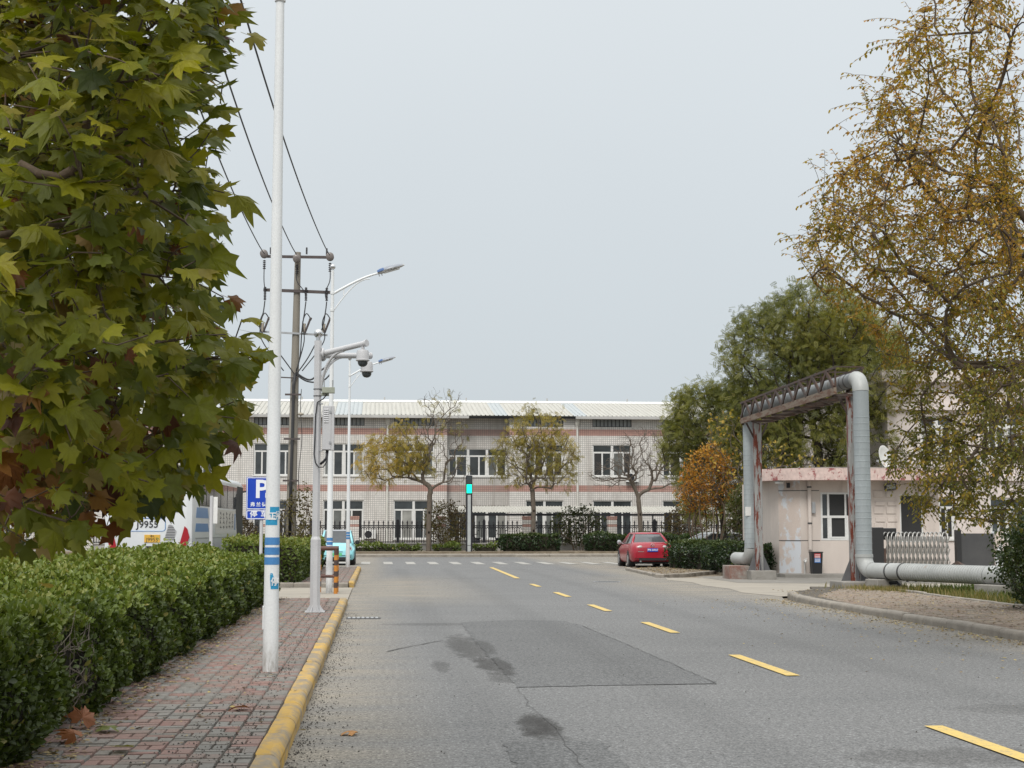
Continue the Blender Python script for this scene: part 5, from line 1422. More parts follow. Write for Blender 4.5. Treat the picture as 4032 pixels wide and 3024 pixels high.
SGH = (-1.80, 1.12, 0.795, 0.97, -0.98, 0.30, 0.575, 1.44)
red = car('parked_car', 'red sedan parked rear towards us beside the clipped hedge', 'car', (11.35, 64.75, 0.0), R(-1.0), SED, SGH, M['red_paint'], (0.32, (-1.35, 1.33), 0.885, 0.21), group='cars parked around the junction')
for sx in (-1, 1):
    hs = MB().lathe([(0.002, -1), (0.6, -0.8), (0.95, -0.3), (1, 0), (0.9, 0.5), (0.3, 0.95)], (0, 0, 0), 18, 'y').build('tail_light', M['lamp_clear'], red, True)
    hs.location = (sx * 0.585, -2.235, 0.845); hs.scale = (0.185, 0.085, 0.078); hs.rotation_euler = (0, R(sx * 9), R(sx * 20))
    for k, (dx, m_) in enumerate(((0.09, 'lamp_red'), (-0.02, 'rim'), (-0.10, 'lamp_red'))):
        o = MB().lathe([(0.02, -0.012), (0.05, -0.008), (0.055, 0.01)], (0, 0, 0), 14, 'y').build('lamp_bowl', M[m_], red, True)
        o.location = (sx * (0.585 + dx), -2.305 + abs(dx) * 0.1 + (0.04 if dx > 0 else 0), 0.85)
MB().box(-0.56, 0.56, -2.335, -2.27, 0.30, 0.42).build('lower_bumper', M['trim_black'], red, bevel=0.01)
MB().loft([[(x, y, z) for x, y, z in ((-0.80, -2.20, zz), (-0.72, -2.345, zz), (0.72, -2.345, zz), (0.80, -2.20, zz), (0.5, -2.1, zz), (-0.5, -2.1, zz))] for zz in (0.41, 0.58, 0.63)]).build('bumper', M['red_paint'], red, True, 30)
pl = MB().box(-0.22, 0.22, -2.362, -2.345, 0.66, 0.80).build('number_plate', M['plate_blue'], red, bevel=0.006)
place('plate_text', text_mesh('津B 609U7', 0.098, M['white_ink'], 0.001, bold=0.002), pl, (0, -2.3645, 0.73), (R(90), 0, 0))
em = MB().tube([(0.075 * math.cos(k * math.pi / 10), -2.325, 0.93 + 0.058 * math.sin(k * math.pi / 10)) for k in range(21)], 0.008, 6).build('emblem', M['rim'], red, True)
MB().tube([(-0.068, -2.335, 0.95), (-0.02, -2.338, 0.935), (0, -2.34, 0.905), (0.02, -2.338, 0.935), (0.068, -2.335, 0.95)], 0.007, 6).build('emblem_wings', M['rim'], em, True)
MB().box(-0.60, -0.36, -2.34, -2.325, 0.655, 0.68).build('script_badge', M['rim'], red)
MB().cyl((-0.5, -2.36, 0.27), (-0.5, -2.1, 0.27), 0.035, n=10).build('exhaust', M['rim'], red, True, 40)

wc = car('parked_car', 'white sedan half hidden behind the hedge and the orange shrub', 'car', (15.55, 67.4, 0.0), R(-78), SED, SGH, M['white_paint'], (0.32, (-1.35, 1.33), 0.885, 0.21), group='cars parked around the junction')
for sx in (-1, 1): 
    o = MB().lathe([(0.002, -1), (0.95, -0.3), (1, 0), (0.3, 0.95)], (0, 0, 0), 14, 'y').build('tail_light', M['lamp_red'], wc, True); o.location = (sx * 0.62, -2.22, 0.84); o.scale = (0.17, 0.09, 0.07)

HAT = [(-1.75, 0.42, 0.80, 0.62, 0.56, 0.03), (-1.70, 0.30, 0.95, 0.72, 0.66, 0.03), (-1.4, 0.22, 0.98, 0.79, 0.73, 0.03), (-0.6, 0.20, 0.96, 0.80, 0.75, 0.03), (0.4, 0.20, 0.95, 0.80, 0.75, 0.03), (0.9, 0.20, 0.95, 0.80, 0.73, 0.04),
       (1.3, 0.22, 0.92, 0.80, 0.68, 0.06), (1.58, 0.22, 0.84, 0.78, 0.64, 0.06), (1.72, 0.25, 0.72, 0.72, 0.58, 0.05), (1.79, 0.34, 0.58, 0.60, 0.5, 0.02)]
mint = car('parked_car', 'small pale mint blue car with grey roof facing us behind the far lamp pole', 'car', (-1.76, 69.85, 0.0), R(180), HAT, (-1.55, 1.02, 0.735, 0.95, -1.25, 0.32, 0.60, 1.55), M['mint_paint'], (0.29, (-1.2, 1.15), 0.80, 0.17), roof_mat=M['grey_paint'], group='cars parked around the junction')
for sx in (-1, 1):
    hl_ = MB().lathe([(0.02, 0.0), (0.12, 0.0), (0.125, 0.015), (0.10, 0.03), (0.02, 0.035)], (0, 0, 0), 20, 'y').build('headlight', M['lamp_clear'], mint, True, 50)
    hl_.location = (sx * 0.565, 1.66, 0.73); hl_.rotation_euler = (R(18), 0, R(-sx * 16))
    MB().lathe([(0.085, 0.03), (0.10, 0.042), (0.115, 0.03)], (0, 0, 0), 20, 'y').build('headlight_ring', M['rim'], hl_, True)
    MB().lathe([(0.01, 0.034), (0.055, 0.034), (0.06, 0.038), (0.01, 0.042)], (0, 0, 0), 16, 'y').build('headlight_lens', M['trim_black'], hl_, True)
    MB().box(sx * 0.60 - 0.05, sx * 0.60 + 0.05, 1.70, 1.765, 0.34, 0.50).build('air_slot', M['trim_black'], mint, bevel=0.01)
MB().box(-0.50, 0.50, 1.74, 1.80, 0.22, 0.37).build('lower_grille', M['trim_black'], mint, bevel=0.02)
MB().box(-0.28, 0.28, 1.785, 1.80, 0.585, 0.605).build('bonnet_slot', M['trim_black'], mint)
pl = MB().box(-0.24, 0.24, 1.80, 1.812, 0.42, 0.55).build('number_plate', M['plate_green'], mint, bevel=0.006)
place('plate_text', text_mesh('BE', 0.10, M['ink'], 0.001), pl, (0.02, 1.815, 0.485), (R(90), 0, R(180)))

# coach in the parking lot
bus = thing('coach', 'white coach with blue side stripes and yellow plate parked behind the hedge', 'bus', (-6.42, 44.0, 0.0), R(-2.1))
M['bus_white'] = paint_mat('bus_white', (0.66, 0.68, 0.69)); M['bus_cream'] = paint_mat('bus_cream', (0.60, 0.58, 0.53)); M['bus_blue'] = paint_mat('bus_blue', (0.06, 0.22, 0.50))
def bring(y, w, z0, z1, r=0.22):
    return [(x, y, z) for x, z in rrect(-w, w, z0, z1, r, 4)]
MB().loft([bring(0.0, 1.10, 0.55, 3.0), bring(0.06, 1.21, 0.42, 3.18), bring(0.25, 1.25, 0.36, 3.27), bring(11.0, 1.25, 0.36, 3.27), bring(11.45, 1.22, 0.38, 3.24), bring(11.6, 1.12, 0.45, 3.1)]).build('body', M['bus_white'], bus, True, 35)
for sx in (-1, 1):
    sb = MB().box(sx * 1.25 - 0.006, sx * 1.25 + 0.006, 0.9, 11.1, 2.25, 3.0).build('side_windows', M['car_glass'], bus)
    for k in range(6): MB().box(sx * 1.257 - 0.004, sx * 1.257 + 0.004, 2.4 + k * 1.55, 2.46 + k * 1.55, 2.26, 2.99).build('window_divider', M['trim_black'], sb)
    for (y0, y1, z0, z1) in ((0.5, 2.9, 1.90, 2.20), (0.4, 3.0, 1.50, 1.74)):
        MB().prism([(y0, z0), (y1 + 0.1, z0), (y1 - 0.15, z1), (y0 + 0.15, z1)], sx * 1.251 - 0.004, sx * 1.251 + 0.004, 'x').build('blue_stripe', M['bus_blue'], bus)
    MB().prism([(4.4, 1.42), (9.9, 1.42), (9.2, 2.2), (4.4, 2.2)], sx * 1.251 - 0.003, sx * 1.251 + 0.003, 'x').build('cream_panel', M['bus_cream'], bus)
    MB().prism([(9.95, 0.8), (11.2, 0.8), (11.2, 3.05), (9.6, 3.05), (9.3, 2.2)], sx * 1.252 - 0.005, sx * 1.252 + 0.005, 'x').build('black_front_panel', M['trim_black'], bus)
    MB().box(sx * 1.25 - 0.005, sx * 1.25 + 0.005, 0.5, 9.9, 1.30, 1.33).build('panel_seam', M['steel'], bus)
    for y in (2.6, 8.6):
        MB().cyl((sx * 1.0, y, 0.5), (sx * 1.256, y, 0.5), 0.56, n=26).build('wheel_arch', M['trim_black'], bus)
        w_ = MB().lathe([(0.3, -0.14), (0.47, -0.14), (0.49, -0.1), (0.49, 0.1), (0.47, 0.14), (0.3, 0.14)], (sx * 1.13, y, 0.49), 26, 'x').build('wheel', M['tyre'], bus, True, 40)
        MB().lathe([(0.05, -0.145), (0.28, -0.142), (0.30, -0.1), (0.30, 0.1), (0.28, 0.142), (0.05, 0.145)], (sx * 1.13, y, 0.49), 18, 'x').build('rim', M['rim'], w_, True, 40)
# brushed vertical slogan on the side: short ink strokes
sr = random.Random(9); mb = MB()
for c in range(5):
    for q in range(4):
        for _ in range(3):
            y = 5.6 + c * 0.72 + sr.uniform(-0.10, 0.10); z = 2.08 - q * 0.14 + sr.uniform(-0.03, 0.03); a = sr.uniform(-1.2, 1.2); L = sr.uniform(0.05, 0.13)
            mb.beam((1.2575, y - L * math.cos(a), z - L * 0.5 * math.sin(a)), (1.2575, y + L * math.cos(a), z + L * 0.5 * math.sin(a)), 0.003, 0.022)
mb.build('brushed_slogan', M['ink'], bus)
MB().box(1.2555, 1.259, 9.0, 9.25, 1.55, 2.1).build('blue_seal', M['bus_blue'], bus)
MB().box(-0.95, 0.95, -0.012, 0.0, 2.05, 2.85).build('rear_window', M['car_glass'], bus, bevel=0.02)
rv = MB().prism([(0.44, 1.26), (0.72, 1.26), (0.80, 1.52), (0.62, 1.72), (0.56, 1.70)], -0.014, -0.002, 'y').build('engine_vent', M['pole_grey'], bus)
for k in range(9): MB().box(0.47 + k * 0.012, 0.74 + 0.006 * k - max(0, k - 5) * 0.03, -0.024, -0.0145, 1.29 + k * 0.046, 1.305 + k * 0.046).build('vent_slat', M['trim_black'], rv)
for sx in (-1, 1): MB().prism([(sx * 0.86, 1.05), (sx * 1.05, 1.05), (sx * 1.16, 1.35), (sx * 1.10, 1.58), (sx * 1.02, 1.66)], -0.03, 0.05, 'y').build('tail_light', M['lamp_red'], bus)
pl = MB().box(-0.10, 0.34, -0.02, -0.003, 1.20, 1.42).build('number_plate', M['plate_yellow'], bus, bevel=0.006)
place('plate_text', text_mesh('J9955', 0.15, M['ink'], 0.001), pl, (0.12, -0.022, 1.275), (R(90), 0, 0))
place('plate_text', text_mesh('津A', 0.075, M['ink'], 0.001), pl, (0.12, -0.022, 1.375), (R(90), 0, 0))
nr = MB().tube([(x, -0.006, z) for x, z in rrect(-0.55, 0.48, 1.52, 1.88, 0.08)] + [(0.48, -0.006, 1.80)], 0.010, 5).build('number_frame', M['bus_blue'], bus)
place('fleet_number', text_mesh('J9955', 0.27, M['ink'], 0.001, bold=0.003), nr, (-0.02, -0.012, 1.70), (R(90), 0, 0))
MB().box(-0.06, 0.10, -0.02, -0.003, 1.03, 1.10).build('tow_cover', M['trim_black'], bus)
MB().tube([(1.22, 11.3, 2.9), (1.50, 11.6, 2.95), (1.56, 11.65, 2.7)], 0.03, 7).box(1.48, 1.64, 11.55, 11.7, 2.3, 2.72).build('mirror', M['trim_black'], bus, bevel=0.02)

# scooters parked under the canopy
M['scooter'] = new_mat('scooter_body', (0.03, 0.03, 0.036), 0.4)
def scooter(loc, rz, label):
    t = thing('electric_scooter', label, 'scooter', loc, rz, 'scooters parked under the canopy')
    for y in (-0.55, 0.6):
        w_ = MB().lathe([(0.13, -0.05), (0.21, -0.05), (0.225, 0.0), (0.21, 0.05), (0.13, 0.05)], (0, y, 0.225), 16, 'x').build('wheel', M['tyre'], t, True, 40)
        MB().cyl((-0.03, y, 0.225), (0.03, y, 0.225), 0.12, n=12).build('rim', M['rim'], w_)
    MB().loft([[(x, y, z) for x, z in rrect(-w, w, a, b, 0.05, 2)] for (y, w, a, b) in ((-0.8, 0.06, 0.5, 0.62), (-0.6, 0.14, 0.38, 0.70), (-0.2, 0.15, 0.25, 0.70), (-0.05, 0.14, 0.22, 0.34), (0.28, 0.14, 0.22, 0.34), (0.38, 0.15, 0.25, 0.85), (0.46, 0.12, 0.45, 0.95), (0.52, 0.06, 0.6, 0.95))]).build('body', M['scooter'], t, True, 50)
    MB().box(-0.14, 0.14, -0.75, -0.1, 0.70, 0.79).build('seat', M['trim_black'], t, bevel=0.03)
    MB().tube([(-0.33, 0.32, 1.02), (-0.12, 0.40, 1.0), (0.12, 0.40, 1.0), (0.33, 0.32, 1.02)], 0.02, 8).cyl((0, 0.42, 0.9), (0, 0.62, 0.25), 0.03).build('handlebar', M['trim_black'], t, True)
    for sx in (-1, 1): MB().cyl((sx * 0.26, 0.34, 1.0), (sx * 0.30, 0.30, 1.22), 0.01).sphere((sx * 0.31, 0.30, 1.25), 0.05, 10, 6, 0.7).build('mirror', M['trim_black'], t, True)
for x, rz, wh in ((6.3, 15, 'leftmost, just right of the signal column'), (7.9, -20, 'second from the left'), (8.75, 10, 'third from the left, by a tiled pillar'), (11.5, 25, 'fourth, between two clipped hedges'), (12.3, -10, 'rightmost, between two clipped hedges')):
    scooter((x, 98.4, 0.27), R(rz), 'dark scooter parked behind the iron fence, ' + wh)

# ================================================================== vegetation
def bark(name, c1, c2):
    return weathered(name, c1, c2, 5, 0.95, fine=40, bstr=0.5, kind='World', stretch=(4, 4, 0.8))
M['bark_grey'] = bark('bark_grey', (0.15, 0.125, 0.10), (0.10, 0.08, 0.062))
M['bark_dark'] = bark('bark_dark', (0.055, 0.045, 0.035), (0.035, 0.028, 0.022))
M['bark_brown'] = bark('bark_brown', (0.13, 0.095, 0.065), (0.08, 0.06, 0.042))

def grow(trunk, targets, step, alpha=0.3, bend=0.12, seed=1, order=None):
    """skeleton reaching every target: nearest node with a bias to short paths; returns pos, parent, tip flags"""
    r = np.random.default_rng(seed)
    cap = len(trunk) + int(sum(3 + 40 for _ in targets))
    P = np.zeros((cap, 3)); par = -np.ones(cap, int); plen = np.zeros(cap)
    n = len(trunk); P[:n] = trunk
    for i in range(1, n): par[i] = i - 1; plen[i] = plen[i - 1] + np.linalg.norm(P[i] - P[i - 1])
    base_ok = max(1, n // 3)
    tips = []
    o = np.argsort(np.linalg.norm(targets - trunk[-1], axis=1) + r.uniform(0, 0.6, len(targets))) if order is None else order
    for t in targets[o]:
        d = np.linalg.norm(P[base_ok:n] - t, axis=1)
        j = base_ok + int(np.argmin(d + alpha * plen[base_ok:n]))
        L = np.linalg.norm(t - P[j])
        if L < 1e-3: continue
        k = min(36, max(1, int(math.ceil(L / step))))
        pd = P[j] - P[par[j]] if par[j] >= 0 else np.array([0, 0, 1.0])
        pd = pd / (np.linalg.norm(pd) + 1e-9)
        c1 = P[j] + pd * L * 0.28 + np.array([0, 0, bend * L]); jit = r.normal(0, 0.035 * L, 3)
        prev = j
        for q in range(1, k + 1):
            s = q / k
            p = (1 - s) ** 2 * P[j] + 2 * s * (1 - s) * (c1 + jit) + s * s * t
            P[n] = p; par[n] = prev; plen[n] = plen[prev] + np.linalg.norm(P[n] - P[prev]); prev = n; n += 1
        tips.append(prev)
    return P[:n], par[:n], np.array(tips)

def radii(P, par, tips, r_tip, expo=2.3):
    n = len(P); w = np.zeros(n)
    kids = np.zeros(n, int)
    for i in range(1, n):
        kids[par[i]] += 1
    w[kids == 0] = 1.0
    for i in range(n - 1, 0, -1): w[par[i]] += w[i]
    return r_tip * np.maximum(w, 1) ** (1 / expo), kids

def limb_mesh(name, P, par, rad, mat, rmin=0.0, sides=(3, 5, 9)):
    idx = np.arange(1, len(P)); idx = idx[par[idx] >= 0]
    Vs, Ls, off = [], [], 0
    for (lo, hi, n) in ((rmin, 0.012, sides[0]), (0.012, 0.05, sides[1]), (0.05, 9, sides[2])):
        e = idx[(rad[idx] >= lo) & (rad[idx] < hi)]
        if len(e) == 0: continue
        a, b = P[par[e]], P[e]; ra = np.minimum(rad[par[e]], rad[e] * 1.35); rb = rad[e]
        d = unit(b - a); u = np.where(np.abs(d[:, 2:3]) < 0.9, np.array([[0, 0, 1.0]]), np.array([[1.0, 0, 0]]))
        e1 = unit(np.cross(d, u)); e2 = np.cross(d, e1)
        a = a - d * (ra * 0.9)[:, None]
        th = np.arange(n) * 2 * np.pi / n
        ring = e1[:, None, :] * np.cos(th)[None, :, None] + e2[:, None, :] * np.sin(th)[None, :, None]
        V = np.concatenate([a[:, None, :] + ring * ra[:, None, None], b[:, None, :] + ring * rb[:, None, None]], 1)
        q = []
        for i in range(n): j = (i + 1) % n; q += [i, j, n + j, n + i]
        L = (np.array(q)[None, :] + (np.arange(len(e)) * 2 * n)[:, None]).ravel() + off
        Vs.append(V.reshape(-1, 3)); Ls.append(L); off += len(e) * 2 * n
    V = np.concatenate(Vs); L = np.concatenate(Ls)
    return np_mesh(name, V, L, np.full(len(L) // 4, 4), mat, None, True)

def in_ellipsoids(n, ells, seed, shell=0.0):
    r = np.random.default_rng(seed); out = []
    vol = np.array([e[3] * e[4] * e[5] for e in ells]); vol = vol / vol.sum()
    for e, v in zip(ells, vol):
        k = max(1, int(round(n * v)))
        d = unit(r.normal(size=(k, 3))); rr = (shell + (1 - shell) * r.uniform(0, 1, k)) ** (1 / 2.4)
        out.append(np.array(e[:3]) + d * rr[:, None] * np.array(e[3:6]))
    return np.concatenate(out)

LEAF_OVAL = ([(0, 0, 0), (0.27, 0.36, 0.06), (0.22, 0.72, 0.03), (0, 1.0, -0.08), (-0.22, 0.72, 0.03), (-0.27, 0.36, 0.06)], [(0, 1, 2, 3), (0, 3, 4, 5)])
LEAF_SLIM = ([(0, 0, 0), (0.2, 0.45, 0.03), (0, 1.0, -0.06), (-0.2, 0.45, 0.03)], [(0, 1, 2, 3)])
# pinnate spray: a rachis with leaflet pairs
def spray(n=5, lw=0.15, ll=0.33):
    v, f = [], []
    for k in range(n):
        y = 0.15 + 0.80 * k / (n - 1); dz = -0.22 * (y ** 2)
        for s in (-1, 1):
            i = len(v); l = ll * (1 - 0.35 * abs(k / (n - 1) - 0.4))
            v += [(0, y - lw * 0.5, dz), (s * l * 0.55, y - lw * 0.1 + 0.06, dz + 0.02), (s * l, y + 0.12, dz - 0.05), (s * l * 0.45, y + lw + 0.03, dz)]
            f.append((i, i + 1, i + 2, i + 3))
    return v, f
SPRAY = spray()

def leaves_on(pts, dirs, n_per, size, mat, proto, tone_fn, seed, droop=0.4, spread=0.06, up=0.6, name='crown'):
    r = np.random.default_rng(seed)
    i = np.repeat(np.arange(len(pts)), n_per); N = len(i)
    pos = pts[i] + r.normal(0, spread, (N, 3))
    ax = unit(dirs[i] * 0.5 + rdir(N, r) * 0.9 + np.array([0, 0, -droop]))
    nm = rdir(N, r) * 0.7 + np.array([0, 0, up])
    return scatter(name, proto, pos, frames(ax, nm), r.uniform(0.7, 1.25, N) * size, tone_fn(pos, r), mat)

def node_dirs(P, par):
    d = np.zeros_like(P); k = par >= 0; d[k] = P[k] - P[par[k]]
    return unit(d)

def make_tree(name, label, cat, base, trunk, ells, n_t, step, leaf, bark_m, seed, group=None, r_tip=0.006, expo=2.3, alpha=0.3, bend=0.12, thr=0.012, shell=0.3, extra_tw=0, rmin=0.0, crown_name='crown'):
    """leaf = dict(mat, proto, size, per, tone, droop, spread, up) or None"""
    t = thing(name, label, cat, base, 0, group)
    b = np.array(base); tr = np.array(trunk, float)
    tg = in_ellipsoids(n_t, ells, seed, shell)
    P, par, tips = grow(tr, tg, step, alpha, bend, seed)
    if extra_tw:      # fine twigs off the thin wood
        r = np.random.default_rng(seed + 5); rad0, _ = radii(P, par, tips, r_tip, expo)
        thin = np.where(rad0 < thr * 1.6)[0]; src = r.choice(thin, extra_tw)
        dd = unit(node_dirs(P, par)[src] * 0.7 + rdir(extra_tw, r) * 0.8 + np.array([0, 0, 0.1]))
        L = r.uniform(0.25, 0.7, extra_tw) * step * 2.2
        newP = [P]; newpar = [par]; n = len(P)
        mid = P[src] + dd * (L * 0.5)[:, None]; end = P[src] + unit(dd + np.array([0, 0, -0.25])) * L[:, None]
        newP += [mid, end]; newpar += [src, np.arange(n, n + extra_tw)]
        P = np.concatenate(newP); par = np.concatenate(newpar)
    rad, kids = radii(P, par, tips, r_tip, expo)
    place('trunk', limb_mesh('trunk', P, par, rad, bark_m, rmin), t)
    if leaf:
        sel = np.where(rad < thr)[0]; sel = sel[par[sel] >= 0]
        if leaf.get('keep', 1.0) < 1.0:
            sel = np.random.default_rng(seed + 9).choice(sel, int(len(sel) * leaf['keep']), replace=False)
        if 'mask' in leaf: sel = sel[leaf['mask'](P[sel])]
        me = leaves_on(P[sel], node_dirs(P, par)[sel], leaf['per'], leaf['size'], leaf['mat'], leaf['proto'], leaf['tone'], seed + 3, leaf.get('droop', 0.4), leaf.get('spread', 0.05), leaf.get('up', 0.6))
        place(crown_name, me, t)
    return t, P, par, rad

def tone_clump(lo=0.0, hi=1.0, sc=0.8, z0=None, z1=None, jit=0.18, seed=0):
    rr = np.random.default_rng(100 + seed); C = rr.normal(size=(6, 3)) * sc; ph = rr.uniform(0, 6.28, 6)
    def f(p, r):
        s = np.mean([np.sin(p @ C[k] + ph[k]) for k in range(6)], 0) * 1.3
        t = 0.5 + 0.5 * np.clip(s, -1, 1) + r.normal(0, jit, len(p))
        return np.clip(lo + (hi - lo) * t, 0, 1)
    return f

# ------------------------------------------------------------------ plane tree, big lobed leaves close by
def plane_leaf(seed):
    r = random.Random(seed)
    lob = [(-152, 0.42), (-130, 0.66), (-118, 0.60), (-100, 0.66), (-90, 0.96), (-78, 0.80), (-66, 0.84), (-54, 0.74), (-44, 0.84), (-34, 1.12), (-24, 0.88), (-14, 0.90), (-8, 1.0), (0, 1.30), (8, 1.0), (14, 0.90), (24, 0.88), (34, 1.12), (44, 0.84), (54, 0.74), (66, 0.84), (78, 0.80), (90, 0.96), (100, 0.66), (118, 0.60), (130, 0.66), (152, 0.42)]
    fold = r.uniform(-0.25, 0.55); tip = r.uniform(-0.2, 1.2); tw = r.uniform(-0.8, 0.8); crl = r.uniform(0.03, 0.12); cph = r.uniform(0, 6)
    def P_(a, d):
        d *= 0.5; x, y = d * math.sin(R(a)), d * math.cos(R(a))
        z = -fold * abs(x) - tip * (max(0, y) ** 2) - 0.25 * tip * x * x + tw * x * y + crl * math.sin(a * 0.07 + cph) * d
        return (x, y, z)
    v = [(0, 0, 0)]; f = []
    inner = []; outer = []
    for a, d in lob:
        d *= r.uniform(0.82, 1.1) if r.random() > 0.06 else 0.55; a += r.uniform(-4, 4)
        inner.append(len(v)); v.append(P_(a, d * 0.5)); outer.append(len(v)); v.append(P_(a, d))
    for i in range(len(lob) - 1):
        f.append((0, inner[i], inner[i + 1])); f.append((inner[i], outer[i], outer[i + 1], inner[i + 1]))
    k = len(v); v += [(-0.012, -0.02, 0.0), (0.012, -0.02, 0.0), (0.01, -0.36, 0.10), (-0.01, -0.36, 0.10), (0, 0.1, 0.004)]
    f.append((k, k + 1, k + 2, k + 3)); f.append((k, k + 4, k + 1))
    return v, f
PLANE_STOPS = [(0.0, (0.050, 0.072, 0.012)), (0.25, (0.118, 0.140, 0.009)), (0.5, (0.205, 0.205, 0.009)), (0.68, (0.29, 0.262, 0.020)), (0.76, (0.24, 0.195, 0.085)), (0.85, (0.22, 0.105, 0.018)), (0.93, (0.15, 0.052, 0.016)), (1.0, (0.085, 0.030, 0.017))]
M['plane_leaf'] = leaf_mat('plane_leaf', PLANE_STOPS, 0.42, 0.55, False, True)
M['plane_leaf_obj'] = leaf_mat('plane_leaf_single', PLANE_STOPS, 0.42, 0.55, True, True)
plane = thing('plane_tree', 'plane tree with large lobed green and browning leaves overhanging the pavement', 'tree', (-3.3, 8.0, 0.1))
PB = np.array([-3.3, 8.0, 0.1])
def plane_env(p):
    """where the near crown reaches, world coordinates"""
    X, Y, Z = p.T
    base = np.interp(Z, [1.45, 1.6, 1.75, 1.95, 2.3, 2.6, 3.0, 3.6, 4.1, 5.0, 6.0, 7.0], [-1.75, -1.20, -0.80, -0.50, -0.50, -0.62, -0.68, -0.66, -0.68, -0.72, -1.1, -2.0])
    lim = base - 0.08 * np.abs(Y - 6.8) ** 1.5 - np.where(Y > 6.8, 0.10 * (Y - 6.8), 0)
    lowz = 1.50 + 0.12 * np.clip(Y - 7, 0, 9)
    return (X < lim) & (Z > lowz) & (((X + 2.9) / 3.1) ** 2 + ((Y - 7.6) / 2.7) ** 2 + ((Z - 3.6) / 2.75) ** 2 < 1.0)
r_ = np.random.default_rng(42)
cand = np.stack([r_.uniform(-5.6, -0.4, 26000), r_.uniform(5.0, 10.2, 26000), r_.uniform(1.4, 7.2, 26000)], 1)
cand = cand[plane_env(cand)]
vis = cand[:, 0] > -0.262 * cand[:, 1]            # the part of the crown in front of the lens is denser
keep = np.where(vis, r_.uniform(0, 1, len(cand)) < 0.62, r_.uniform(0, 1, len(cand)) < 0.035)  # crown out of view thinned to let light reach the seen leaves
cand = cand[keep]
print('plane targets', len(cand), vis.sum())
tr = np.array([(0, 0, 0), (0.02, 0, 0.8), (0.05, -0.03, 1.6), (0.06, -0.05, 2.3), (0.03, -0.05, 3.2), (0.0, 0, 4.2), (-0.05, 0, 5.2)])
P, par, tips = grow(tr, cand - PB, 0.14, 0.22, 0.05, 3)
rad, _ = radii(P, par, tips, 0.0035, 2.25)
rad[:5] = np.maximum(rad[:5], [0.11, 0.10, 0.09, 0.085, 0.07])
place('trunk', limb_mesh('trunk', P, par, rad, M['bark_brown']), plane)
crown = thing('crown', None, None); crown.parent = plane
tp = np.concatenate([P[tips], P[par[tips]] + r_.normal(0, 0.05, (len(tips), 3)), P[par[par[tips]]] + r_.normal(0, 0.07, (len(tips), 3))]); pd = np.concatenate([node_dirs(P, par)[tips]] * 3)
N = len(tp)
outw = unit(tp + PB - np.array([-2.4, 8.0, 3.2]))
ax = unit(pd * 0.3 + outw * 0.75 + np.array([0.12, -0.30, -0.25]) + rdir(N, r_) * 0.60)
nm = unit(outw * 0.35 + np.array([0.0, -0.62, 0.70]) + rdir(N, r_) * 0.50)
rot = frames(ax, nm)
size = r_.uniform(0.10, 0.205, N)
wp = tp + PB
brown_p = np.clip(0.72 * np.exp(-((wp[:, 0] + 1.75) / 0.40) ** 2 - ((wp[:, 2] - 2.0) / 0.55) ** 2) + 0.045, 0, 0.8) * np.clip((wp[:, 1] - 5.8) / 1.2, 0.1, 1)
tone = np.clip(r_.normal(0.40, 0.17, N), 0, 0.72)
isb = r_.uniform(0, 1, N) < brown_p
tone[isb] = r_.uniform(0.74, 1.0, isb.sum())
# nearest, biggest in view first -> leaves of their own
dep = wp[:, 1]
u = wp[:, 0] / dep; v_ = (wp[:, 2] - 1.55) / dep
inview = (u > -0.258) & (v_ < 0.36)
score = np.where(inview, size / dep + 0.004 * r_.uniform(0, 1, N) + 0.006 * (u + 0.25), -1)
top_i = np.argsort(-score)[:290]
protos = [plane_leaf(s) for s in range(10)]
lms = [MB().add(*p).mesh('leaf', M['plane_leaf_obj']) for p in protos]
for k in top_i:
    m4 = Matrix(rot[k].tolist())
    o = place('leaf', lms[k % 10], crown, tp[k] + rot[k][:, 1] * size[k] * 0.3, m4.to_euler(), (size[k] * 1,) * 3)
    o.color = (float(tone[k]),) * 3 + (1,)
rest = np.setdiff1d(np.arange(N), top_i)
Vs, Ls, Ts, To, off = [], [], [], [], 0
for q in range(10):
    s_ = rest[rest % 10 == q]; pv = np.array(protos[q][0]); K = len(pv)
    V = np.einsum('nij,kj->nki', rot[s_], pv) * size[s_][:, None, None] + (tp[s_] + rot[s_][:, :, 1] * (size[s_] * 0.3)[:, None])[:, None, :]
    fl = np.concatenate([np.asarray(f) for f in protos[q][1]]); ft = np.array([len(f) for f in protos[q][1]])
    Ls.append((fl[None, :] + (np.arange(len(s_)) * K)[:, None]).ravel() + off); Ts.append(np.tile(ft, len(s_))); Vs.append(V.reshape(-1, 3)); To.append(np.repeat(tone[s_], K)); off += len(s_) * K
tag(place('leaf_mass', np_mesh('leaf_mass', np.concatenate(Vs), np.concatenate(Ls), np.concatenate(Ts), M['plane_leaf'], np.concatenate(To)), crown), kind='stuff')

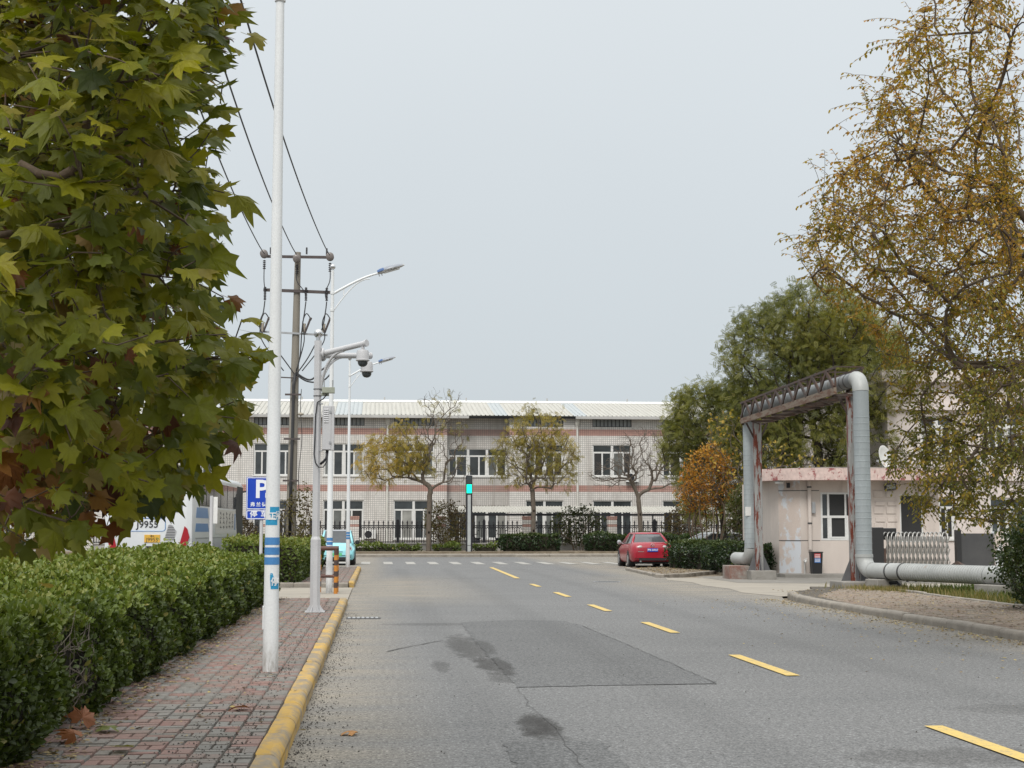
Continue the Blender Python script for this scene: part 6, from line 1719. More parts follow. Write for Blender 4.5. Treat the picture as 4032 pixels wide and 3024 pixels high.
# ------------------------------------------------------------------ hedges
HEDGE_STOPS = [(0.0, (0.030, 0.042, 0.014)), (0.35, (0.064, 0.092, 0.018)), (0.65, (0.108, 0.148, 0.024)), (0.88, (0.155, 0.195, 0.034)), (1.0, (0.24, 0.22, 0.06))]
M['hedge_leaf'] = leaf_mat('hedge_leaf', HEDGE_STOPS, 0.22, 0.38)
M['hedge_core'] = weathered('hedge_twigs', (0.022, 0.020, 0.013), (0.038, 0.032, 0.020), 20, 0.95, fine=90, bstr=0.8)
M['twig'] = new_mat('bare_twig', (0.15, 0.125, 0.10), 0.9)
def hedge(label, x0, x1, y0, y1, z0, ztop, dens, size, seed, lean=0.0, name='hedge', tone_hi=0.85, faces='LFT', group=None, rough=0.05, mat=None, bare=None):
    """box hedge; ztop(x,y)->height; faces L -x, R +x, F -y, B +y, T top; dens(y) leaves per m2; size(y)"""
    r = np.random.default_rng(seed)
    t = thing(name, label, 'hedge', ((x0 + x1) / 2, (y0 + y1) / 2, 0), 0, group)
    o = np.array([(x0 + x1) / 2, (y0 + y1) / 2, 0])
    pts, nrm = [], []
    zm = float(np.max(ztop(np.linspace(x0, x1, 9)[:, None], np.linspace(y0, y1, 9)[None, :])))
    wob = lambda a, b: 0.05 * np.sin(a * 2.3 + seed) + 0.04 * np.sin(b * 5.1 + 1.3 * seed) + 0.03 * np.sin(a * 7.7 + b * 6.1)
    spec = {'L': (-1, 0), 'R': (1, 0), 'F': (0, -1), 'B': (0, 1)}
    for fc in faces:
        if fc == 'T':
            A = (x1 - x0) * (y1 - y0); n = int(A * 5000)
            X = r.uniform(x0, x1, n); Y = r.uniform(y0, y1, n); Z = ztop(X, Y) + wob(X, Y) * rough / 0.05 - np.abs(r.normal(0, 0.035, n))
            k = r.uniform(0, 1, n) < dens(Y) / 5000
            p = np.stack([X, Y, Z], 1)[k]; m_ = np.tile([0, 0, 1.0], (len(p), 1))
            # stray shoots above the cut
            sh_ = (r.uniform(0, 1, len(p)) < 0.05) & (np.sin(p[:, 0] * 7 + p[:, 1] * 5) > 0.2); p[sh_, 2] += r.uniform(0.02, 0.14, sh_.sum())
        else:
            nx, ny = spec[fc]
            Lh = (y1 - y0) if nx else (x1 - x0); n = int(Lh * (zm - z0) * 5000)
            a = r.uniform(0, 1, n); Z = z0 + (zm - z0) * r.uniform(0, 1, n)
            if nx: Y = y0 + (y1 - y0) * a; X = np.full(n, x1 if nx > 0 else x0)
            else: X = x0 + (x1 - x0) * a; Y = np.full(n, y1 if ny > 0 else y0)
            ok = (Z < ztop(X, Y) + 0.02) & (r.uniform(0, 1, n) < dens(Y) / 5000)
            X, Y, Z = X[ok], Y[ok], Z[ok]; n = len(X)
            inn = wob(Y if nx else X, Z * 1.3) * rough / 0.05 - np.abs(r.normal(0, 0.045, n)) - 0.10 * np.clip((z0 + 0.25 - Z) / 0.25, 0, 1)
            top_r = np.clip((Z - (ztop(X, Y) - 0.12)) / 0.12, 0, 1) ** 2 * 0.10
            X = X + nx * (inn - top_r); Y = Y + ny * (inn - top_r)
            p = np.stack([X, Y, Z], 1); m_ = np.tile([nx, ny, 0.35], (n, 1))
        pts.append(p); nrm.append(m_)
    p = np.concatenate(pts); m_ = np.concatenate(nrm)
    if bare is not None:
        kp = (r.uniform(0, 1, len(p)) > bare(p)); p, m_ = p[kp], m_[kp]
    n = len(p)
    nm_ = unit(m_ * 0.8 + rdir(n, r) * 0.75 + np.array([0, 0, 0.25]))
    ax_ = unit(rdir(n, r) * 0.8 + m_ * 0.35 + np.array([0, 0, 0.55]))
    sz = size(p[:, 1]) * r.uniform(0.7, 1.25, n)
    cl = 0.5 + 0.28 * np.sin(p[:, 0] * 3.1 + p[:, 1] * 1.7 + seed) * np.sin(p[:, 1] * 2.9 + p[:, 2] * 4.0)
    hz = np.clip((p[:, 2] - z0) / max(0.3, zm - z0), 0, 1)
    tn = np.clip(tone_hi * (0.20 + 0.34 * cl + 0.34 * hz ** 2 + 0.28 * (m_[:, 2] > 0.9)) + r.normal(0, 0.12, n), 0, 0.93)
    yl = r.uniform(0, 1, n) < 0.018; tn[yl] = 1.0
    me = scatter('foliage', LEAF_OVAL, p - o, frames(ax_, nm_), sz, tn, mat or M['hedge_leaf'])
    place('foliage', me, t)
    # twiggy core
    c = MB(); q = 0.11; ys = np.linspace(y0 + q, y1 - q, max(2, int((y1 - y0) / 1.0) + 1)); 
    rings = []
    for y in ys:
        zl, zr = float(ztop(np.array(x0 + q), np.array(y))) - q, float(ztop(np.array(x1 - q), np.array(y))) - q
        rings.append([(x0 + q * 1.6 - o[0], y - o[1], z0), (x1 - q * 1.6 - o[0], y - o[1], z0), (x1 - q - o[0], y - o[1], zr - 0.1), (x1 - q * 1.8 - o[0], y - o[1], zr), (x0 + q * 1.8 - o[0], y - o[1], zl), (x0 + q - o[0], y - o[1], zl - 0.1)])
    c.loft(rings); c.build('twig_core', M['hedge_core'], t)
    return t, p, n
def zt1(x, y): return 0.97 + 0.10 * np.clip((-2.4 - x) / 1.9, 0, 1) + 0.03 * np.sin(y * 1.3) + 0.02 * np.sin(y * 3.7)
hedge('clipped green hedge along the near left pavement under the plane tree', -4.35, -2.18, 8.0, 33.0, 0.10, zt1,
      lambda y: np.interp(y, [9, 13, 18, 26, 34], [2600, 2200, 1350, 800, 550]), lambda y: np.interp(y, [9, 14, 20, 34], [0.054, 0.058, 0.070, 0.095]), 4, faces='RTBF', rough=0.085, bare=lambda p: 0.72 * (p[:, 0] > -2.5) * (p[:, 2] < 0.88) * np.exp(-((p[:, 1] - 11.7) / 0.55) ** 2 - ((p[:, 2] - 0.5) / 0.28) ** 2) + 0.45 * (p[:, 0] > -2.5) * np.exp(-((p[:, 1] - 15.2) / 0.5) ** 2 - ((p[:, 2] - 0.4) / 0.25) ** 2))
hedge('clipped green hedge beyond the driveway leading to the utility pole', -4.2, -2.05, 42.4, 60.2, 0.10, lambda x, y: 1.16 + 0.10 * np.clip((-2.4 - x) / 1.9, 0, 1) + 0.03 * np.sin(y * 1.1) + 0 * x,
      lambda y: 420 + 0 * y, lambda y: 0.10 + 0 * y, 6, faces='RTF', tone_hi=0.95)
# bare twigs where the near hedge is thin
tw = MB(); rr_ = random.Random(4)
for k in range(90):
    y = rr_.gauss(11.7, 0.45); z = rr_.uniform(0.25, 0.75); a = rr_.uniform(-1.2, 1.2); L = rr_.uniform(0.12, 0.34)
    x = -2.19 + rr_.uniform(-0.05, 0.035)
    tw.tube([(x - 0.03, y, z), (x + rr_.uniform(0, 0.03), y + L * 0.5 * math.cos(a), z + L * 0.5 * math.sin(a)), (x + rr_.uniform(-0.02, 0.03), y + L * math.cos(a + 0.3), z + L * math.sin(a + 0.3))], [0.004, 0.003, 0.002], 4)
hd1 = bpy.data.objects['hedge']
tw.v = [(x - hd1.location.x, y - hd1.location.y, z) for x, y, z in tw.v]
tag(tw.build('bare_twigs', M['twig'], hd1), kind='stuff')

# ------------------------------------------------------------------ right side greenery
flat = lambda v: (lambda y: v + 0 * y)
DARK_STOPS = [(0.0, (0.012, 0.022, 0.010)), (0.4, (0.024, 0.044, 0.016)), (0.75, (0.042, 0.068, 0.020)), (1.0, (0.085, 0.105, 0.028))]
M['dark_leaf'] = leaf_mat('dark_hedge_leaf', DARK_STOPS, 0.18, 0.35)
hz_ = lambda h: (lambda x, y: h + 0.04 * np.sin(x * 2.1 + y) + 0.03 * np.sin(x * 4.7))
hedge('dark clipped hedge between the red car and the gantry footing', 11.75, 13.45, 55.0, 60.0, 0.07, hz_(0.98), flat(430), flat(0.10), 12, faces='LFTR', mat=M['dark_leaf'], rough=0.08)
hedge('dark clipped hedge against the rounded gatehouse corner', 12.05, 13.22, 50.4, 55.2, 0.04, hz_(1.05), flat(430), flat(0.10), 13, faces='LFTR', mat=M['dark_leaf'], rough=0.08)
_h = [o for o in bpy.data.objects if o.get('label', '').startswith('dark clipped hedge between the red car')][0]
_h.rotation_euler = (0, 0, R(11))
for (x0, x1, lab) in ((7.55, 11.05, 'dark clipped hedge right of the signal column before the fence'), (12.75, 16.6, 'dark clipped hedge behind the red car roof before the fence'), (16.9, 23.0, 'dark clipped hedge right of the red car before the fence')):
    hedge(lab, x0, x1, 92.2, 93.8, 0.27, hz_(1.20), flat(190), flat(0.16), int(x0 * 10), faces='LFTR', mat=M['dark_leaf'], rough=0.07)
for (x0, x1, lab) in ((-1.6, 1.1, 'low ragged shrub row behind the pale blue car'), (1.3, 2.6, 'low ragged shrub row left of the first street tree'), (3.4, 5.1, 'low ragged shrub row left of the signal column'), (5.9, 7.3, 'low ragged shrub row right of the signal column')):
    hedge(lab, x0, x1, 93.0, 94.4, 0.27, hz_(0.60), flat(150), flat(0.15), int(x0 * 10 + 50), faces='LFTR', rough=0.12, name='low_shrub', tone_hi=0.7)

# shapeless bushes and shrubs
SH_STOPS = [(0.0, (0.02, 0.028, 0.012)), (0.45, (0.05, 0.062, 0.02)), (0.8, (0.095, 0.10, 0.03)), (1.0, (0.16, 0.13, 0.04))]
BR_STOPS = [(0.0, (0.055, 0.042, 0.026)), (0.4, (0.10, 0.07, 0.038)), (0.7, (0.12, 0.105, 0.04)), (1.0, (0.17, 0.14, 0.05))]
OR_STOPS = [(0.0, (0.15, 0.08, 0.02)), (0.4, (0.27, 0.14, 0.025)), (0.75, (0.40, 0.165, 0.022)), (1.0, (0.46, 0.25, 0.04))]
YE_STOPS = [(0.0, (0.13, 0.125, 0.03)), (0.4, (0.235, 0.195, 0.038)), (0.75, (0.34, 0.255, 0.05)), (1.0, (0.42, 0.275, 0.05))]
EL_STOPS = [(0.0, (0.105, 0.115, 0.018)), (0.3, (0.215, 0.178, 0.022)), (0.6, (0.34, 0.205, 0.026)), (0.85, (0.38, 0.18, 0.032)), (1.0, (0.46, 0.33, 0.045))]
LO_STOPS = [(0.0, (0.045, 0.056, 0.020)), (0.35, (0.108, 0.122, 0.036)), (0.65, (0.18, 0.182, 0.045)), (0.88, (0.235, 0.22, 0.05)), (1.0, (0.28, 0.235, 0.05))]
for k, s in (('shrub', SH_STOPS), ('brown', BR_STOPS), ('orange', OR_STOPS), ('yellow', YE_STOPS), ('elm', EL_STOPS), ('locust', LO_STOPS)):
    M[k + '_leaf'] = leaf_mat(k + '_leaf', s, 0.35, 0.5)
def shrub(label, x, y, z, ells, n_t, leaf, seed, step=0.22, stems=5, bark_m='bark_brown', spread=0.35, thr=0.010, group=None, r_tip=0.005, name='shrub', cat='shrub', extra=0):
    r = np.random.default_rng(seed)
    t = thing(name, label, cat, (x, y, z), 0, group)
    allP, allpar, allrad, off = [], [], [], 0
    tg = in_ellipsoids(n_t, ells, seed, 0.15)
    ang = np.arctan2(tg[:, 1], tg[:, 0]); grp = (((ang + np.pi) / (2 * np.pi) * stems).astype(int)) % stems
    for s in range(stems):
        k = tg[grp == s]
        if len(k) == 0: continue
        a = -np.pi + (s + 0.5) * 2 * np.pi / stems
        b0 = np.array([math.cos(a) * spread * 0.4, math.sin(a) * spread * 0.4, 0]); h0 = float(np.mean(k[:, 2])) * 0.45
        tr = np.array([b0, b0 * 1.3 + [0, 0, h0 * 0.4], b0 * 2.0 + [0, 0, h0]])
        P, par, tips = grow(tr, k, step, 0.25, 0.15, seed + s)
        rad, _ = radii(P, par, tips, r_tip, 2.3)
        allP.append(P); allpar.append(np.where(par >= 0, par + off, -1)); allrad.append(rad); off += len(P)
    P = np.concatenate(allP); par = np.concatenate(allpar); rad = np.concatenate(allrad)
    place('stems', limb_mesh('stems', P, par, rad, M[bark_m]), t)
    if leaf:
        sel = np.where((rad < thr) & (par >= 0))[0]
        me = leaves_on(P[sel], node_dirs(P, par)[sel], leaf['per'], leaf['size'], leaf['mat'], leaf['proto'], leaf['tone'], seed + 3, leaf.get('droop', 0.2), leaf.get('spread', 0.06), leaf.get('up', 0.5))
        place('foliage', me, t)
    return t
# big dark bush at the right edge of the picture
shrub('rounded dark green bush standing on the right pavement edge beside the pipe', 12.35, 26.6, 0.1, [(0, 0, 0.95, 1.35, 1.3, 0.95), (0.5, 0.2, 1.4, 1.25, 1.2, 1.0)], 900,
      dict(mat=M['dark_leaf'], proto=LEAF_OVAL, size=0.068, per=26, tone=tone_clump(0.15, 1.0, 2.0, seed=1), spread=0.09), 31, 0.16, 7)
# orange multi-stemmed shrub
shrub('orange autumn shrub with many upright stems behind the clipped hedge', 13.3, 61.0, 0.07, [(0, 0, 3.4, 1.15, 1.0, 1.45), (0.25, 0, 4.0, 0.8, 0.7, 1.1), (-0.5, 0, 2.9, 0.8, 0.7, 0.8)], 850,
      dict(mat=M['orange_leaf'], proto=LEAF_OVAL, size=0.10, per=4, tone=lambda p, r: np.clip(0.15 + 0.17 * p[:, 2] + r.normal(0, 0.18, len(p)), 0, 1), droop=-0.2, spread=0.08), 37, 0.25, 9, spread=0.9, thr=0.012, r_tip=0.006)
# green shrubs behind the hedge and beside the gatehouse
shrub('loose grey green shrub between the gantry column and the gatehouse', 14.2, 57.6, 0.07, [(0, 0, 1.7, 0.95, 0.9, 1.5), (-0.1, 0.3, 2.4, 0.7, 0.8, 0.9)], 420,
      dict(mat=M['shrub_leaf'], proto=LEAF_SLIM, size=0.16, per=6, tone=tone_clump(0.1, 0.95, 1.2, seed=2), droop=0.1, spread=0.10), 41, 0.3, 7)
shrub('yellow green low shrub behind the clipped hedge by the gantry', 15.7, 59.0, 0.07, [(0, 0, 1.5, 1.1, 1.0, 1.3)], 350,
      dict(mat=M['shrub_leaf'], proto=LEAF_OVAL, size=0.13, per=6, tone=tone_clump(0.4, 1.0, 1.2, seed=3), spread=0.10), 43, 0.3, 7)
# brown bushes along the fence
for (x, y, h, w, nm, sd) in ((4.35, 95.4, 2.3, 1.55, 'brownish bush against the iron fence behind the first street tree', 51), (12.6, 95.6, 2.1, 1.75, 'rounded reddish bush before the iron fence left of the red car', 52), (19.6, 95.6, 2.2, 1.6, 'brownish bush against the fence right of the bare tree', 53), (23.5, 95.6, 2.2, 1.7, 'brownish bush against the fence behind the white car', 54), (-8.6, 95.6, 1.6, 1.3, 'brownish bush against the fence behind the parking sign', 55)):
    shrub(nm, x, y, 0.27, [(0, 0, h * 0.75, w, 0.8, h * 0.62)], 330,
          dict(mat=M['brown_leaf'] if sd != 52 else M['shrub_leaf'], proto=LEAF_OVAL, size=0.14, per=7, tone=tone_clump(0.0, 0.95, 1.5, seed=sd), spread=0.10), sd, 0.3, 8, spread=0.7, r_tip=0.007)
shrub('dry climbing weeds at the foot of the utility pole', -2.75, 51.6, 0.1, [(0, 0, 1.5, 0.75, 0.6, 1.1), (0.35, 0, 2.2, 0.35, 0.35, 0.9)], 260,
      dict(mat=M['brown_leaf'], proto=LEAF_OVAL, size=0.10, per=3, tone=tone_clump(0.1, 1.0, 1.5, seed=7), spread=0.07), 57, 0.22, 6, r_tip=0.004)
# dark shrubs behind the near hedge, under the plane tree
shrub('dark dense shrub behind the near hedge beyond the plane tree', -5.1, 20.5, 0.0, [(0, 0, 0.95, 0.75, 1.2, 0.95), (-0.8, 0.6, 1.1, 0.8, 1.3, 0.95)], 520,
      dict(mat=M['dark_leaf'], proto=LEAF_OVAL, size=0.075, per=9, tone=tone_clump(0.0, 0.6, 1.5, seed=8), spread=0.07), 58, 0.2, 6)

# ------------------------------------------------------------------ the three street trees before the factory
make_tree('street_tree', 'street tree with thin yellow leaves and bare top left of the signal column', 'tree', (3.15, 93.4, 0.27), [(0, 0, 0), (0, 0, 1.2), (0.02, 0, 2.4), (0.05, 0, 3.4)],
          [(-2.3, 0, 5.6, 2.2, 1.6, 1.7), (-1.0, 0.2, 6.4, 1.7, 1.5, 1.9), (0.9, 0, 6.6, 1.7, 1.5, 2.3), (0.8, 0, 8.8, 1.3, 1.2, 1.5), (1.6, 0, 5.0, 1.3, 1.2, 1.0)], 620, 0.3,
          dict(mat=M['yellow_leaf'], proto=SPRAY, size=0.30, per=2, tone=lambda p, r: np.clip(0.45 - 0.10 * p[:, 0] + r.normal(0, 0.2, len(p)), 0, 1), droop=0.7, spread=0.10, mask=lambda p: (p[:, 0] + 0.55 * (p[:, 2] - 5) < 0.5) | (np.random.default_rng(3).uniform(0, 1, len(p)) < 0.08)),
          M['bark_grey'], 61, 'street trees before the factory', 0.008, 2.2, 0.3, 0.15, 0.016, 0.25, 500)
make_tree('street_tree', 'street tree with yellow green leaves right of the signal column', 'tree', (9.55, 93.4, 0.27), [(0, 0, 0), (0, 0, 1.3), (0.02, 0, 2.5), (-0.05, 0, 3.6)],
          [(-0.9, 0, 5.6, 1.9, 1.5, 1.8), (1.0, 0, 5.8, 2.0, 1.5, 1.9), (0.2, 0, 7.4, 2.0, 1.5, 1.6), (1.6, 0, 4.6, 1.3, 1.2, 0.9)], 620, 0.3,
          dict(mat=M['yellow_leaf'], proto=SPRAY, size=0.29, per=2, tone=tone_clump(0.1, 0.85, 0.8, seed=5), droop=0.7, spread=0.10, keep=0.75),
          M['bark_grey'], 63, 'street trees before the factory', 0.008, 2.2, 0.3, 0.15, 0.016, 0.25, 400)
make_tree('street_tree', 'bare leafless street tree behind the red car', 'tree', (16.2, 93.6, 0.27), [(0, 0, 0), (0.02, 0, 1.2), (-0.02, 0, 2.3), (-0.1, 0, 3.1)],
          [(-1.8, 0, 4.8, 1.6, 1.3, 1.0), (0.4, 0, 6.0, 1.6, 1.4, 1.7), (2.0, 0, 4.9, 1.5, 1.3, 1.2), (-0.6, 0, 5.8, 1.3, 1.3, 1.4)], 420, 0.3, None,
          M['bark_grey'], 65, 'street trees before the factory', 0.008, 2.35, 0.3, 0.12, 0.02, 0.2, 900)

# ------------------------------------------------------------------ large green trees behind the gatehouse
loc_leaf = lambda sd, lo=0.0, hi=0.95, per=2, size=0.26: dict(mat=M['locust_leaf'], proto=SPRAY, size=size, per=per, tone=tone_clump(lo, hi, 0.55, seed=sd), droop=0.35, spread=0.16, up=0.6)
make_tree('locust_tree', 'large feathery green tree rising behind the gantry and gatehouse', 'tree', (18.6, 63.0, 0.0), [(0, 0, 0), (0.05, 0, 2.0), (0.0, 0, 3.6), (-0.1, 0, 5.0), (-0.3, 0, 6.0)],
          [(-1.6, 0, 8.6, 2.7, 2.4, 2.9), (1.4, 0, 8.4, 2.9, 2.5, 2.6), (-0.2, -0.5, 10.2, 2.6, 2.3, 1.8), (-2.6, 0, 5.6, 2.0, 2.0, 2.2), (2.0, 0.5, 5.2, 2.2, 2.0, 2.2), (-0.3, -1.0, 4.6, 2.0, 1.6, 1.7)], 2300, 0.30,
          loc_leaf(11, 0.15, 1.0, 7), M['bark_dark'], 71, 'trees behind the gatehouse', 0.010, 2.35, 0.28, 0.12, 0.019, 0.35, 0, 0.008)
make_tree('locust_tree', 'smaller drooping grey green tree left of the gantry top', 'tree', (15.1, 66.0, 0.0), [(0, 0, 0), (0, 0, 1.8), (-0.1, 0, 3.2), (-0.2, 0, 4.4)],
          [(-0.6, 0, 6.2, 2.0, 1.8, 1.9), (0.9, 0, 6.6, 1.7, 1.6, 1.6), (-1.7, 0, 5.2, 1.1, 1.2, 1.3), (-0.6, 0, 3.4, 1.5, 1.3, 1.5), (-1.4, 0, 7.0, 0.9, 0.9, 0.8)], 1250, 0.30,
          loc_leaf(12, 0.2, 0.95, 6, 0.25), M['bark_dark'], 73, 'trees behind the gatehouse', 0.009, 2.35, 0.28, 0.12, 0.017, 0.35, 0, 0.008)
make_tree('locust_tree', 'dark green tree farthest back beside the pink building', 'tree', (23.4, 76.5, 0.0), [(0, 0, 0), (0, 0, 2.5), (0, 0, 5.0), (0, 0, 7.0)],
          [(-1.2, 0, 8.6, 3.2, 2.5, 3.2), (1.8, 0, 8.4, 3.0, 2.5, 3.2), (-2.2, 0, 5.0, 2.4, 2.2, 2.4), (0.4, 0, 11.0, 2.4, 2.2, 1.8)], 1300, 0.36,
          loc_leaf(13, 0.0, 0.75, 6, 0.36), M['bark_dark'], 75, 'trees behind the gatehouse', 0.011, 2.35, 0.28, 0.12, 0.02, 0.35, 0, 0.010)
make_tree('locust_tree', 'yellowing thin tree with bright leaves just behind the gantry', 'tree', (14.9, 60.6, 0.0), [(0, 0, 0), (0, 0, 1.2), (-0.1, 0, 2.2), (-0.1, 0, 3.0)],
          [(-0.9, 0, 4.9, 1.0, 0.9, 1.6), (0.6, 0, 4.4, 1.3, 1.0, 1.0), (2.0, 0, 4.2, 1.4, 0.9, 0.6), (-0.9, 0, 3.6, 0.9, 0.8, 0.9)], 330, 0.28,
          dict(mat=M['yellow_leaf'], proto=LEAF_OVAL, size=0.15, per=1, tone=tone_clump(0.35, 1.0, 1.0, seed=14), droop=0.7, spread=0.12), M['bark_grey'], 77, 'trees behind the gatehouse', 0.007, 2.3, 0.3, 0.15, 0.010, 0.2)

# ------------------------------------------------------------------ the big autumn elm hanging in from the right
elm = thing('elm_tree', 'tall elm with drooping twigs of small yellow brown autumn leaves', 'tree', (11.0, 20.4, 0.1))
EB = np.array([11.0, 20.4, 0.1])
def elm_env(p):
    X, Y, Z = p.T
    lx = np.interp(Z, [1.55, 1.8, 2.3, 3.2, 4.2, 4.8, 5.1, 5.7, 6.1, 6.6, 7.2, 8.2, 8.9, 9.8, 11], [7.65, 7.35, 7.0, 7.2, 7.1, 6.75, 6.10, 5.70, 5.85, 6.25, 6.60, 7.05, 7.15, 8.0, 9.3])
    lim = lx + 0.05 * np.abs(Y - 20.0) ** 1.6 + (Y - 20.0) * 0.12
    low = 1.55 + np.clip(8.2 - X, 0, 2) * 0.25 + np.where(X > 9.2, 0.9, 0)
    return (X > lim) & (Z > low) & (((X - 10.9) / 5.4) ** 2 + ((Y - 20.4) / 4.4) ** 2 + ((Z - 5.6) / 5.4) ** 2 < 1.0)
r_ = np.random.default_rng(77)
cand = np.stack([r_.uniform(5.4, 16.3, 60000), r_.uniform(16, 24.8, 60000), r_.uniform(1.5, 11, 60000)], 1)
cand = cand[elm_env(cand)]
vis = cand[:, 0] < 0.452 * cand[:, 1] - 0.2
edge = cand[:, 0] < 6.9
dens_ = np.interp(cand[:, 2], [1.6, 2.4, 3, 4.6, 5.2, 6.2, 7.2, 9], [1.0, 1.0, 0.75, 0.85, 0.95, 0.75, 0.5, 0.36])
sel = np.where(vis, r_.uniform(0, 1, len(cand)) < dens_, r_.uniform(0, 1, len(cand)) < 0.07)
tw = cand[sel]
whip = tw[(tw[:, 0] < 7.4) & (tw[:, 2] > 4.4)]; whip = whip[r_.choice(len(whip), min(150, len(whip)), replace=False)]
whip = whip + np.stack([-np.abs(r_.normal(0.35, 0.22, len(whip))), r_.normal(0, 0.2, len(whip)), np.abs(r_.normal(0.2, 0.2, len(whip)))], 1)
main = tw[r_.choice(len(tw), 420, replace=False)]
tw = np.concatenate([tw, whip])
# weight the main limbs to the seen side
tr = np.array([(0, 0, 0), (0.05, 0, 1.0), (0.0, 0.05, 2.0), (-0.1, 0.05, 2.9), (-0.3, 0, 3.8), (-0.4, 0, 4.8), (-0.4, 0, 5.8)])
P, par, tips = grow(tr, main - EB, 0.28, 0.25, 0.16, 5)
print('elm twigs', len(tw))
d_all, n0 = tw - EB, len(P)
newP, newpar = [P], [par]; lp, la, ln_ = [], [], []
n = n0
rad0, _ = radii(P, par, tips, 0.006, 2.25)
thin = np.where(rad0 < 0.03)[0]; PT = P[thin]
NS = 7
for t in d_all:
    j = thin[int(np.argmin(np.sum((PT - t) ** 2, 1)))]
    b = P[j]; L = np.linalg.norm(t - b)
    if L > 1.0 and r_.uniform() < 0.9: continue
    if L > 1.5: continue
    if L < 0.12: t = b + unit(t - b + 1e-3) * 0.25; L = 0.25
    if L > 0.9: b = t + (b - t) * (0.9 / L) if False else b
    c1 = b + (t - b) * 0.5 + np.array([0, 0, 0.16 * L]) + r_.normal(0, 0.05 * L, 3)
    end = t + np.array([0, 0, -0.10 * L])
    s = (np.arange(1, NS + 1) / NS)[:, None]
    q = (1 - s) ** 2 * b + 2 * s * (1 - s) * c1 + s * s * end
    newP.append(q); newpar.append(np.concatenate([[j], np.arange(n, n + NS - 1)])); n += NS
    m_ = int(min(15, max(6, L / 0.042))); ss = np.linspace(max(0.15, 1 - 0.60 / L), 1.0, m_)[:, None]
    pq = (1 - ss) ** 2 * b + 2 * ss * (1 - ss) * c1 + ss * ss * end
    dq = unit(2 * (1 - ss) * (c1 - b) + 2 * ss * (end - c1))
    sd = unit(np.cross(dq, [0, 0, 1.0]) + r_.normal(0, 0.25, (m_, 3))); sg_ = np.where(np.arange(m_) % 2 == 0, 1, -1)[:, None]
    lp.append(pq); la.append(dq * 0.55 + sd * sg_ * 0.7 + np.array([0, 0, -0.45])); ln_.append(np.tile([0, 0, 1.0], (m_, 1)) + r_.normal(0, 0.5, (m_, 3)))
P = np.concatenate(newP); par = np.concatenate(newpar).astype(int)
rad, _ = radii(P, par, tips, 0.0032, 2.5)
rad[:6] = np.maximum(rad[:6], [0.2, 0.18, 0.16, 0.15, 0.13, 0.1])
place('trunk', limb_mesh('trunk', P, par, rad, M['bark_brown'], 0.0), elm)
lp = np.concatenate(lp); la = unit(np.concatenate(la)); ln_ = np.concatenate(ln_)
keep = r_.uniform(0, 1, len(lp)) < 0.88; lp, la, ln_ = lp[keep], la[keep], ln_[keep]
wz = lp[:, 2] + EB[2]
greenish = np.clip(0.65 - 0.115 * wz, -0.35, 0.5)
tone = np.clip(np.interp(wz, [1.5, 3.5, 5.5, 8], [0.16, 0.30, 0.56, 0.64]) + 0.16 * np.sin(lp[:, 0] * 2.1 + lp[:, 2] * 1.7) + r_.normal(0, 0.16, len(lp)), 0, 1)
print('elm leaves', len(lp))
place('crown', scatter('crown', LEAF_OVAL, lp, frames(la, ln_), r_.uniform(0.046, 0.074, len(lp)), tone, M['elm_leaf']), elm)

# ------------------------------------------------------------------ ground litter, grass and grit
r_ = np.random.default_rng(5)
def strew(name, pos, size, tone, mat, proto=LEAF_OVAL, tilt=0.25):
    n = len(pos); th = r_.uniform(0, 6.28, n)
    ax = np.stack([np.cos(th), np.sin(th), r_.normal(0, 0.08, n)], 1); nm = np.array([0, 0, 1.0]) + r_.normal(0, tilt, (n, 3))
    o = place(name, scatter(name, proto, pos, frames(ax, nm), size, tone, mat))
    return tag(o, kind='stuff')
LIT = [(0.0, (0.10, 0.06, 0.03)), (0.4, (0.24, 0.17, 0.09)), (0.75, (0.36, 0.28, 0.15)), (1.0, (0.45, 0.36, 0.12))]
M['litter_leaf'] = leaf_mat('litter_leaf', LIT, 0.1, 0.7)
def band(n, x, sx, y0, y1, z):
    return np.stack([x + sx * r_.normal(0, 1, n), r_.uniform(y0, y1, n), np.full(n, z)], 1)
o = strew('leaf_litter', np.concatenate([band(1700, -2.08, 0.11, 9, 33, 0.137), band(300, -1.6, 0.4, 9, 33, 0.137)]), r_.uniform(0.02, 0.06, 2000), r_.uniform(0, 1, 2000), M['litter_leaf'])
tag(o, 'small dry leaves strewn along the foot of the near left hedge', 'leaf litter')
pr_ = np.concatenate([band(1500, 8.8, 0.22, 14, 34, 0.012), np.stack([9.0 - np.abs(r_.normal(0, 1.3, 800)), r_.uniform(12, 34, 800), np.full(800, 0.012)], 1)])
pr_ = pr_[pr_[:, 0] < 8.98]
o = strew('leaf_litter', pr_, r_.uniform(0.025, 0.06, len(pr_)), r_.uniform(0.2, 1, len(pr_)), M['litter_leaf'])
tag(o, 'small yellow leaves fallen on the road along the right kerb', 'leaf litter')
pr_ = np.stack([r_.uniform(9.3, 12.0, 2200), r_.uniform(16, 36, 2200), np.full(2200, 0.142)], 1)
o = strew('leaf_litter', pr_, r_.uniform(0.025, 0.06, len(pr_)), r_.uniform(0, 0.9, len(pr_)), M['litter_leaf'])
tag(o, 'dry leaves scattered over the right brick pavement', 'leaf litter')
pr_ = np.stack([r_.uniform(9.6, 14, 1500), r_.uniform(50.6, 61, 1500), np.full(1500, 0.085)], 1); pr_ = pr_[(pr_[:, 0] > 9.75 + 0.0 * pr_[:, 1]) & (pr_[:, 1] > 50.4 + (pr_[:, 0] - 9.5) * 1.7)]
o = strew('leaf_litter', pr_, r_.uniform(0.04, 0.09, len(pr_)), r_.uniform(0, 0.8, len(pr_)), M['litter_leaf'])
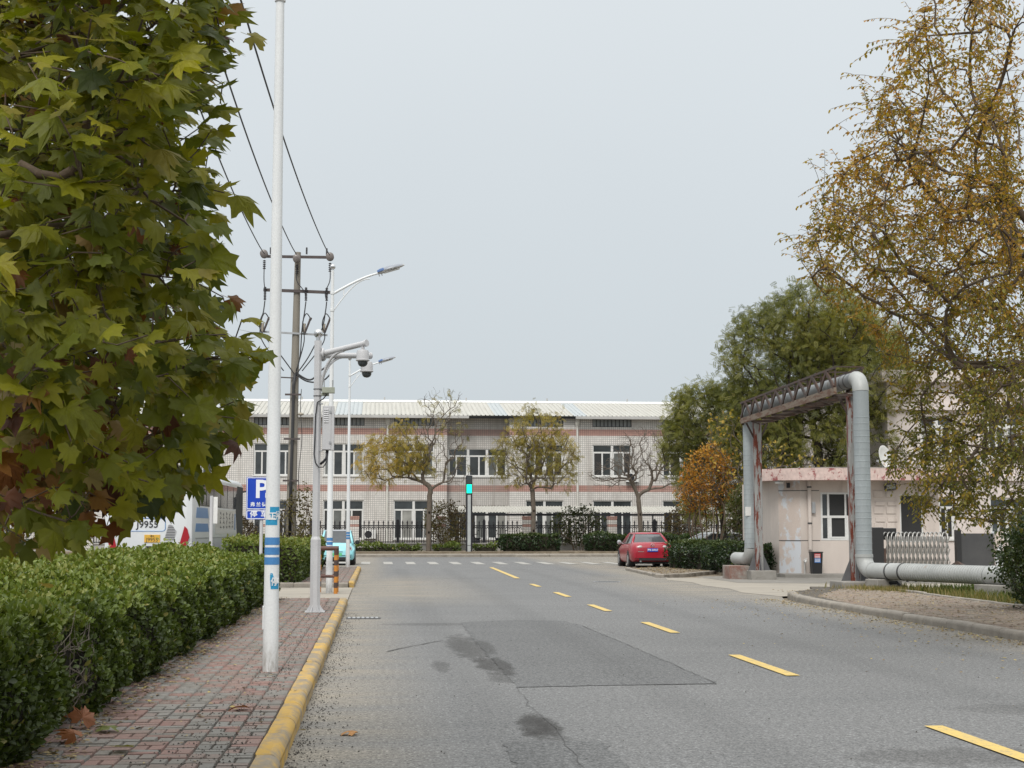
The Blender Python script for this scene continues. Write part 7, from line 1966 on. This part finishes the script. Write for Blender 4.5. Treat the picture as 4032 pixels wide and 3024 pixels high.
tag(o, 'dry leaves on the bare soil behind the red car', 'leaf litter')
# dark grit along the yellow kerb and on the bricks
GRIT = ([(-0.5, -0.4, 0), (0.5, -0.3, 0), (0.1, 0.5, 0), (0, 0, 0.6)], [(0, 1, 3), (1, 2, 3), (2, 0, 3)])
M['grit'] = weathered('grit', (0.035, 0.032, 0.028), (0.07, 0.062, 0.05), 30, 0.95)
g1 = np.stack([-0.60 + np.abs(r_.normal(0, 0.16, 1500)) ** 1.0, 9 + 20 * r_.uniform(0, 1, 1500) ** 1.5, np.full(1500, 0.003)], 1)
g2 = np.stack([-0.82 - np.abs(r_.normal(0, 0.35, 1900)), 9 + 22 * r_.uniform(0, 1, 1900) ** 1.3, np.full(1900, 0.131)], 1)
g3 = np.stack([r_.uniform(-0.5, 8.8, 500), r_.uniform(9, 60, 500), np.full(500, 0.004)], 1)
gp2 = np.concatenate([g1, g2, g3])
o = strew('road_grit', gp2, r_.uniform(0.006, 0.019, len(gp2)), np.zeros(len(gp2)), M['grit'], GRIT, 0.05)
tag(o, 'dark grit and crumbs along the yellow kerb and bricks', 'grit')
# big fallen plane leaves, each its own
M['fallen_leaf'] = leaf_mat('fallen_leaf', [(0.0, (0.05, 0.07, 0.015)), (0.35, (0.13, 0.15, 0.03)), (0.6, (0.30, 0.29, 0.06)), (0.76, (0.42, 0.31, 0.13)), (0.84, (0.46, 0.23, 0.08)), (0.90, (0.30, 0.11, 0.035)), (1.0, (0.16, 0.055, 0.025))], 0.15, 0.6, True, True)
def fallen(x, y, z, s, rz, tone, label, tilt=(0.1, 0.1)):
    me = MB().add(*protos[int(abs(x * 97 + y * 13)) % 6]).mesh('fallen_leaf', M['fallen_leaf'])
    o = place('fallen_leaf', me, None, (x, y, z), (tilt[0], tilt[1], rz), (s, s, s)); o.color = (tone, tone, tone, 1)
    tag(o, label, 'leaf', 'large fallen plane leaves')
fallen(-1.03, 12.4, 0.160, 0.20, 1.4, 0.90, 'brown curled plane leaf lying alone on the bricks', (0.25, 0.2))
fallen(-0.17, 11.86, 0.035, 0.20, 1.6, 0.84, 'orange plane leaf lying flat on the asphalt near the kerb')
fallen(-1.86, 11.15, 0.170, 0.24, 0.6, 0.35, 'green plane leaf lying on the bricks by the hedge', (0.35, 0.1))
fallen(-1.60, 10.2, 0.160, 0.22, 2.2, 0.60, 'yellow green plane leaf on the bricks nearest the camera')
fallen(-2.08, 11.3, 0.22, 0.26, 0.2, 0.95, 'crumpled brown plane leaf leaning on the hedge foot, upper one', (0.9, 0.3))
fallen(-2.0, 10.6, 0.20, 0.22, 1.0, 0.92, 'crumpled brown plane leaf on the bricks at the hedge foot, lower one', (0.7, -0.4))
fallen(-2.9, 11.2, 1.08, 0.24, 0.5, 0.80, 'tan plane leaf caught on top of the near hedge', (0.2, 0.2))
fallen(-2.75, 9.9, 1.06, 0.20, 2.5, 0.84, 'orange plane leaf caught on the hedge top at the left edge', (0.5, 0.1))
fallen(-2.8, 13.6, 1.06, 0.20, 1.9, 0.76, 'pale tan plane leaf on the hedge top farther along', (0.3, 0.2))
# grass under the pipe
BL = ([(-0.05, 0, 0), (0.05, 0, 0), (0.03, 0.12, 0.55), (0, 0.35, 1.0)], [(0, 1, 2, 3)])
GR = [(0.0, (0.05, 0.075, 0.015)), (0.5, (0.09, 0.115, 0.022)), (0.8, (0.20, 0.165, 0.06)), (1.0, (0.33, 0.25, 0.12))]
M['grass'] = leaf_mat('grass', GR, 0.3, 0.6)
n = 15000
gx = r_.uniform(12.35, 19, n); gy = r_.uniform(27, 36.3, n); th = r_.uniform(0, 6.28, n)
dry = np.clip(0.75 - (gx - 12.4) * 0.45, 0.1, 0.8) + r_.normal(0, 0.15, n)
o = place('grass', scatter('grass', BL, np.stack([gx, gy, np.full(n, 0.09)], 1), frames(np.stack([np.cos(th), np.sin(th), 0 * th], 1), np.stack([0 * th, 0 * th, 1 + 0 * th], 1)), r_.uniform(0.08, 0.24, n), np.clip(dry, 0, 1), M['grass']))
tag(o, 'green and dry grass growing under the fat pipe', 'grass', kind='stuff')
n = 2600
gx = r_.normal(12.0, 0.35, n); gy = r_.normal(36.2, 0.8, n); th = r_.uniform(0, 6.28, n)
o = place('dry_grass', scatter('dry_grass', BL, np.stack([gx, gy, np.full(n, 0.10)], 1), frames(np.stack([np.cos(th), np.sin(th), 0 * th], 1), np.stack([0 * th, 0 * th, 1 + 0 * th], 1)), r_.uniform(0.05, 0.17, n), r_.uniform(0.6, 1, n), M['grass']))
tag(o, 'tuft of dry straw grass at the gantry footing', 'grass', kind='stuff')
# drain grate by the kerb
gr_ = thing('drain_grate', 'small slotted drain grate set in the road beside the yellow kerb', 'drain grate', (-0.22, 27.3, 0.0))
MB().box(-0.30, 0.30, -0.20, 0.20, 0.0015, 0.010).build('frame', M['tar_band'], gr_)
for k in range(7): MB().box(-0.27 + k * 0.08, -0.225 + k * 0.08, -0.18, 0.18, 0.0102, 0.018).build('bar', M['steel'], gr_)
mh = thing('manhole_cover', 'dark round manhole cover in the right lane near the driveway', 'manhole cover', (6.9, 45.8, 0.0))
MB().cyl((0, 0, 0.001), (0, 0, 0.010), 0.36, n=28).build('lid', M['tar_band'], mh)
MB().lathe([(0.37, 0.001), (0.37, 0.012), (0.42, 0.012), (0.42, 0.001)], (0, 0, 0), 28).build('ring', M['steel'], mh)
